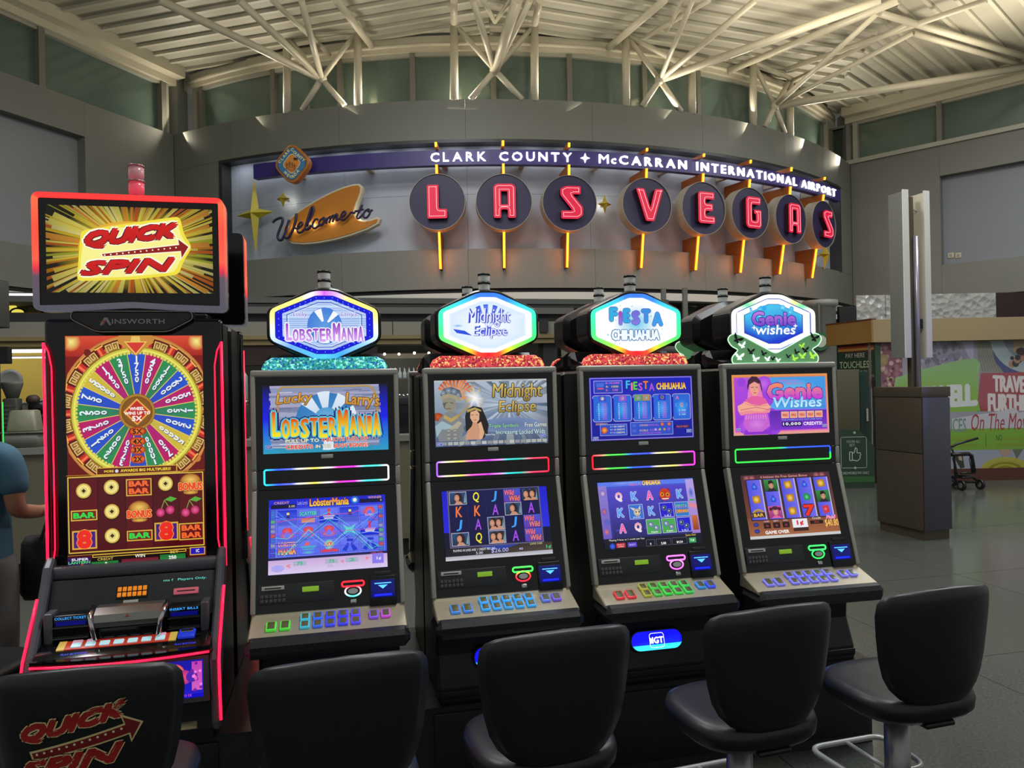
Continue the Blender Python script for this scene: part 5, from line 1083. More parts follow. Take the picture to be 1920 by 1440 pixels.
GB = dict(ring=[(0, '3878f8'), (.1, '3888f8'), (.16, '40d0f0'), (.24, '40e8b0'), (.3, '48e070'), (.36, 'a8f040'), (.4, 'f8d030'), (.44, 'f85030'), (.5, 'f01828'), (.56, 'f84028'), (.6, 'f8c838'), (.65, 'a0f048'), (.72, '48e888'), (.8, '40e8c8'), (.88, '48c8f8'), (.94, '3880f8'), (1, '3878f8')], hexart=hx_eclipse, top=top_eclipse, main=main_eclipse,
          bar=[(0, 'a060ff'), (.08, 'f8e0c0'), (.2, 'f8d840'), (.3, 'f850c0'), (.45, 'c030e0'), (.55, 'e080ff'), (.62, '30c8c8'), (.75, '20b0a0'), (.85, 'f83060'), (1, 'ff2038')], pill='40f050', oval=[(0, 'ff2040'), (.6, 'ff4040'), (1, 'f0e040')],
          btn=['4080d8', '38a0f0', '38a0f0', '38a0f0', '38a0f0', '38a0f0', '6078e0', '7058d8'], glit=glitter('sequin_red', ['b0283c', 'd84858', '8c1c30', 'e05048', 'f8c878', 'c03850'], .75))
GC = dict(ring=GB['ring'], hexart=hx_fiesta, top=top_fiesta, main=main_fiesta,
          bar=[(0, 'ff2030'), (.08, 'f88080'), (.15, '48e048'), (.3, '40c840'), (.38, '3060ff'), (.55, '4050ff'), (.65, 'f8f0a0'), (.8, 'f8e060'), (.88, 'f850d0'), (1, 'f040d8')], pill='f868f0', oval=[(0, 'f868f0'), (1, 'f8a0f8')],
          btn=['d83840', 'a0a038', '48c048', '38d048', '40d050', '38c858', '3888d8', '3858e8'], glit=GB['glit'])
GD = dict(ring=[(0, 'ffffff'), (.09, 'ffffff'), (.12, 'fff8a0'), (.17, '60e0a0'), (.2, 'ffffff'), (.3, 'f8fff0'), (.36, 'a0f0c0'), (.42, '90f0d0'), (.5, 'ffffff'), (.6, 'f0fff0'), (.65, 'e8f8c0'), (.72, 'ffffff'), (.8, 'ffffff'), (.84, '60d8a0'), (.88, 'e0ffd0'), (.92, 'ffffff'), (1, 'ffffff')], hexart=hx_genie, top=top_genie, main=main_genie,
          bar=[(0, '38f048'), (.45, '40f048'), (.55, '3060f0'), (1, '3050ff')], bar2=[(0, '38f048'), (1, '38f050')], pill='38f060', oval=[(0, '38f060'), (1, '40f070')],
          btn=['7878e8'] * 8, crest=crest)
MP = [((-.779, 3.124), .224, GA, 'black slot machine with turquoise glitter crest and red-and-yellow lettering on its blue screen'),
      ((-.093, 3.300), .233, GB, 'black slot machine, red glitter crest, gold-lettered screen with a feathered headdress figure'),
      ((.595, 3.451), .224, GC, 'black slot machine, red glitter crest, blue pay-table screen with many-coloured lettering'),
      ((1.288, 3.598), .203, GD, 'black slot machine with green butterfly crest and pink-veiled woman on its screen')]
rl = ['slot machine facing away, back to back behind the turquoise-crested one', 'slot machine facing away, its beacon left of the second hexagon sign', 'slot machine facing away, its dark housing left of the third hexagon sign', 'slot machine facing away with green underglow, left of the rightmost hexagon sign']
for (loc, rz, g, lab), l2 in zip(MP, rl):
    igt(loc, rz, lab, g)
    o = Matrix.Rotation(rz, 3, 'Z') @ Vector((0, 0.66, 0)); igt((loc[0] + o.x, loc[1] + o.y), rz + PI, l2, g, rear=True)
# ================================================================== THE TALL MACHINE AT THE LEFT
def ainsworth(loc, rz, label, rear=False):
    t = thing('tall_slot_machine', label, 'slot machine', (loc[0], loc[1], 0.385), rz, 'tall machines with red-edged screens')
    D = Matrix.Translation((0, 0, -0.385))
    def mb_(T=None): return MB(D @ (T or Matrix()))
    NEON = glow('neon_red', 'ff1438', 3.0); GREY = mat('grey_shell', '5f6068', .35, metal=.35)
    # body
    side = [(0.02, 1.99), (0.30, 1.99), (0.31, 1.97), (0.31, .385), (-.22, .385), (-.23, .43), (-.24, .60), (-.235, .70), (-.28, .735), (-.27, .745), (-.12, .785), (-.05, .975), (-.02, .99), (0.0, 1.0), (0.0, 1.98)]
    mb_().prof(side, -.305, .305, bev=.012).build('cabinet', M_CAB, t)
    # upper head with side fins
    mb_().box(-.325, .325, -.012, .03, .985, 1.99, .02).build('head_panel', M_GLOSS, t)
    for s in (-1, 1):
        q = [(s * .312, 1.90), (s * .315, .985)]
        mb = mb_(); mb.tube([(s * .322, -.02, 1.895), (s * .322, -.02, .99)], .0055, 6); mb.build('neon_edge', NEON, t)
        mb = mb_(); mb.tube([(s * .322, -.02, 1.895), (s * .305, -.022, 1.86), (s * .295, -.022, 1.80), (s * .294, -.022, 1.4), (s * .295, -.022, 1.10), (s * .305, -.022, 1.03), (s * .322, -.02, .99)], .003, 6); mb.build('neon_loop', NEON, t)
    # name badge
    P = roundpoly([(-.215, 2.015), (.215, 2.015), (.22, 1.985), (.13, 1.935), (-.13, 1.935), (-.22, 1.985)], .02, 3)
    bd = mb_().prism(P, -.045, 0.0, bev=.006).build('name_badge', M_GLOSS, t); mb = mb_(); mb.tube([(x, -.042, z) for x, z in P], .002, 5, closed=True); mb.build('badge_edge', M_SILV, bd)
    if not rear:
        A = Art(300, 60); A.text('INSWORTH', 62, 18, 290, 42, '8c8c90', .04, sp=1.05); A.poly([(10, 48), (30, 12), (44, 12), (60, 48), (50, 48), (36, 24), (24, 48)], '8c8c90'); A.poly([(4, 30), (40, 24), (28, 46), (18, 46), (28, 32)], 'a04038')
        A.build('badge_lettering', D @ Matrix.Translation((-.125, -.046, 2.0)), .25, .05, vmat('print_metal', 0, .3), bd)
    mb_().box(-.19, .19, -.01, .2, 1.98, 2.06, .01).build('topper_neck', M_CAB, t)
    # topper screen
    TT = Matrix.Translation((0, -.02, 2.245))
    O = roundpoly([(-.342, .222), (.342, .222), (.342, -.228), (.15, -.222), (0, -.212), (-.15, -.222), (-.342, -.228)], .028, 5)
    mb = mb_(TT); mb.prism(O, -.02, .10, bev=.01); mb.build('topper_housing', M_GLOSS, t)
    O2 = dense(O, .02); I2 = inset(inset(O2, .009), .009); O2 = inset(O2, -.002)
    def c1(x, z): return ramp([(0, '50505c'), (.30, '60505c'), (.36, 'f01840'), (.42, 'ff6048'), (.7, 'ff5040'), (.96, 'ff7048'), (1, 'ff3a38')], (z + .228) / .45)
    mb = mb_(TT); ringmesh(mb, O2, I2, -.032, .055, c1); mb.build('topper_light_ring', vmat('ring_glow', 1.05, .3), t)
    if not rear:
        A = Art(598, 336); topper_art(A); A.build('topper_screen', D @ TT @ Matrix.Translation((-.299, -.0205, .178)), .598, .336, V_SCR, t)
        A = Art(733, 1225); wheel_art(A); A.build('wheel_screen', D @ Matrix.Translation((-.249, -.0128, 1.921)), .498, .893, V_SCR, t)
    mb = mb_(Matrix.Translation((0, .06, 2.47))); mb.lathe([(.036, 0), (.036, .015), (.03, .02)], 20); mb.build('beacon_base', M_CAB, t)
    for zz, m in ((2.49, mat('beacon_red', 'd8586a', .2, emit=.35, ecol='e05064')), (2.552, mat('beacon_pink', 'c89098', .2, emit=.12))):
        mb = mb_(Matrix.Translation((0, .06, zz))); mb.lathe([(.028, 0), (.0295, .03), (.028, .058)], 20); mb.build('beacon_lens', m, t)
        mb = mb_(Matrix.Translation((0, .06, zz + .056))); mb.lathe([(.031, 0), (.031, .007)], 20); mb.build('beacon_band', mat('beacon_ring', 'a07078', .25, metal=.5), t)
    # side wings of the lower part
    for s in (-1, 1):
        pts = [(.0, 1.06), (-.03, 1.07), (-.07, 1.04), (-.10, .98), (-.15, .90), (-.25, .76), (-.275, .70), (-.27, .60), (-.255, .46), (-.245, .43), (-.19, .43), (-.19, .60), (-.10, .80), (.0, .85)]
        a, b = (-.325, -.293) if s < 0 else (.293, .325)
        mb = mb_(); mb.prof(pts, a, b, bev=.008); mb.build('side_wing', GREY, t)
        mb = mb_(); ln = [(s * .327, -.12, .935), (s * .327, -.17, .87), (s * .327, -.262, .75), (s * .327, -.282, .70), (s * .327, -.278, .6), (s * .327, -.262, .47)]
        mb.tube(ln, .0055, 6); mb.build('neon_edge', NEON, t)
    if rear: return t
    # console face
    mb_().box(-.30, .30, -.06, -.01, .985, 1.035, .012).build('console_ledge', GREY, t)
    TCN = fframe((-.065, .985), (-.145, .835)); L = .17
    fc = mb_(TCN).box(-.29, .29, -.006, .01, -L, 0, .002).build('console_panel', M_GREYP, t)
    kp = mb_(TCN).box(-.062, .05, -.010, -.005, -.088, -.038, .002).build('keypad', M_BLK, t)
    for r in range(2):
        for c in range(6): x = -.058 + c * .0178; z = -.043 - r * .021; mb_(TCN).box(x, x + .014, -.013, -.009, z - .017, z, .002).build('key', glow('key_amber', 'd87c18', .7), kp)
    mb_(TCN).box(-.035, .018, -.011, -.005, -.112, -.094, .002).build('serial_plate', M_PLATE, t)
    cr_ = mb_(TCN).box(.142, .232, -.013, -.005, -.088, -.064, .002).build('card_reader', glow('reader_pink', 'c86070', .35), t); mb_(TCN).box(.155, .22, -.0145, -.012, -.078, -.074).build('slot_opening', M_BLK, cr_)
    A = Art(200, 20); A.text('nts f   Players Only.', 2, 3, 198, 17, '70e8d8', .0); A.build('message_display', D @ TCN @ Matrix.Translation((.10, -.007, -.022)), .16, .016, V_SCR, t)
    # curved ticket and bill section
    for s, lab in ((-1, 'COLLECT TICKET'), (1, 'INSERT BILLS')):
        a, b = (-.255, -.135) if s < 0 else (.135, .25)
        m1 = mb_().box(a, b, -.185, -.12, .80, .885, .006).build('ticket_bezel' if s < 0 else 'bill_bezel', M_GLOSS, t)
        mb_().box(a - .03, a, -.19, -.12, .775, .895, .006).build('side_block', GREY, m1) if s < 0 else mb_().box(b, b + .03, -.19, -.12, .775, .895, .006).build('side_block', GREY, m1)
        for zz in (.842, .802): mb_().box(a, b, -.192, -.184, zz - .002, zz + .002).build('trim_line', M_CHROME, m1)
        A = Art(100, 12); A.text(lab, 2, 2, 98, 10, '38a0f8', .05); A.build('lettering', D @ Matrix.Translation((a + .005, -.187, .882)), b - a - .01, .014, V_LED, m1)
        mb_().box(a + .01, b - .01, -.1865, -.183, .848, .864).build('blue_slot', M_SLOTB, m1)
    mb = mb_(); prof = [(-.13, .90), (-.165, .898), (-.20, .88), (-.212, .855), (-.205, .835), (-.14, .83)]; mb.prof(prof, -.118, .118, bev=.004); bp_ = mb.build('bill_hood', mat('hood_silver', '8a8886', .3, metal=.7), t)
    mb_().box(-.118, .118, -.20, -.12, .79, .832, .006).build('hood_base', M_GLOSS, t)
    A = Art(100, 40); A.poly([(50, 12), (54, 20), (58, 28), (50, 24), (42, 28), (46, 20)], 'a03030'); A.build('hood_emblem', D @ fframe((-.2, .882), (-.213, .856)) @ Matrix.Translation((-.05, -.001, .004)), .10, .03, vmat('print', 0, .5), bp_)
    for s in (-1, 1): mb = mb_(); mb.tube([(s * .128, -.15, .90), (s * .126, -.205, .88), (s * .116, -.222, .85), (s * .108, -.218, .80), (s * .105, -.20, .785)], .009, 8); mb.build('chrome_arm', M_CHROME, t)
    # deck with button strip
    TDK = fframe((-.17, .79), (-.285, .748)); Ld = .122
    mb_(TDK).box(-.295, .295, -.004, .012, -Ld, .01, .003).build('button_deck', M_GLOSS, t)
    bs = mb_(TDK).box(-.225, .155, -.008, -.003, -.066, -.018, .002).build('button_strip', glow('strip_red', 'b83828', .45), t)
    for x0 in (-.235, .140): mb_(TDK).box(x0 + .005, x0 + .03, -.0085, -.003, -.066, -.018).build('strip_end', glow('strip_yellow', 'd0b050', .4), bs)
    for i in range(7):
        x = -.185 + i * .047; mb_(TDK).box(x, x + .034, -.013, -.007, -.060, -.036, .003).build('button', glow('button_ice', 'b8e0e8', .5), bs)
        if i in (0, 1, 6): mb_(TDK).box(x, x + .034, -.013, -.007, -.034, -.020, .003).build('button', glow('button_pinkish', 'd8a0b8', .5), bs)
    sp_ = mb_(TDK).box(.175, .235, -.016, -.003, -.062, -.015, .005).build('spin_button', glow('spin_blue', '2038c8', .5), t); mb_(TDK).box(.183, .227, -.019, -.015, -.036, -.022, .002).build('cap', M_CHROME, sp_)
    for x0, x1 in ((-.21, -.12), (.17, .245)): A = Art(100, 10); A.text('PLAY BUTTONS', 2, 1, 98, 9, '2848f8', .05); A.build('deck_lettering', D @ TDK @ Matrix.Translation((x0, -.005, -.084)), x1 - x0, .011, V_LED, t)
    mb = mb_(); mb.tube([(x, -.291 - .035 * (1 - (x / .3) ** 2), .738) for x in [-.295 + k * .059 for k in range(11)]], .0045, 6); mb.build('neon_front', NEON, t)
    mb = mb_(); n = 14; r1 = []; r2 = []
    pl2 = [(-.297, -.15)] + [(-.297 + .594 * k / n, -.286 - .035 * (1 - ((-.297 + .594 * k / n) / .3) ** 2)) for k in range(n + 1)] + [(.297, -.15)]
    mb.loft([[(x, y, .742) for x, y in pl2], [(x, y, .756) for x, y in pl2]], smooth=False); mb.build('deck_nose', M_GLOSS, t)
    # belly screen
    TBL = fframe((-.252, .715), (-.262, .555)); 
    mb_(TBL).box(-.29, .29, -.004, .012, -.17, 0.0, .004).build('belly_frame', GREY, t)
    A = Art(540, 136); A.rect(0, 0, 540, 136, '1c18a0', '2420c8'); 
    for x0 in (40, 440): A.circ(x0, 40, 34, 'f0e060', 'd83868', ry=30); A.circ(x0 + 34, 60, 26, 'e05078', 'b02c8c'); A.rect(x0 - 10, 66, x0 + 14, 82, 'f0c070'); A.circ(x0, 38, 12, 'f8f080', 'e0a040')
    A.rect(500, 6, 536, 110, 'c040b0', 'd060c0'); A.circ(500, 60, 20, '5028b0')
    for k in range(14): A.circ(random.uniform(500, 534), random.uniform(8, 128), random.uniform(3, 7), random.choice(['f080e0', '7820a0', 'e860c8']), n=8)
    for ch, x0, c in (('S', 150, 'f0d048'), ('U', 190, 'e87030'), ('P', 230, 'f0d048'), ('E', 270, 'e87030'), ('R', 310, 'f0d048')): A.text(ch, x0, 30, x0 + 34, 84, c, .06, out='801028', ow=.05)
    A.poly(roundpoly([(358, 70), (372, 58), (388, 62), (404, 70), (404, 116), (360, 124)], 6), 'd0f8d8'); A.poly(roundpoly([(361, 73), (374, 61), (388, 65), (401, 73), (401, 113), (363, 120)], 6), '30b070'); A.rect(364, 74, 398, 82, 'e07048'); A.text('S', 372, 84, 392, 112, '207850', .06)
    A.rect(0, 122, 540, 136, '1010c0'); A.text('SUPER LANTERN', 150, 96, 340, 112, 'f070d0', .04); A.text('PROGRESSIVES', 12, 124, 120, 133, '60c0ff', .04); A.text('WINS UP TO 5X', 420, 122, 500, 131, 'f060d0', .04)
    A.build('belly_screen', D @ TBL @ Matrix.Translation((-.268, -.0045, -.014)), .536, .136, V_SCR, t)
    mb_().box(-.29, .29, -.225, -.18, .495, .55, .004).build('belly_panel', M_CAB, t)
    mb_().box(-.19, .24, -.232, -.20, .432, .49, .004).build('kick_plate', mat('kick_steel', 'a8a080', .15, metal=.9), t)
    return t

def topper_art(A):
    A.rect(0, 0, 598, 336, '120c04'); A.circ(300, 160, 290, 'f0d830', '100a04', ry=170, n=40)
    A.burst(300, 165, 20, 560, 150, ['f0c820', 'f8e860', 'e08818', 'b8c028', 'd86810', 'f0e080'], clip=(0, 0, 598, 336)); A.burst(300, 165, 20, 330, 70, ['fff090', 'f8d840', 'f8e868', 'f0a030'], clip=(0, 0, 598, 336))
    A.circ(300, 165, 190, 'fff8c0', 'e0a820', ry=110, n=36)
    A.poly(roundpoly([(104, 292), (112, 200), (122, 96), (300, 62), (478, 30), (492, 100), (522, 152), (486, 214), (470, 262), (300, 284)], 20), 'f0e040'); A.poly(roundpoly([(114, 282), (120, 204), (134, 106), (300, 74), (466, 42), (480, 104), (508, 152), (472, 214), (456, 252), (300, 272)], 20), 'f8f090')
    def sl(t_, x0, y0, x1, y1, sl_): A.text(t_, x0, y0, x1, y1, 'fffff0', .20, .3, slope=sl_); A.text(t_, x0 + 6, y0 + 5, x1 - 6, y1 - 4, '5a0c0c', .17, .3, slope=sl_); A.text(t_, x0 + 9, y0 + 7, x1 - 6, y1 - 7, 'd01818', .12, .3, c2='b81010', slope=sl_)
    sl('QUICK', 124, 92, 480, 180, .14); sl('SPIN', 106, 208, 466, 280, .07)
    A.poly([(188, 184), (470, 140), (462, 112), (514, 150), (478, 206), (478, 172), (196, 198)], 'fff8e0'); A.poly([(194, 186), (474, 144), (470, 122), (508, 151), (482, 196), (480, 168), (198, 195)], '8c1414'); 
    for k in range(13): A.circ(204 + k * 21.5, 190 - k * 2.9, 3, 'fff8d0', n=8, same=k > 0)
def wheel_art(A):
    A.rect(0, 0, 733, 1225, '7c1410', '4c0810'); A.rect(0, 0, 733, 110, 'd84830', 'a02018'); R = random.Random(3)
    for x, y in ((30, 30), (703, 30)): A.circ(x, y, 52, 'f8f088', 'c83c20'); 
    cx, cy = 375, 412
    A.circ(cx, cy, 420, '5c1410', '581010', n=60); A.sector(cx, cy, 405, 422, -180, 180, 'b87838', 'd89848', n=60)
    for k in range(60): A.circ(R.uniform(0, 733), R.uniform(60, 760), R.uniform(6, 22), R.choice(['8c3018', 'b05828', '6c1c10', 'c87838']), n=8, same=k > 0)
    def rp_(r, a): a = math.radians(a); return (cx + r * math.sin(a), cy - r * math.cos(a))
    for k in range(18):
        a = k * 20; A.sector(cx, cy, 346, 396, a - 5.6, a + 5.6, '8c5c20', 'a87830', n=3)
        for s in (-1, 1): A.line([rp_(350, a + s * 5), rp_(392, a + s * 5), rp_(392, a + s * .8), rp_(362, a + s * .8), rp_(362, a + s * 3), rp_(380, a + s * 3)], 3.6, 'e8d890')
        a += 10; A.line([rp_(352, a), rp_(398, a)], 40, '6c120c'); A.line([rp_(354, a), rp_(396, a)], 34, 'c02c20'); A.line([rp_(354, a - .8), rp_(396, a - .8)], 13, 'f07048')
        for r in (350, 400): A.line([rp_(r, a - 3.2), rp_(r, a + 3.2)], 7, 'e8c050')
    A.circ(cx, cy, 352, '6c4c10', n=60); A.circ(cx, cy, 348, 'c8c040', n=60); A.circ(cx, cy, 338, 'e8e060', n=60); A.circ(cx, cy, 326, 'a09020', n=60)
    seg = [('1750', 'b'), ('4500', 'm'), ('12500', 'g'), ('2000', 'b'), ('5000', 'm'), ('1750', 'g'), ('2500', 'b'), ('50000', 'y'), ('750', 'm'), ('10000', 'g'), ('', 'b'), ('3750', 'm'), ('2500', 'g'), ('1250', 'b'), ('3750', 'm'), ('2500', 'g'), ('750', 'b'), ('50000', 'y'), ('1250', 'm'), ('3750', 'g')]
    C = {'b': ('2454c8', '2c48c0'), 'm': ('b81860', 'a82070'), 'g': ('2c8c50', '30785c'), 'y': ('d0b838', 'c0b048')}
    for k, (s, c) in enumerate(seg):
        a = k * 18; A.sector(cx, cy, 90, 321, a - 9, a + 9, C[c][0], C[c][1], n=5)
        A.line([(cx + 95 * math.sin(math.radians(a - 9)), cy - 95 * math.cos(math.radians(a - 9))), (cx + 322 * math.sin(math.radians(a - 9)), cy - 322 * math.cos(math.radians(a - 9)))], 4, 'e0c860')
        for j, ch in enumerate(s):
            r = 283 - j * (36 if len(s) < 5 else 31); aa = math.radians(a); sz = 40 - j * 2.6
            A.glyph(ch, cx + r * math.sin(aa) + 1.5, cy - r * math.cos(aa) + 2, sz * 1.12, a, '10204c', .03); A.glyph(ch, cx + r * math.sin(aa), cy - r * math.cos(aa), sz, a, 'e8f0f8', .05)
        for j in range(5): aa = math.radians(a - 7.2 + j * 3.6); A.circ(cx + 319 * math.sin(aa), cy - 319 * math.cos(aa), 8, 'd8d058', n=8, same=j > 0)
    A.circ(cx, cy, 98, '7c5810'); A.circ(cx, cy, 95, 'd8b850', 'a87828', n=36); A.circ(cx, cy, 84, 'a06c28', '7c4c18', n=36)
    A.poly([(cx, cy - 72), (cx + 74, cy), (cx, cy + 72), (cx - 74, cy)], 'e8a848'); A.poly([(cx, cy - 62), (cx + 62, cy), (cx, cy + 62), (cx - 62, cy)], 'c02820')
    A.text('WHEEL', cx - 40, cy - 26, cx + 40, cy - 8, 'f8f4e8', .06); A.text('WINS UP TO', cx - 68, cy - 2, cx + 70, cy + 16, 'f8f4e8', .06); A.text('5X', cx - 28, cy + 22, cx + 26, cy + 50, 'f8f4e8', .08)
    for j, (s, y) in enumerate((('5X', 518), ('4X', 572), ('3X', 618), ('2X', 668))): A.circ(cx, y, 48 - j * 3, 'e05c28', '902410', ry=24); A.circ(cx, y, 38, 'f08830', 'd04c20', ry=20); A.text(s, cx - 26 + j, y - 14, cx + 26 - j, y + 14, '301008', .07)
    A.poly([(cx - 50, 660 + 30), (cx + 50, 690), (cx + 20, 706), (cx - 20, 706)], '3048b0')
    # pointer
    A.poly([(cx - 90, 0), (cx + 90, 0), (cx + 96, 40), (cx + 60, 60), (cx, 112), (cx - 60, 60), (cx - 96, 40)], 'c88838'); A.poly([(cx - 62, 32), (cx - 26, 32), (cx - 22, 4), (cx + 22, 4), (cx + 26, 32), (cx + 62, 32), (cx, 106)], 'e8c060'); A.poly([(cx - 50, 38), (cx + 50, 38), (cx, 96)], 'd03830')
    A.rect(155, 705, 585, 748, 'd8a840'); A.rect(160, 710, 580, 743, '5c1c10'); A.text('MORE', 196, 720, 246, 733, 'f0d040', .06); A.circ(262, 727, 9, 'd8d8f0'); A.text('AWARDS BIG MULTIPLIERS!', 282, 718, 550, 734, 'f0d040', .06)
    # reels
    A.rect(0, 748, 733, 1225, '30060c'); A.frame(8, 752, 724, 1152, 6, 'd8b848'); A.frame(-2, 742, 736, 1166, 3, 'b88c30')
    xs = (16, 160, 305, 450, 592, 722)
    for i in range(5): A.rect(xs[i] + 2, 758, xs[i + 1] - 2, 1148, '4c0812' if i % 2 else '580a14')
    G = [['c', 'g', '8'], ['c', 'c', 'c'], ['B', 'N', 'g'], ['c', 'h', '8'], ['N', 'h', 'B']]; ys = (825, 955, 1085)
    for i in range(5):
        for j in range(3):
            x = (xs[i] + xs[i + 1]) / 2; y = ys[j] - (10 if i in (1, 3) else 0); k = G[i][j]; yy = y - i * 3
            if k == 'c': A.circ(x + 2, yy + 4, 42, '180404'); A.circ(x, yy, 40, 'f0e078', 'c8a040'); A.circ(x, yy, 33, 'fff8b8', 'e8d878'); A.circ(x, yy, 19, 'f0e898', 'd8c060'); A.poly([(x, yy - 12), (x + 12, yy), (x, yy + 12), (x - 12, yy)], '3c2c10')
            elif k == 'g': A.rect(x - 68, yy - 28, x + 68, yy + 28, 'd8b040'); A.rect(x - 62, yy - 22, x + 62, yy + 22, '781418'); A.text('BAR', x - 56, yy - 16, x + 56, yy + 16, '40d048', .1, out='084018', ow=.05)
            elif k == 'B': A.rect(x - 68, yy - 46, x + 68, yy + 46, 'd8b040'); A.rect(x - 62, yy - 40, x + 62, yy + 40, '68141c'); A.text('BAR', x - 54, yy - 36, x + 54, yy - 4, 'f06830', .1, out='5c0808', ow=.05); A.text('BAR', x - 54, yy + 4, x + 54, yy + 36, 'f06830', .1, out='5c0808', ow=.05)
            elif k == '8': A.rect(x - 64, yy - 50, x + 64, yy + 50, 'd8a838'); A.rect(x - 56, yy - 42, x + 56, yy + 42, '38187c', '501880'); A.text('8', x - 40, yy - 54, x + 38, yy + 48, 'e82820', .1, out='f8a040', ow=.03)
            elif k == 'N': A.circ(x, yy, 62, 'c89030', '8c4818', ry=58); A.circ(x, yy - 22, 50, 'f0c860', 'b07028', ry=30); A.text('BONUS', x - 66, yy - 8, x + 66, yy + 36, 'e84820', .08, out='f8d080', ow=.04); A.circ(x, yy + 48, 40, 'e8c050', 'a86828', ry=10)
            elif k == 'h': A.line([(x - 30, yy + 20), (x - 8, yy - 40), (x + 24, yy + 12)], 4, '88a050'); A.poly([(x - 8, yy - 42), (x + 24, yy - 60), (x + 60, yy - 46), (x + 30, yy - 30)], '58a838'); A.circ(x - 30, yy + 26, 24, 'f060a0', 'a01048'); A.circ(x + 22, yy + 14, 24, 'f060a0', 'a01048')
    A.rect(0, 1166, 733, 1225, '480c10'); A.poly([(130, 1172), (620, 1172), (640, 1225), (110, 1225)], '140404'); A.frame(130, 1168, 624, 1180, 4, 'd8b040')
    A.rect(0, 1176, 118, 1225, '301050'); A.text('SUPER', 20, 1180, 108, 1194, 'f0f4ff', .05); A.text('LANTERN', 4, 1196, 116, 1210, '50d878', .05); A.text('5', 66, 1212, 84, 1224, 'e83030', .06)
    A.rect(122, 1204, 262, 1225, '1c6c30', '2c8840'); A.rect(280, 1200, 476, 1225, '681424', '782838'); A.rect(484, 1190, 622, 1225, '1c6c30', '2c8840')
    A.text('CREDIT', 154, 1186, 236, 1200, 'e8c860', .03); A.text('0', 192, 1208, 204, 1224, 'f8f8f0', .06); A.text('WIN', 350, 1178, 404, 1196, 'f0f0e0', .03); A.text('BET', 540, 1172, 584, 1186, 'e8c860', .03); A.text('250', 530, 1198, 572, 1218, 'f8f8f0', .06)
    A.rect(646, 1160, 730, 1204, 'd8a840'); A.rect(651, 1165, 725, 1199, '2818b0'); A.text('1C', 680, 1172, 698, 1190, 'f4f4ff', .05)
ML = (-1.49, 2.965); MR = .235
ainsworth(ML, MR, 'tall slot machine with prize wheel screen, golden sunburst topper and red neon edges')
o = Matrix.Rotation(MR, 3, 'Z') @ Vector((0, 0.72, 0)); ainsworth((ML[0] + o.x, ML[1] + o.y), MR + PI, 'tall machine facing away behind the prize wheel one, red edge showing at its right', rear=True)

# ------------------------------------------------------------------ common black base under the bank of machines
def lp(loc, rz, x, y): p = Matrix.Rotation(rz, 3, 'Z') @ Vector((x, y, 0)); return (loc[0] + p.x, loc[1] + p.y)
fr = []; bk = []
for loc, rz in [(ML, MR)] + [(m[0], m[1]) for m in MP]:
    for x in (-.325, .325): fr.append(lp(loc, rz, x, -.19)); bk.append(lp(loc, rz, x, .86))
t = thing('machine_base', 'long low black base carrying the row of slot machines', 'plinth', (0, 3.6, 0)); M_BASE = mat('base_black', '131416', .5, var=.1, scale=10)
pts = fr + bk[::-1]
mb = MB(); mb.loft([[(x, y, .0) for x, y in pts], [(x, y, .372) for x, y in pts]], smooth=False); mb.build('base_body', M_BASE, t, world=True)
mb = MB(); q = [(x, y) for x, y in pts]; mb.loft([[(x, y, .372) for x, y in q], [(x, y, .385) for x, y in q]], smooth=False); mb.build('base_top', M_CAB, t, world=True)
for (a, b) in zip(fr[::2], fr[1::2]):
    A_, B_ = Vector(a), Vector(b); d = (B_ - A_).normalized(); T = Matrix(((d.x, -d.y, 0, A_.x), (d.y, d.x, 0, A_.y), (0, 0, 1, 0), (0, 0, 0, 1)))
    MB(T).box(.02, (B_ - A_).length - .02, -.012, 0.0, .05, .36, .003).build('door_panel', M_CAB, t, world=True)
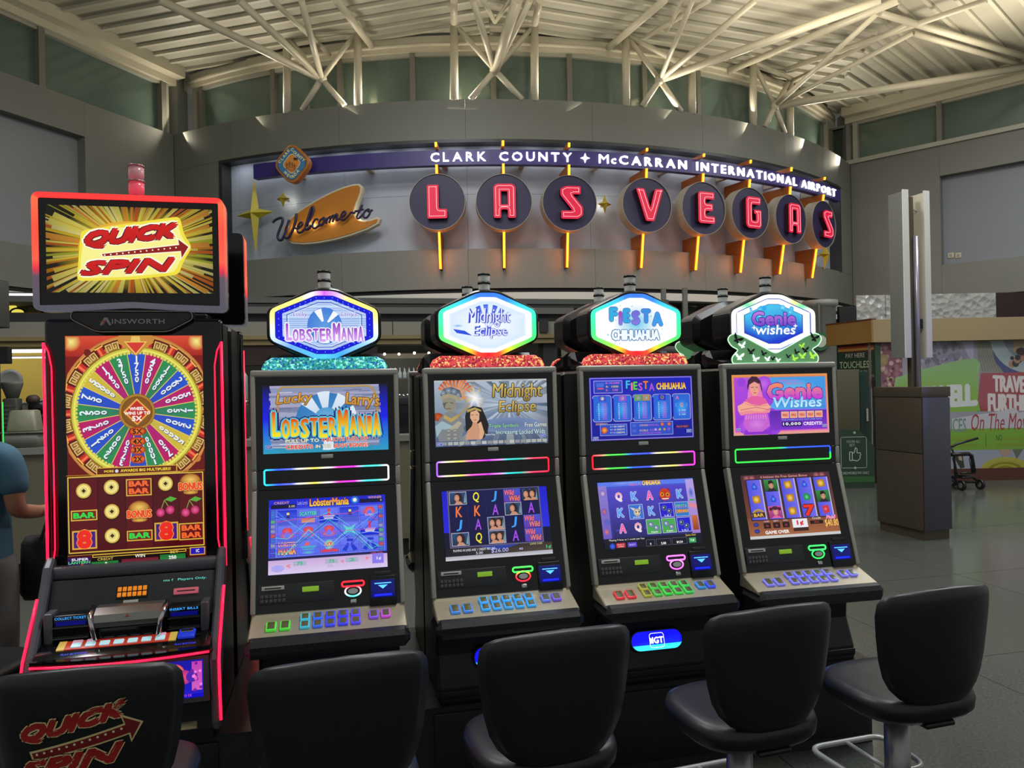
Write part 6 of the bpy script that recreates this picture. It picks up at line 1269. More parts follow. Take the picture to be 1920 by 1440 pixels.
# ================================================================== STOOLS
def stool(x, y, rz, label, logo=False):
    t = thing('casino_stool', label, 'stool', (x, y, 0), rz, 'black swivel stools in front of the machines')
    def yb(px, pz): return -.205 + .9 * px * px - .10 * (pz - .72)
    rows = [(.600, .07, .010), (.606, .10, .030), (.625, .135, .05), (.66, .168, .056), (.70, .188, .058), (.76, .202, .058), (.84, .212, .056), (.91, .218, .054), (.95, .214, .050), (.972, .200, .040), (.984, .175, .024), (.988, .14, .008)]
    rings = []; n = 16
    for z, w_, th in [(a_, b_ * 1.09, c_) for a_, b_, c_ in rows]:
        r = []
        for k in range(n + 1): u = -1 + 2 * k / n; px = w_ * u; e = th / 2 * (1 - abs(u) ** 6); r.append((px, yb(px, z) - e, z + .012 * (1 - u * u) * (z > .9)))
        for k in range(1, n): u = 1 - 2 * k / n; px = w_ * u; e = th / 2 * (1 - abs(u) ** 6); r.append((px, yb(px, z) + e, z + .012 * (1 - u * u) * (z > .9)))
        rings.append(r)
    mb = MB(); mb.loft(rings); bk = mb.build('backrest', M_VINYL, t)
    def sup(a, b, z, dy=0, p=3.0, n=36):
        out = []
        for k in range(n):
            q = 2 * PI * k / n; c, s_ = math.cos(q), math.sin(q); out.append((a * abs(c) ** (2 / p) * (1 if c > 0 else -1), dy + b * abs(s_) ** (2 / p) * (1 if s_ > 0 else -1), z))
        return out
    mb = MB(); mb.loft([sup(.17, .15, .530), sup(.205, .19, .536), sup(.224, .207, .556), sup(.228, .21, .585), sup(.222, .205, .606), sup(.20, .185, .618), sup(.16, .145, .617), sup(.09, .08, .612)]); mb.build('seat', M_VINYL, t)
    MB().box(-.06, .06, -.20, -.10, .520, .540, .008).build('back_bracket', M_CAB, t); mb = MB(); mb.tube([(0, -.17, .53), (0, -.185, .56), (0, -.178, .64)], .016, 8); mb.build('back_stem', M_CAB, t)
    mb = MB(); mb.lathe([(.11, .532), (.115, .515), (.07, .49), (.05, .485)], 24); mb.build('swivel_plate', M_CAB, t)
    mb = MB(); mb.lathe([(.043, .03), (.043, .49)], 24); mb.build('pole', mat('brushed_steel', '9a9a9c', .35, metal=.85, var=.05, scale=60), t)
    mb = MB(); mb.lathe([(.19, .0), (.19, .012), (.17, .022), (.06, .034), (.05, .05)], 32); mb.build('base_plate', M_SILV, t)
    P = roundpoly([(-.15, .02), (-.17, .27), (.17, .27), (.15, .02)], .06, 5); mb = MB(); mb.tube([(a, b, .262) for a, b in dense(P, .03)], .011, 8, closed=True); mb.build('foot_rest', mat('white_tube', 'a4a6a4', .35, metal=.3), t)
    mb = MB(); mb.tube([(0, .03, .262), (0, .27, .262)], .008, 8); mb.build('foot_rest_bar', MATS['white_tube'], t)
    if logo:
        A = Art(600, 400)
        def sl(t_, x0, y0, x1, y1, s_, sh): A.text(t_, x0, y0, x1, y1, 'e8d8a0', .19, sh, slope=s_, out='3a1408', ow=.02); A.text(t_, x0 + 5, y0 + 5, x1 - 5, y1 - 5, 'a0181c', .13, sh, slope=s_, c2='b42020')
        sl('QUICK', 40, 108, 540, 218, .20, .3); 
        def bar(a0, a1, b0_, b1_, c_):
            for k in range(16): u0, u1 = k / 16, (k + 1) / 16; L_ = lambda p, q, u: (p[0] + (q[0] - p[0]) * u, p[1] + (q[1] - p[1]) * u); A.poly([L_(a0, a1, u0), L_(a0, a1, u1), L_(b0_, b1_, u1), L_(b0_, b1_, u0)], c_, k > 0)
        bar((84, 238), (516, 142), (100, 290), (536, 200), 'e0cc94'); A.poly([(516, 142), (500, 92), (600, 150), (545, 242), (536, 200)], 'e0cc94'); bar((96, 246), (524, 150), (106, 280), (542, 192), '7c1414'); A.poly([(524, 150), (512, 110), (588, 152), (548, 226), (542, 192)], '7c1414')
        for k in range(12): A.circ(120 + k * 35, 252 - k * 7.8, 6, 'f0e4c0', n=10, same=k > 0)
        sl('SPIN', 20, 284, 520, 392, .14, .3)
        def mp(x_, y_, l): px = -.163 + x_ / 600 * .31; pz = .925 - y_ / 400 * .215; w_ = .21; u = px / w_; return Vector((px, yb(px, pz) - .028 * (1 - abs(u) ** 6) - .0026 - l * 6e-5, pz))
        A.build('printed_logo', None, 1, 1, vmat('print', 0, .5), t, mapf=mp)
    return t
def seat_from_back(bx, by, rz): p = Matrix.Rotation(rz, 3, 'Z') @ Vector((0, .195, 0)); return bx + p.x, by + p.y
for (bx, by, rz, lab, lg) in ((-1.125, 1.94, .20, 'black swivel stool with red lettered arrow logo printed on its backrest', True),
    (-.467, 1.975, .30, 'black swivel stool with plain back in front of the turquoise-crested machine', False),
    (.119, 2.155, .30, 'black swivel stool with plain back in front of the gold-lettered headdress machine', False),
    (.80, 2.335, .30, 'second black swivel stool from the right, steel pole showing, black machine base behind', False),
    (1.412, 2.50, .27, 'rightmost black swivel stool, steel pole and foot rest over bare floor', False)):
    x, y = seat_from_back(bx, by, rz); stool(x, y, rz, lab, lg)
stool(-2.20, 3.0, -PI / 2, 'black stool cut by the left edge of the photo, beside the standing person')

# ================================================================== COFFEE SHOP BEHIND THE MACHINES
SH = Fr((-1.14, 8.0), 13.1)
M_HEAD = mat('header_panel', '7b776b', .6, var=.04, scale=2); M_TAN = mat('header_tan', '7c6c48', .6, var=.05, scale=3); M_DK = mat('dark_cornice', '1f1f20', .6); M_GB = mat('grey_cornice', '5c5b56', .6)
M_CTR = mat('counter_front', '66614f', .6, var=.05, scale=3); M_YW = mat('yellow_wall', 'a08c3c', .6, var=.05, scale=1.5); M_BRN = mat('maroon_valance', '2a1718', .6); M_GW = mat('grey_wall', '62635c', .6, var=.06, scale=3)
hd = thing('shop_header', 'long beige and tan header beam over the counter behind the machines', 'shop front', tuple(SH.M @ Vector((-2, .3, 0)))) 
def sz(v, u=760, y=0): return SH.px(u, v, y)[1]
xL, xR = -9.5, SH.px(1052, 610)[0]
sb = lambda x0, x1, y0, y1, z0, z1, b=0: MB(SH.M).box(x0, x1, y0, y1, z0, z1, b)
n_ = 6; 
for k in range(n_): a = xL + (xR - xL) * k / n_; b = xL + (xR - xL) * (k + 1) / n_; sb(a + .004, b - .004, 0, .25, sz(628), sz(603)).build('header_panel', M_HEAD, hd, world=True)
sb(xL, xR, -.02, .3, sz(636) + .004, sz(628)).build('tan_rail', M_TAN, hd, world=True); sb(xL, xR, 0.0, .3, sz(645), sz(636) - .002).build('tan_rail', M_TAN, hd, world=True)
sb(xL, xR + .1, .05, .4, sz(603), sz(588)).build('dark_cornice', M_DK, hd, world=True)
sb(SH.px(440, 580)[0], SH.px(1076, 580)[0], .0, .4, sz(588), sz(576)).build('grey_cornice', M_GB, hd, world=True)
sb(SH.px(440, 580)[0], xR + .3, .05, .35, sz(576), sz(570)).build('top_rail', M_DK, hd, world=True)
x0, x1 = SH.px(427, 660)[0], SH.px(708, 660)[0]; sb(x0, x1, .02, .3, sz(681), sz(645)).build('valance', M_BRN, hd, world=True)
x0, x1 = SH.px(1011, 610)[0], SH.px(1027, 610)[0]; sb(x0, x1, -.03, .2, sz(624), sz(600)).build('dark_post', M_DK, hd, world=True)
for x in (xL + .2, xR - .2): sb(x, x + .16, .05, .28, 0, sz(645)).build('post', M_DK, hd, world=True)
# counter
CT = Fr((-1.14, 7.5), 13.1); ct = thing('counter', 'long service counter with beige front and grey ledge behind the machines', 'counter', tuple(CT.M @ Vector((-2, .4, 0))))
zc1 = CT.px(765, 815)[1]; cx0, cx1 = -9.0, CT.px(1045, 830)[0]
cb = lambda x0, x1, y0, y1, z0, z1, b=0: MB(CT.M).box(x0, x1, y0, y1, z0, z1, b)
for k in range(6): a = cx0 + (cx1 - cx0) * k / 6; b = cx0 + (cx1 - cx0) * (k + 1) / 6; cb(a + .003, b - .003, 0, .5, .17, zc1 - .06).build('front_panel', M_CTR, ct, world=True)
cb(cx0, cx1, .03, .5, 0, .17).build('toe_kick', M_BLK, ct, world=True)
cb(cx0, cx1, -.03, .6, zc1 - .06, zc1).build('counter_top', mat('counter_top', '7c7c74', .3), ct, world=True)
# walls behind
bw = struct(MB(SH.M).box(-9.0, SH.px(130, 700, 2.4)[0], 2.4, 2.5, 0, 2.62).build('wall_shop', M_YW)); WM['wall_shop'] = Matrix()
struct(MB(SH.M).box(SH.px(130, 700, 2.4)[0] + .005, 3.2, 2.4, 2.5, 0, 2.62).build('wall_shop_grey', M_GW))
struct(MB(SH.M).box(-9.0, 3.2, .3, 2.5, 2.62, 2.68).build('ceiling_shop', M_SOFF))
struct(MB(SH.M).box(-9.0, -8.9, .3, 2.5, 0, 2.62).build('wall_shop_end', M_GW)) if False else None
# white light strips at the left
for i, (u0, v0, u1, v1, yy) in enumerate(((17, 550, 74, 562, 1.2), (20, 655, 90, 661, 1.0), (20, 669, 90, 671.5, 1.6))):
    t = thing('strip_light', ('bright white strip light above the beige header at the left', 'white strip light under the header over the yellow wall', 'thin white strip light low over the yellow wall')[i], 'light', tuple(SH.M @ Vector((SH.px(50, 560, yy)[0], yy, SH.px(50, v0, yy)[1]))))
    if i == 0: u0 = -20
    SH.box(MB(), u0, v0, u1, v1, yy, yy + .05).build('lamp', mat('strip_white', 'ffffff', .4, emit=(2.2, 1.6, 1.2)[i] if False else 1.8), t, world=True)
    SH.box(MB(), u0 - 1, v0 - 2, u1 + 1, v0, yy - .01, yy + .06).build('housing', M_GB, t, world=True)
# yellow lit sign fragment
t = thing('yellow_sign', 'small yellow lit sign with a dark arc above the header at the left', 'sign', tuple(SH.M @ Vector((SH.px(30, 580, .7)[0], .7, SH.px(30, 585, .7)[1]))))
SH.box(MB(), 8, 565, 76, 586, .72, .8).build('sign_back', M_DK, t, world=True)
P = [SH.px(u, v, .7) for u, v in ((18, 567), (27, 567.5), (32, 580), (45, 581), (45, 585.5), (18, 585.5))]; MB(SH.M).prism(P, .68, .72).build('sign_glow', mat('sign_yellow', 'f0e060', .4, emit=.85), t, world=True)
P = [SH.px(19 + 14 * (1 - math.cos(a)), 586 - 8 * math.sin(a), .67) for a in [PI * k / 12 for k in range(13)]]; mb = MB(SH.M); mb.tube([(x, .67, z) for x, z in P], .01, 6); mb.build('arc', M_BLK, t, world=True)
SH.box(MB(), 52, 575, 76, 586, .70, .72).build('tan_patch', M_TAN, t, world=True)
# hanging dark box and pillar at the far left edge
t = thing('soffit_box', 'dark grey soffit box at the left edge above the header', 'soffit', tuple(at(0, 600, 6.2)))
p0 = at(18, 555, 6.6); MB().box(p0.x - 1.5, p0.x, 6.2, 6.6, at(9, 608, 6.2).z, at(9, 512, 6.2).z, .01).build('box_body', mat('soffit_dark', '3c3d39', .6), t, world=True)
t = thing('shelf_upright', 'dark upright with bracket at the left edge of the yellow wall', 'upright', tuple(SH.M @ Vector((SH.px(0, 700, -.3)[0] - .1, -.2, zc1))))
x = SH.px(1, 700, -.1)[0]; MB(SH.M).box(x - .16, x, -.3, -.1, zc1 + .001, SH.px(0, 668, -.3)[1]).build('shaft', M_SOFF, t, world=True); SH.box(MB(), -32, 650, 14, 682, -.35, -.25).build('bracket', M_DK, t, world=True)
# things on the counter
ztop = zc1
def on_ct(u, y=.25): return CT.M @ Vector((CT.px(u, 830, y)[0], y, ztop))
t = thing('food_bin', 'frosted upside-down plastic bin on a white tray on the counter', 'bin', tuple(on_ct(48, .13)), math.radians(13))
mb = MB(); mb.loft([[(x, y, z) for x, y in rrect(-a, a, -b, b, .03)] for z, a, b in ((.0, .15, .11), (.13, .15, .11))]); mb.build('base_tub', mat('tub_grey', '66665e', .5), t)
mb = MB(); mb.loft([[(x, y, z) for x, y in rrect(-a, a, -b, b, .03)] for z, a, b in ((.131, .17, .12), (.145, .17, .12))]); mb.build('tray', M_GW, t)
mb = MB(); mb.loft([[(x, y, z) for x, y in rrect(-a, a, -b, b, .03)] for z, a, b in ((.146, .125, .1), (.16, .125, .1), (.33, .105, .085), (.34, .09, .07))]); mb.build('bin_body', mat('frosted', '7c7b66', .4, var=.12, scale=14), t)
t = thing('grinder', 'dark grey ribbed grinder standing left of the frosted bin', 'appliance', tuple(on_ct(25, .37)), math.radians(13))
MB().box(-.06, .06, -.07, .07, 0, .45, .015).build('body', mat('grinder_grey', '4c4b45', .5), t)
for k in range(9): MB().box(-.055, .055, -.076, -.068, .05 + k * .04, .07 + k * .04).build('rib', mat('rib_grey', '605f58', .5), t)
mb = MB(); mb.lathe([(.05, .45), (.09, .58), (.09, .60), (.02, .61)], 20); mb.build('hopper', M_GW, t)
for u, lab, h, r in ((23, 'white round lid leaning on the shelf, nearest the pillar', .62, .11), (50, 'white round plate behind the bin, left one', .36, .05), (84, 'white round plate behind the bin, right one', .36, .06)):
    q = on_ct(u, .57); t = thing('round_plate', lab, 'plate', (q.x, q.y, ztop + .001), math.radians(13), 'round white plates behind the counter')
    MB().box(-.02, .02, 0, .02, 0, h - r * .8).build('stand', M_GW, t); T = Matrix.Translation((0, -.012, h)) @ Matrix.Rotation(PI / 2, 4, 'X')
    mb = MB(T); mb.lathe([(r, 0), (r, .006), (r * .75, .014), (r * .7, .010), (.01, .010)], 24); mb.build('disc', mat('plate_white_b', '8c8c88', .4), t)
t = thing('espresso_machine', 'black coffee machine with curved top on the counter behind the bin', 'appliance', tuple(on_ct(68, .40)), math.radians(13))
MB().box(-.05, .16, -.08, .08, 0, .30, .03).build('body', M_CAB, t); mb = MB(); mb.cyl((-.04, 0, .36), (.14, 0, .36), .07, n=18); mb.build('curved_top', M_CAB, t); MB().box(-.03, .02, -.09, -.075, .15, .25, .004).build('panel', M_BRN, t)
mb = MB(); mb.ball((-.02, 0, .43), .06, 14, (1, 1, .9)); mb.build('dark_dome', mat('brown_dome', '38281c', .6), t)
t = thing('menu_post', 'thin green glowing strip standing on the counter at the left edge', 'light', tuple(on_ct(6, .0)), math.radians(13))
MB().box(-.004, .004, 0, .008, .05, .42, .002).build('green_tube', glow('neon_green', '30e070', 1.0), t); MB().box(-.02, .02, -.02, .02, 0, .05, .005).build('foot', M_DK, t)
# between the first and second machine: dispenser, jar
t = thing('water_dispenser', 'clear cylindrical dispenser standing on the counter between the first two machines', 'dispenser', tuple(on_ct(457, .3)), math.radians(13))
mb = MB(); mb.lathe([(.055, .0), (.055, .33), (.045, .36)], 20); mb.build('base_can', mat('can_dark', '35342f', .4), t); mb = MB(); mb.lathe([(.045, .37), (.05, .40), (.05, .62), (.03, .66)], 20); mb.build('glass_jar', mat('jar_glass', '8c9490', .08, var=.3, scale=20, spec=.8), t); mb = MB(); mb.lathe([(.052, .355), (.056, .36), (.056, .375), (.05, .38)], 20); mb.build('collar', M_CHROME, t)
t = thing('napkin_box', 'brown box beside the clear dispenser on the counter', 'box', tuple(on_ct(452, .5)), math.radians(13)); MB().box(-.10, .02, 0, .12, 0, .26, .01).build('box_body', mat('box_brown', '4c3f30', .7), t); MB().box(-.08, .0, -.004, .002, .10, .2).build('label_patch', M_CTR, t)
# right part: lit ceiling niche with spotlights, bottles, till
t = thing('lit_niche', 'pale ceiling niche under the header between the first two lit hexagons', 'ceiling niche', tuple(SH.M @ Vector((SH.px(760, 660, .8)[0], .8, SH.px(760, 660, .8)[1]))))
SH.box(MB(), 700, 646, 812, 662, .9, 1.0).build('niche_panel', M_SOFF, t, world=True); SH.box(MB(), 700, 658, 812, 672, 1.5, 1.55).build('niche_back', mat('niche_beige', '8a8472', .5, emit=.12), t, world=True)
sl_ = ('leftmost', 'second from the left', 'third from the left and brightest', 'rightmost')
for i, (u, v, e) in enumerate(((721, 664, 4), (748, 664, 4), (777, 662, 9), (804, 662, 5))):
    p = SH.M @ Vector((SH.px(u, v, .8)[0], .8, SH.px(u, v, .8)[1])); q = thing('spotlight', 'small spotlight under the header between the first two hexagons, ' + sl_[i], 'light', tuple(p), math.radians(13), 'spotlights under the header')
    mb = MB(); mb.cyl((0, .06, .01), (0, -.01, 0), .012, .02, n=14); mb.build('lamp_can', M_CHROME, q); MB().ball((0, -.008, 0), .017, 10, (1, .6, 1)).build('bulb', mat('bulb%d' % e, 'fff2d0', .3, emit=e), q)
for i, (u, v) in enumerate(()):
    p = SH.M @ Vector((SH.px(u, v, 1.2)[0], 1.2, SH.px(u, v, 1.2)[1])); q = thing('downlight', 'tiny flat downlight in the niche below the spotlights, ' + ('left one', 'middle one', 'right one')[i], 'light', tuple(p), 0, 'tiny downlights in the niche'); mb = MB(); mb.lathe([(.035, 0), (.03, -.012)], 16); mb.build('rim', M_TRIM, q); mb = MB(); mb.lathe([(.027, -.01), (.022, -.016)], 16); mb.build('lens', MATS['lens'], q)
shv = thing('bottle_shelf', 'narrow glass shelf carrying bottles in the gap between second and third machines', 'shelf', tuple(CT.M @ Vector((CT.px(760, 712, .6)[0], .6, ztop)))); zs_ = CT.px(757, 709, .6)[1]
a, b = CT.px(726, 709, .6)[0], CT.px(792, 709, .6)[0]; MB(CT.M).box(a, b, .5, .75, zs_ - .012, zs_).build('shelf_board', M_GW, shv, world=True)
for x in (a, b - .02): MB(CT.M).box(x, x + .02, .6, .62, ztop, zs_ - .012).build('upright', M_SILV, shv, world=True)
for i in range(7):
    x = a + .04 + i * (b - a - .08) / 6; p = CT.M @ Vector((x, .62, zs_)); q = thing('glass_bottle', 'clear glass bottle on the narrow shelf, %s of seven from the left' % ('first', 'second', 'third', 'fourth', 'fifth', 'sixth', 'last')[i], 'bottle', tuple(p), 0, 'clear bottles on the narrow shelf')
    mb = MB(); mb.lathe([(.018, 0), (.02, .01), (.02, .06), (.007, .085), (.007, .105)], 12); mb.build('bottle_body', mat('bottle_glass', 'c0c8c8', .05, spec=.9, var=.3, scale=40), q); mb = MB(); mb.lathe([(.008, .105), (.008, .115)], 10); mb.build('cap', M_CHROME, q)
for u, lab in ((728, 'pink and white price card above the counter, left of two'), (739, 'pink and white price card above the counter, right of two')):
    x, z = CT.px(u, 700, 1.2); q = thing('price_card', lab, 'sign', tuple(CT.M @ Vector((x, 1.2, ztop))), math.radians(13)); MB().box(-.022, .022, 0, .01, z - ztop - .06, z - ztop + .06).build('card', mat('card_white', 'c8c0c4', .6), q); MB().box(-.022, .022, -.004, 0, z - ztop + .02, z - ztop + .06).build('pink_head', mat('card_pink', 'd05878', .6), q); MB().box(-.004, .004, .002, .008, 0, z - ztop - .06).build('stem', M_SILV, q)
t = thing('cash_register', 'dark till unit on the counter in the gap between second and third machines', 'till', tuple(CT.M @ Vector((CT.px(757, 800, .3)[0], .3, ztop))), math.radians(13)); MB().box(-.10, .10, -.08, .1, 0, .36, .01).build('body', M_CAB, t); MB().box(-.10, .10, -.10, -.08, .30, .38, .004).build('screen_hood', M_GREYP, t)
for k in range(5): MB().ball((-.08 + k * .04, -.05, .39 + .005 * (k % 2)), .016, 8).build('silver_ball', M_CHROME, t)
# gold curtains and pale pier between the third and fourth machines
t = thing('brass_tubes', 'row of upright brass tubes behind the counter, between third and fourth machines', 'screen', tuple(SH.M @ Vector((SH.px(1030, 690, .6)[0], .6, 0))))
for k, u in enumerate((1014, 1022, 1030, 1038, 1046)):
    x, z = SH.px(u, 648, .6); mb = MB(SH.M); mb.cyl((x, .6, 0), (x, .6, z), .021, n=14); mb.build('tube', mat('brass', '8c7c3c', .3, metal=.8), t, world=True)
t = thing('pale_pier', 'pale beige wall pier behind and left of the blue pay-table machine', 'wall pier', tuple(SH.M @ Vector((SH.px(1065, 690, .3)[0], .3, 0)))); x0, z0 = SH.px(1052, 640, .1); x1, _ = SH.px(1092, 640, .1); MB(SH.M).box(x0, x1, .1, .5, 0, z0 + .06).build('pier_body', M_HEAD, t, world=True); MB(SH.M).box(x0 - .01, x1, .05, .1, z0 - .3, z0 - .28).build('seam_strip', M_TAN, t, world=True)
# back hall between and right of the fourth hexagon
t = thing('ceiling_duct', 'grey round duct pipe crossing behind the two rightmost machines', 'duct', tuple(at(1300, 660, 10.5)))
mb = MB(); mb.cyl(at(1235, 657, 10.5), at(1345, 657, 10.5), .06, n=16); mb.build('duct_pipe', M_SOFF, t, world=True); mb = MB()
for u in (1246, 1286): MB().box(at(u, 650, 10.5).x - .03, at(u, 650, 10.5).x + .03, 10.46, 10.54, at(u, 660, 10.5).z, 3.0).build('hanger', M_GW, t, world=True)
struct(MB().box(-14, 16, 19.2, 19.4, 0, 3.2).build('wall_far', mat('far_wall', '3a3b38', .7, var=.1, scale=1)))
t = thing('column', 'pale grey round column behind the rightmost machine, left of the tan canopy', 'column', (at(1540, 700, 13.8).x, 13.8, 0)); mb = MB(); mb.lathe([(.30, 0), (.30, .1), (.27, .12), (.27, 3.0), (.31, 3.02), (.31, 3.12)], 32); mb.build('shaft', mat('column_grey', '84857e', .5), t)
t = thing('column', 'slim grey round column seen right of the fourth hexagon sign', 'column', (at(1285, 700, 14.5).x, 14.5, 0)); mb = MB(); mb.lathe([(.2, 0), (.2, 3.1)], 28); mb.build('shaft', M_GW, t); mb = MB(); mb.lathe([(.23, 2.9), (.23, 3.11)], 28); mb.build('collar', M_GB, t)
t = thing('round_sign', 'green and white round coffee sign just left of the tan canopy', 'sign', tuple(at(1537, 640, 13.5)))
mb = MB(Matrix.Rotation(PI / 2, 4, 'X')); mb.lathe([(.17, 0), (.17, .03)], 28); mb.build('sign_disc', mat('sign_green', '2c6440', .5), t); mb = MB(Matrix.Translation((0, -.03, 0)) @ Matrix.Rotation(PI / 2, 4, 'X')); mb.lathe([(.11, 0), (.11, .006)], 28); mb.build('sign_centre', mat('sign_cream', 'b8c0b0', .5), t); MB().box(-.02, .02, .0, .02, .1, .7).build('hanger', M_GB, t)

# ================================================================== STOREFRONT ON THE RIGHT
YS = 12.0
def sp(u, v, Y=YS): p = at(u, v, Y); return p.x, p.z
M_CANO = mat('canopy_tan', '92805f', .6, var=.04, scale=2); M_CANS = mat('canopy_side', '8a6a34', .6, var=.05, scale=2)
st = thing('storefront', 'grocery storefront with tan canopy and printed mural wall at the right', 'shop front', (sp(1800, 700)[0], YS + .2, 0))
xc = sp(1632, 700)[0]; zt, zb = sp(1760, 598)[1], sp(1760, 640)[1]
MB().box(xc, 12.5, YS - .12, YS + .3, zb, zt).build('canopy_front', M_CANO, st, world=True)
def side(mb, off, z0, z1, x0=0.0, x1=1.0):
    A_ = Vector((xc - .01, YS - .12)); B_ = Vector((at(1551, 640, 12.95).x, 12.95)); d = (B_ - A_); nrm_ = Vector((-d.y, d.x)).normalized()
    if nrm_.y > 0: nrm_ = -nrm_
    a, b = A_ + d * x0 + nrm_ * off, A_ + d * x1 + nrm_ * off; c, e_ = b - nrm_ * .1, a - nrm_ * .1
    mb.loft([[(p.x, p.y, z0) for p in (a, b, c, e_)], [(p.x, p.y, z1) for p in (a, b, c, e_)]], smooth=False); return mb
side(MB(), .02, zb, zt).build('canopy_side', M_CANS, st, world=True)
side(MB(), .03, zt, zt + .02).build('canopy_edge', mat('edge_red', '5c2c20', .5), st, world=True)
side(MB(), -.06, .0, zb, .02, .8).build('side_wall', mat('side_green', '2c4030', .6), st, world=True)
MB().box(xc, 12.5, YS, YS + .15, .02, zb).build('mural_wall', M_HEAD, st, world=True)
MB().box(xc, 12.5, YS - .04, YS - .001, 0, sp(1880, 877)[1]).build('base_board', mat('board_maroon', '4c2a22', .4), st, world=True)
# flat print of the mural, in the photo's own measure
A = Art(400, 240); rd = random.Random(11)
A.rect(0, 0, 400, 240, '8c8894', '9c98a0')
A.rect(0, 0, 60, 85, '7c5060')
for k in range(110): A.circ(rd.uniform(2, 58), rd.uniform(2, 84), rd.uniform(2, 5), rd.choice(['a08088', '6c3444', 'b89c98', '8c6870', '5c3040', '9c8c70']), n=7, same=k > 0)
A.circ(22, 32, 12, 'a89870', '8c7450'); A.poly([(40, 0), (60, 0), (60, 30)], '6c2848')
for k in range(90): A.circ(rd.uniform(90, 180), rd.uniform(2, 55), rd.uniform(3, 7), rd.choice(['7c7888', '8c8494', '6c6878', 'a09ca8', '84809c']), n=7, same=k > 0)
A.poly([(172, 0), (194, 0), (194, 36), (184, 30)], 'a49cb8')
for k in range(18): A.line([(200 + k * 1.8, 0), (202 + k * 2.2, 30), (208 + k * 2.6, 58)], 1.0, ('8c8c68', '6f7058')[k % 2], same=k > 0)
A.poly([(226, 0), (248, 0), (256, 40), (280, 62), (250, 60), (234, 40)], '4c5078'); A.circ(300, -10, 76, '7c868c', '98a4a8', ry=72, n=36); A.circ(306, -14, 58, '5c6468', '747c80', ry=56, n=30); A.rect(268, 0, 400, 22, '94806c')
for k in range(26): A.circ(rd.uniform(262, 330), rd.uniform(16, 46), rd.uniform(3, 8), rd.choice(['2c3034', '3c3c3c', '7c5848', 'a07864', '4c3430']), n=8, same=k > 0)
g1 = [(46, 66), (100, 50), (170, 34), (196, 32), (206, 42), (202, 60), (200, 110), (204, 130), (180, 136), (130, 138), (46, 132), (42, 90)]
A.poly(g1, ['86a878'] * 6 + ['78a044'] * 6)
def hand(A, t_, x0, y0, x1, y1, c, b=.08, sl=0): A.text(t_, x0, y0, x1, y1, c, b, slope=sl)
hand(A, 'EAT WELL.', 54, 84, 200, 128, 'c0c4c4', .10, .04)
A.poly([(206, 60), (300, 60), (400, 78), (400, 190), (206, 136), (200, 110)], ['94505a', '94484c', '94484c', '8c3834', '8c3c34', '94505a']); A.text('TRAVEL', 228, 64, 300, 96, 'c8c0c0', .06, slope=-.05); A.text('FURTHER', 218, 98, 306, 134, 'c8c0c0', .06, slope=-.06)
A.rect(0, 132, 400, 166, '8c8c98')
def blob(pts): A.poly(pts, 'b0aeb8')
blob([(140, 146), (196, 138), (232, 134), (270, 126), (276, 136), (298, 132), (312, 138), (328, 146), (326, 160), (300, 166), (280, 168), (140, 170)])
A.rect(140, 164, 400, 204, '6f9a34', '6c9438'); A.text('CHOICES', 112, 144, 177, 170, '6c8478', .02); A.text('On The Move', 186, 136, 300, 168, '94383c', .0, .25)
A.text('NO', 232, 176, 244, 188, '2c5824', .04); A.text('ARTIFICIAL COLORS', 246, 180, 292, 187, '8c8c28', .02); A.text('FLAVORS OR PRESERVATIVES', 232, 192, 296, 198, '8c8c28', .02); A.text('GLUTEN FREE', 152, 180, 184, 187, '8c8c28', .02); A.text('MADE FRESH EVERY DAY', 146, 192, 200, 198, '8c8c28', .02); A.line([(213, 174), (213, 198)], 1, '3c6428')
A.rect(140, 204, 400, 240, '8c90a0'); A.circ(248, 242, 46, '8c8830', 'a09c40', ry=24, n=30)
for k in range(5): A.circ(248, 244, 40 - k * 7, '787418' if k % 2 else '98943c', ry=20 - k * 3.5, n=24)
A.poly([(236, 204), (262, 204), (256, 216), (244, 216)], 'a08478'); A.poly([(262, 204), (282, 204), (270, 222)], '5c6450'); A.poly([(150, 212), (168, 208), (172, 236), (164, 238)], '34342c'); A.poly([(160, 214), (166, 212), (168, 224), (162, 222)], 'a89080')
kx = YS / FPX; A.build('mural_print', Matrix.Translation((xc + .003, YS, sp(1760, 641)[1])), 400 * kx, 240 * kx, vmat('print', 0, .5), st, dz=2e-4, world=True)
# side sign
dv_ = Vector((at(1551, 640, 12.95).x - (xc - .01), 12.95 - (YS - .12), 0)).normalized(); SF = Matrix(((-dv_.x, dv_.y, 0, 0), (-dv_.y, -dv_.x, 0, 0), (0, 0, 1, 0), (0, 0, 0, 1)))
A_ = Vector((xc - .01, YS - .12, 0)); Lw = (Vector((at(1551, 640, 12.95).x, 12.95, 0)) - A_).length
nn = Vector((-dv_.y, dv_.x, 0)); nn = nn if nn.y < 0 else -nn
F_ = Matrix(((-dv_.x, -nn.x, 0, 0), (-dv_.y, -nn.y, 0, 0), (0, 0, 1, 0), (0, 0, 0, 1))); F_.translation = A_ + dv_ * Lw * .82 - nn * .055
A = Art(66, 58); A.rect(0, 0, 66, 58, '23402c'); A.rect(0, 0, 66, 14, '5c1c1c'); A.rect(0, 4, 66, 8, '8c3c1c'); A.rect(0, 8, 66, 12, '9a7c34'); A.rect(0, 14, 66, 26, '1f3830'); A.text('PAY HERE', 15, 16, 50, 24, 'b4bca8', .02); A.text('TOUCHLESS', 3, 30, 62, 42, 'b4c4a0', .02); A.text('SELF CHECKOUT', 5, 46, 62, 52, 'a0ac90', .02); A.rect(0, 54, 66, 58, '6c6c60')
F2 = F_.copy(); F2.translation.z = zb - .0
A.build('side_sign', F2, Lw * .78, .55, vmat('print', 0, .5), st, dz=2e-4, world=True)
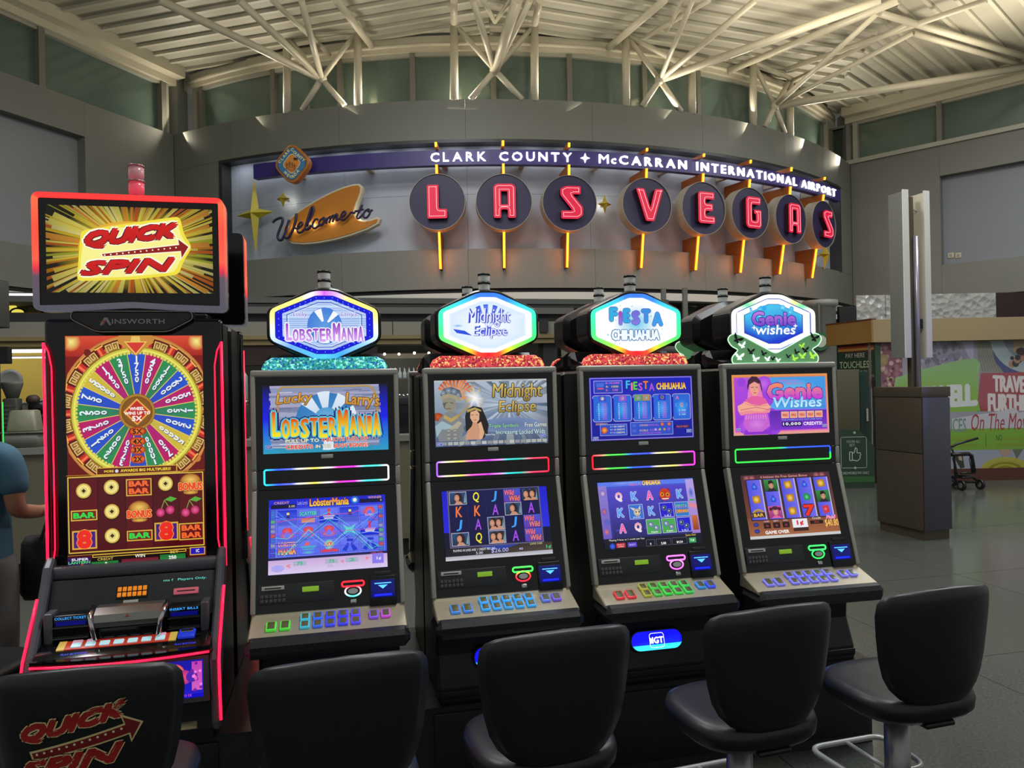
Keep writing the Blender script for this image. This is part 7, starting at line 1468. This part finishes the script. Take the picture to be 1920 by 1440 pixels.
# floor-standing boards at the side wall
t = thing('blank_board', 'olive blank panel standing below the PAY HERE sign', 'board', tuple(at(1590, 850, 11.7).xy) + (0,))
MB().box(at(1570, 750, 11.7).x, at(1612, 750, 11.7).x, 11.7, 11.76, at(1590, 812, 11.7).z, at(1590, 693, 11.7).z, .006).build('panel', mat('olive_panel', '4c4a36', .6), t, world=True)
for u in (1574, 1606): MB().box(at(u, 800, 11.73).x, at(u, 800, 11.73).x + .03, 11.72, 11.75, 0, at(u, 812, 11.7).z).build('leg', M_DK, t, world=True)
t = thing('green_doorway', 'dark green narrow door leaf right of the olive panel', 'door leaf', tuple(at(1620, 850, 11.82).xy) + (0,)); MB().box(at(1613, 750, 11.82).x, at(1630, 750, 11.82).x, 11.82, 11.86, 0, at(1620, 697, 11.8).z).build('leaf', mat('door_green', '16302a', .4), t, world=True); MB().box(at(1624, 750, 11.8).x, at(1627, 750, 11.8).x, 11.79, 11.82, 1.0, 1.2).build('pull', M_SILV, t, world=True)
YB = 11.4; t = thing('thumb_sign', 'dark green floor board with a thumbs-up drawing beside the metal kiosk', 'sign', tuple(at(1600, 900, YB).xy) + (0,))
P = [(at(u, v, YB).x, at(u, v, YB).z) for u, v in ((1566, 806), (1612, 806), (1640, 838), (1640, 915), (1566, 915))]; P = [(x, 0.0 if i_ > 2 else z) for i_, (x, z) in enumerate(P)]
MB().prism(P, YB, YB + .05).build('board', mat('board_green', '24382c', .55), t, world=True)
A = Art(74, 100); g_ = 'a0a89c'; R = [(x, y) for x, y in rrect(10, 58, 14, 72, 3, 3)]; A.line(R + R[:1], 1, g_); A.text("YOU'RE ALL", 20, 20, 46, 25, g_, .0); A.text('SET!', 26, 27, 36, 32, g_, .0)
A.line([(26, 42), (31, 42), (31, 58), (26, 58), (26, 42)], 1.3, 'c0c8bc'); A.line([(31, 45), (35, 43), (37, 34), (40, 36), (40, 44), (46, 44), (47, 48), (45, 49), (46, 53), (44, 56), (40, 59), (31, 57)], 1.3, 'c0c8bc'); A.circ(36, 6, 2.4, g_); A.circ(36, 72, 2.4, g_); A.text('CARD/MOBILE PAY ONLY', 10, 79, 62, 84, 'b0b8ac', .0); A.rect(4, 88, 72, 99, '2f5c30')
A.build('board_print', Matrix.Translation((P[0][0], YB, P[0][1])), 74 * YB / FPX, 100 * YB / FPX, vmat('print', 0, .5), t, dz=2e-4, world=True)
# hammered glass transom above the canopy
t = thing('glass_transom', 'band of bubbly frosted glass above the tan canopy', 'glass panel', tuple(at(1790, 600, 14.2)))
mg = bpy.data.materials.new('bubble_glass'); mg.use_nodes = True; nt = mg.node_tree; b_ = nt.nodes['Principled BSDF']; b_.inputs['Base Color'].default_value = (.36, .36, .34, 1); b_.inputs['Roughness'].default_value = .25
vo = nt.nodes.new('ShaderNodeTexVoronoi'); vo.inputs['Scale'].default_value = 9; tc = nt.nodes.new('ShaderNodeTexCoord'); nt.links.new(tc.outputs['Object'], vo.inputs['Vector']); bp = nt.nodes.new('ShaderNodeBump'); bp.inputs['Strength'].default_value = .7; bp.inputs['Distance'].default_value = .06; nt.links.new(vo.outputs['Distance'], bp.inputs['Height']); nt.links.new(bp.outputs[0], b_.inputs['Normal'])
for u0, u1 in ((1606, 1660), (1661, 1740), (1741, 1868)): p, q = at(u0, 585, 14.2), at(u1, 585, 14.2); MB().box(p.x, q.x, 14.2, 14.25, 2.35, 3.25).build('glass_pane', mg, t, world=True)
MB().box(at(1574, 600, 14.2).x, at(1606, 600, 14.2).x, 14.2, 14.3, 2.4, 3.05).build('dark_pane', M_BLK, t, world=True); MB().box(at(1868, 600, 14.2).x, 15, 14.2, 14.3, 2.35, 3.25).build('dark_pane', M_BRN, t, world=True)
# ================================================================== KIOSK, LIGHT POST, TROLLEY
k_c, k_l, k_r = Vector((4.20, 7.66, 0)), Vector((3.97, 8.27, 0)), Vector((4.545, 7.76, 0))
dx = (k_r - k_c).normalized(); dyv = Vector((-dx.y, dx.x, 0)); Wk, Dk = .36, .65; rk = math.atan2(dx.y, dx.x)
M_BRZ = mat('bronze_metal', '5c5346', .34, metal=.55, var=.06, scale=6); M_BRZS = mat('bronze_blue_lit', '5c5a66', .3, metal=.6, var=.05, scale=6)  # second bronze is bluish: blue light on that face put into its colour
t = thing('metal_kiosk', 'tall bronze metal kiosk box on the floor, light post rising from it', 'kiosk', tuple(k_c + dx * Wk / 2 + dyv * Dk / 2), rk)
hx, hy = Wk / 2, Dk / 2
MB().box(-hx + .01, hx - .01, -hy + .01, hy - .01, .10, 1.57).build('core', M_BRZS, t)
MB().box(-hx + .02, hx - .02, -hy + .02, hy - .02, 0, .10).build('plinth', M_BRZ, t)
MB().box(-hx - .005, hx + .005, -hy - .005, hy + .005, 1.48, 1.582, .002).build('top_band', M_BRZ, t)
for z0, z1 in ((.102, .89), (.90, 1.47)): MB().box(-hx - .004, -hx + .012, -hy + .01, hy - .01, z0, z1, .002).build('side_panel', M_BRZ, t)
MB().box(-hx + .01, hx - .004, -hy - .004, -hy + .012, .102, 1.47, .002).build('front_panel', M_BRZS, t)
t = thing('light_post', 'post with two tall white and grey panels rising from the metal kiosk', 'post', tuple(k_c + dx * .16 + dyv * .3) + () if False else tuple((k_c + dx * .16 + dyv * .28).xy) + (1.582,), rk)
zt_, zb_ = 3.66 - 1.582, 1.89 - 1.582; M_PW = mat('post_white', 'd6d4ce', .4); M_PG = mat('post_grey', '6e706a', .5); M_PM = mat('post_metal', '6c6352', .3, metal=.6)
MB().box(-.035, .03, -.03, .03, 0, zt_ - .05, .004).build('post_shaft', M_PM, t); mb = MB(); mb.cyl((.035, -.045, 0), (.035, -.045, 1.6), .026, n=16); mb.build('round_tube', mat('tube_light', 'a8a4b0', .35, metal=.5), t)
for s, x0 in ((-1, -.175), (1, .10)):
    q = MB(); q.box(x0, x0 + .075, -.10, -.085, zb_, zt_, .002); q.build('panel_front', M_PW, t); MB().box(x0 - .001 if s < 0 else x0, x0 + .012, -.084, .10, zb_ + .002, zt_ - .02, .002).build('panel_side', M_PG if s < 0 else M_CREAM, t); MB().box(x0 + .012, x0 + .075, .08, .10, zb_, zt_ - .02, .002).build('panel_back', M_PG, t)
    for zz in (zb_ + .18, zt_ - .18): mb = MB(); mb.tube([(x0 + .04, .0, zz - .03), (0.0, .0, zz + .02)], .012, 8); mb.build('bracket', M_PW, t)
MB().box(.05, .085, -.07, -.05, .62, .72, .004).build('junction_box', M_BLK, t)
light('AREA', 'shop_lamp', tuple(SH.M @ Vector((-4.6, 1.3, 2.55))), 34, (1, .93, .7), 1.6, rot=(0, 0, 0)); light('AREA', 'shop_lamp', tuple(SH.M @ Vector((-.2, 1.4, 2.55))), 10, (1, .95, .85), 1.2, rot=(0, 0, 0))
light('SPOT', 'kiosk_blue_spot', (7.2, 3.6, 1.9), 120, (.30, .25, 1), .25, spot=.30, target=(4.5, 7.7, 1.9))  # spot added for the blue tint on kiosk and post, source unseen
# light('POINT', 'kiosk_blue', tuple((k_c + dx * .55 + dyv * -.25).xy) + (1.62,), .0001, (.35, .3, 1), .03)
# trolley
p = at(1815, 912, 11.0); t = thing('folding_trolley', 'black wheeled walker frame parked behind the metal kiosk', 'trolley', (p.x, 11.0, 0), .2); M_TB = mat('tube_black', '16171a', .4)
k_ = 11.0 / FPX
def tp_(pts, r, nm='frame_tube', m=M_TB): mb = MB(); mb.tube([((u - 1815) * k_, y, (914 - v) * k_) for u, v, y in pts], r, 8); mb.build(nm, m, t)
tp_([(1780, 832, 0), (1792, 827, 0), (1827, 816, -.1)], .018, 'handle'); tp_([(1780, 832, 0), (1786, 846, 0), (1788, 900, 0)], .014)
tp_([(1780, 846, 0), (1818, 846, 0), (1824, 850, 0), (1829, 880, 0)], .03, 'back_bar'); tp_([(1790, 852, .05), (1798, 886, .05), (1830, 890, .05), (1842, 902, 0)], .018); tp_([(1784, 850, .2), (1790, 892, .2), (1800, 900, .1), (1836, 900, .0)], .016); tp_([(1800, 882, 0), (1832, 882, 0)], .014); tp_([(1820, 855, 0), (1826, 884, 0)], .014)
for u, y in ((1801, 0), (1842, 0), (1786, .35), (1828, .4)):
    T = Matrix.Translation(((u - 1815) * k_, y, .075)); mb = MB(T); mb.cyl((-.02, 0, 0), (.02, 0, 0), .074, n=20); wv = mb.build('wheel', M_TB, t); mb = MB(T); mb.cyl((-.024, 0, 0), (.024, 0, 0), .04, n=16); mb.build('wheel_hub', M_GB, wv)
MB().box(-.10, .12, -.02, .3, .17, .20, .01).build('seat_pad', M_TB, t)

# ================================================================== PERSON AT THE LEFT EDGE
def skin(name, verts, edges, rad, m, parent, root=0, sub=2):
    me = bpy.data.meshes.new(name); me.from_pydata(verts, edges, []); o = bpy.data.objects.new(name, me); COL.objects.link(o)
    o.modifiers.new('skin', 'SKIN'); sv = me.skin_vertices[0].data if me.skin_vertices else None
    if sv is None:
        bpy.context.view_layer.objects.active = o; bpy.ops.object.select_all(action='DESELECT'); o.select_set(True); bpy.ops.mesh.customdata_skin_add(); sv = me.skin_vertices[0].data
    for i, r in enumerate(rad): sv[i].radius = r if isinstance(r, tuple) else (r, r); sv[i].use_root = (i == root)
    s_ = o.modifiers.new('sub', 'SUBSURF'); s_.levels = sub; s_.render_levels = sub
    dg = bpy.context.evaluated_depsgraph_get(); nm = bpy.data.meshes.new_from_object(o.evaluated_get(dg)); bpy.data.objects.remove(o)
    nm.polygons.foreach_set('use_smooth', [True] * len(nm.polygons)); nm.materials.clear(); nm.materials.append(m); q = bpy.data.objects.new(name, nm); COL.objects.link(q); q.parent = parent; return q
t = thing('person', 'person in blue-green short-sleeved shirt and grey trousers seen from behind', 'person', (-2.60, 3.58, 0), .1)
SKN = mat('skin_tone', '9c6c54', .6); SHT = mat('shirt_blue', '3c6880', .8, var=.2, scale=6); TRS = mat('trousers_grey', '6c6e6c', .85, var=.15, scale=9)
V = [(0, 0, .95), (0, .01, 1.12), (0, 0, 1.30), (0, 0, 1.43), (0, .01, 1.50), (0, .02, 1.60), (0, .03, 1.68),
     (.09, 0, .90), (.10, .02, .50), (.10, -.01, .09), (.11, .12, .04), (-.09, 0, .90), (-.10, .02, .50), (-.10, -.01, .09), (-.11, .12, .04),
     (.17, 0, 1.40), (.215, -.03, 1.14), (.205, .20, 1.10), (.20, .27, 1.10), (-.17, 0, 1.40), (-.22, -.02, 1.14), (-.22, .10, .94), (-.22, .14, .88)]
E_ = [(0, 1), (1, 2), (2, 3), (3, 4), (4, 5), (5, 6), (0, 7), (7, 8), (8, 9), (9, 10), (0, 11), (11, 12), (12, 13), (13, 14), (3, 15), (15, 16), (16, 17), (17, 18), (3, 19), (19, 20), (20, 21), (21, 22)]
Rr = [(.14, .10), (.13, .09), (.15, .10), (.09, .07), .05, .085, .07, .085, .058, .042, .035, .085, .058, .042, .035, .058, .044, .034, .03, .058, .044, .034, .03]
skin('body', V, E_, Rr, SKN, t)
skin('shirt', [(0, 0, .78), (0, .01, 1.12), (0, 0, 1.30), (0, 0, 1.42), (.17, 0, 1.395), (.208, -.02, 1.20), (-.17, 0, 1.395), (-.208, -.02, 1.20)], [(0, 1), (1, 2), (2, 3), (3, 4), (4, 5), (3, 6), (6, 7)], [(.19, .145), (.17, .125), (.18, .125), (.10, .085), .078, .07, .078, .07], SHT, t)
skin('trousers', [(0, 0, 1.02), (.09, 0, .86), (.105, .02, .50), (.105, -.01, .10), (-.09, 0, .86), (-.105, .02, .50), (-.105, -.01, .10)], [(0, 1), (1, 2), (2, 3), (0, 4), (4, 5), (5, 6)], [(.165, .125), .115, .085, .075, .115, .085, .075], TRS, t)
mb = MB(); mb.ball((0, .015, 1.655), .105, 18, (.86, 1, 1.08)); mb.build('hair', mat('hair_brown', '2c2018', .7), t)
for s in (-1, 1):
    mb = MB(); mb.ball((s * .085, .035, 1.60), .026, 10, (.4, .8, 1.2)); mb.build('ear', SKN, t)
    mb = MB(); mb.ball((s * .032, .112, 1.615), .012, 10); mb.build('eye', mat('eye_dark', '2a2420', .3), t)
    hx_, hy_, hz_ = (.20, .31, 1.10) if s > 0 else (-.22, .155, .85)
    for f in range(4): d = (f - 1.5) * .018; ln = (.06, .07, .066, .052)[f]; mb = MB(); mb.tube([(hx_ + d, hy_, hz_), (hx_ + d, hy_ + (ln * .6 if s > 0 else .01), hz_ - (.01 if s > 0 else ln * .6)), (hx_ + d, hy_ + (ln * .7 if s > 0 else .02), hz_ - (.035 if s > 0 else ln))], [.009, .008, .006], 8); mb.build('finger', SKN, t)
    mb = MB(); mb.tube([(hx_ - s * .02, hy_ - .03, hz_), (hx_ - s * .045, hy_ + .005, hz_ - .01), (hx_ - s * .045, hy_ + .03, hz_ - .02)], [.011, .010, .007], 8); mb.build('thumb', SKN, t)
    mb = MB(); mb.ball((hx_, hy_ - .02, hz_), .036, 12, (1.1, 1.1, .6) if s > 0 else (1.1, .6, 1.1)); mb.build('palm', SKN, t)
    mb = MB(); mb.loft([[(s * .11 + x, y, z) for x, y in rrect(-a, a, -.12, b, .04)] for z, a, b in ((.0, .05, .17), (.03, .052, .175), (.06, .045, .15), (.09, .04, -.0))]); mb.build('shoe', mat('shoe_dark', '242424', .6), t)
mb = MB(); mb.tube([(0, .13, 1.60), (0, .142, 1.585), (0, .13, 1.575)], [.006, .012, .01], 8); mb.build('nose', SKN, t); MB().box(-.022, .022, .108, .116, 1.545, 1.552, .003).build('mouth', mat('lips', '7c4840', .5), t)
t = thing('shoulder_bag', "black tote bag hanging from the standing person's bent arm", 'bag', (-2.33, 3.79, .55), .1)
mb = MB(); mb.loft([[(x, y, z) for x, y in rrect(-a, a, -b, b, .03)] for z, a, b in ((.12, .14, .06), (.16, .15, .08), (.40, .145, .07), (.43, .14, .04))]); mb.build('bag_body', mat('bag_black', '121216', .7, var=.2, scale=20), t)
for y in (-.05, .05): mb = MB(); mb.tube([(-.05, y, .41), (-.03, y * .6, .50), (-.02, 0, .575), (.01, y * .6, .50), (.05, y, .41)], .008, 8); mb.build('strap', mat('strap_brown', '3c2a24', .6), t)
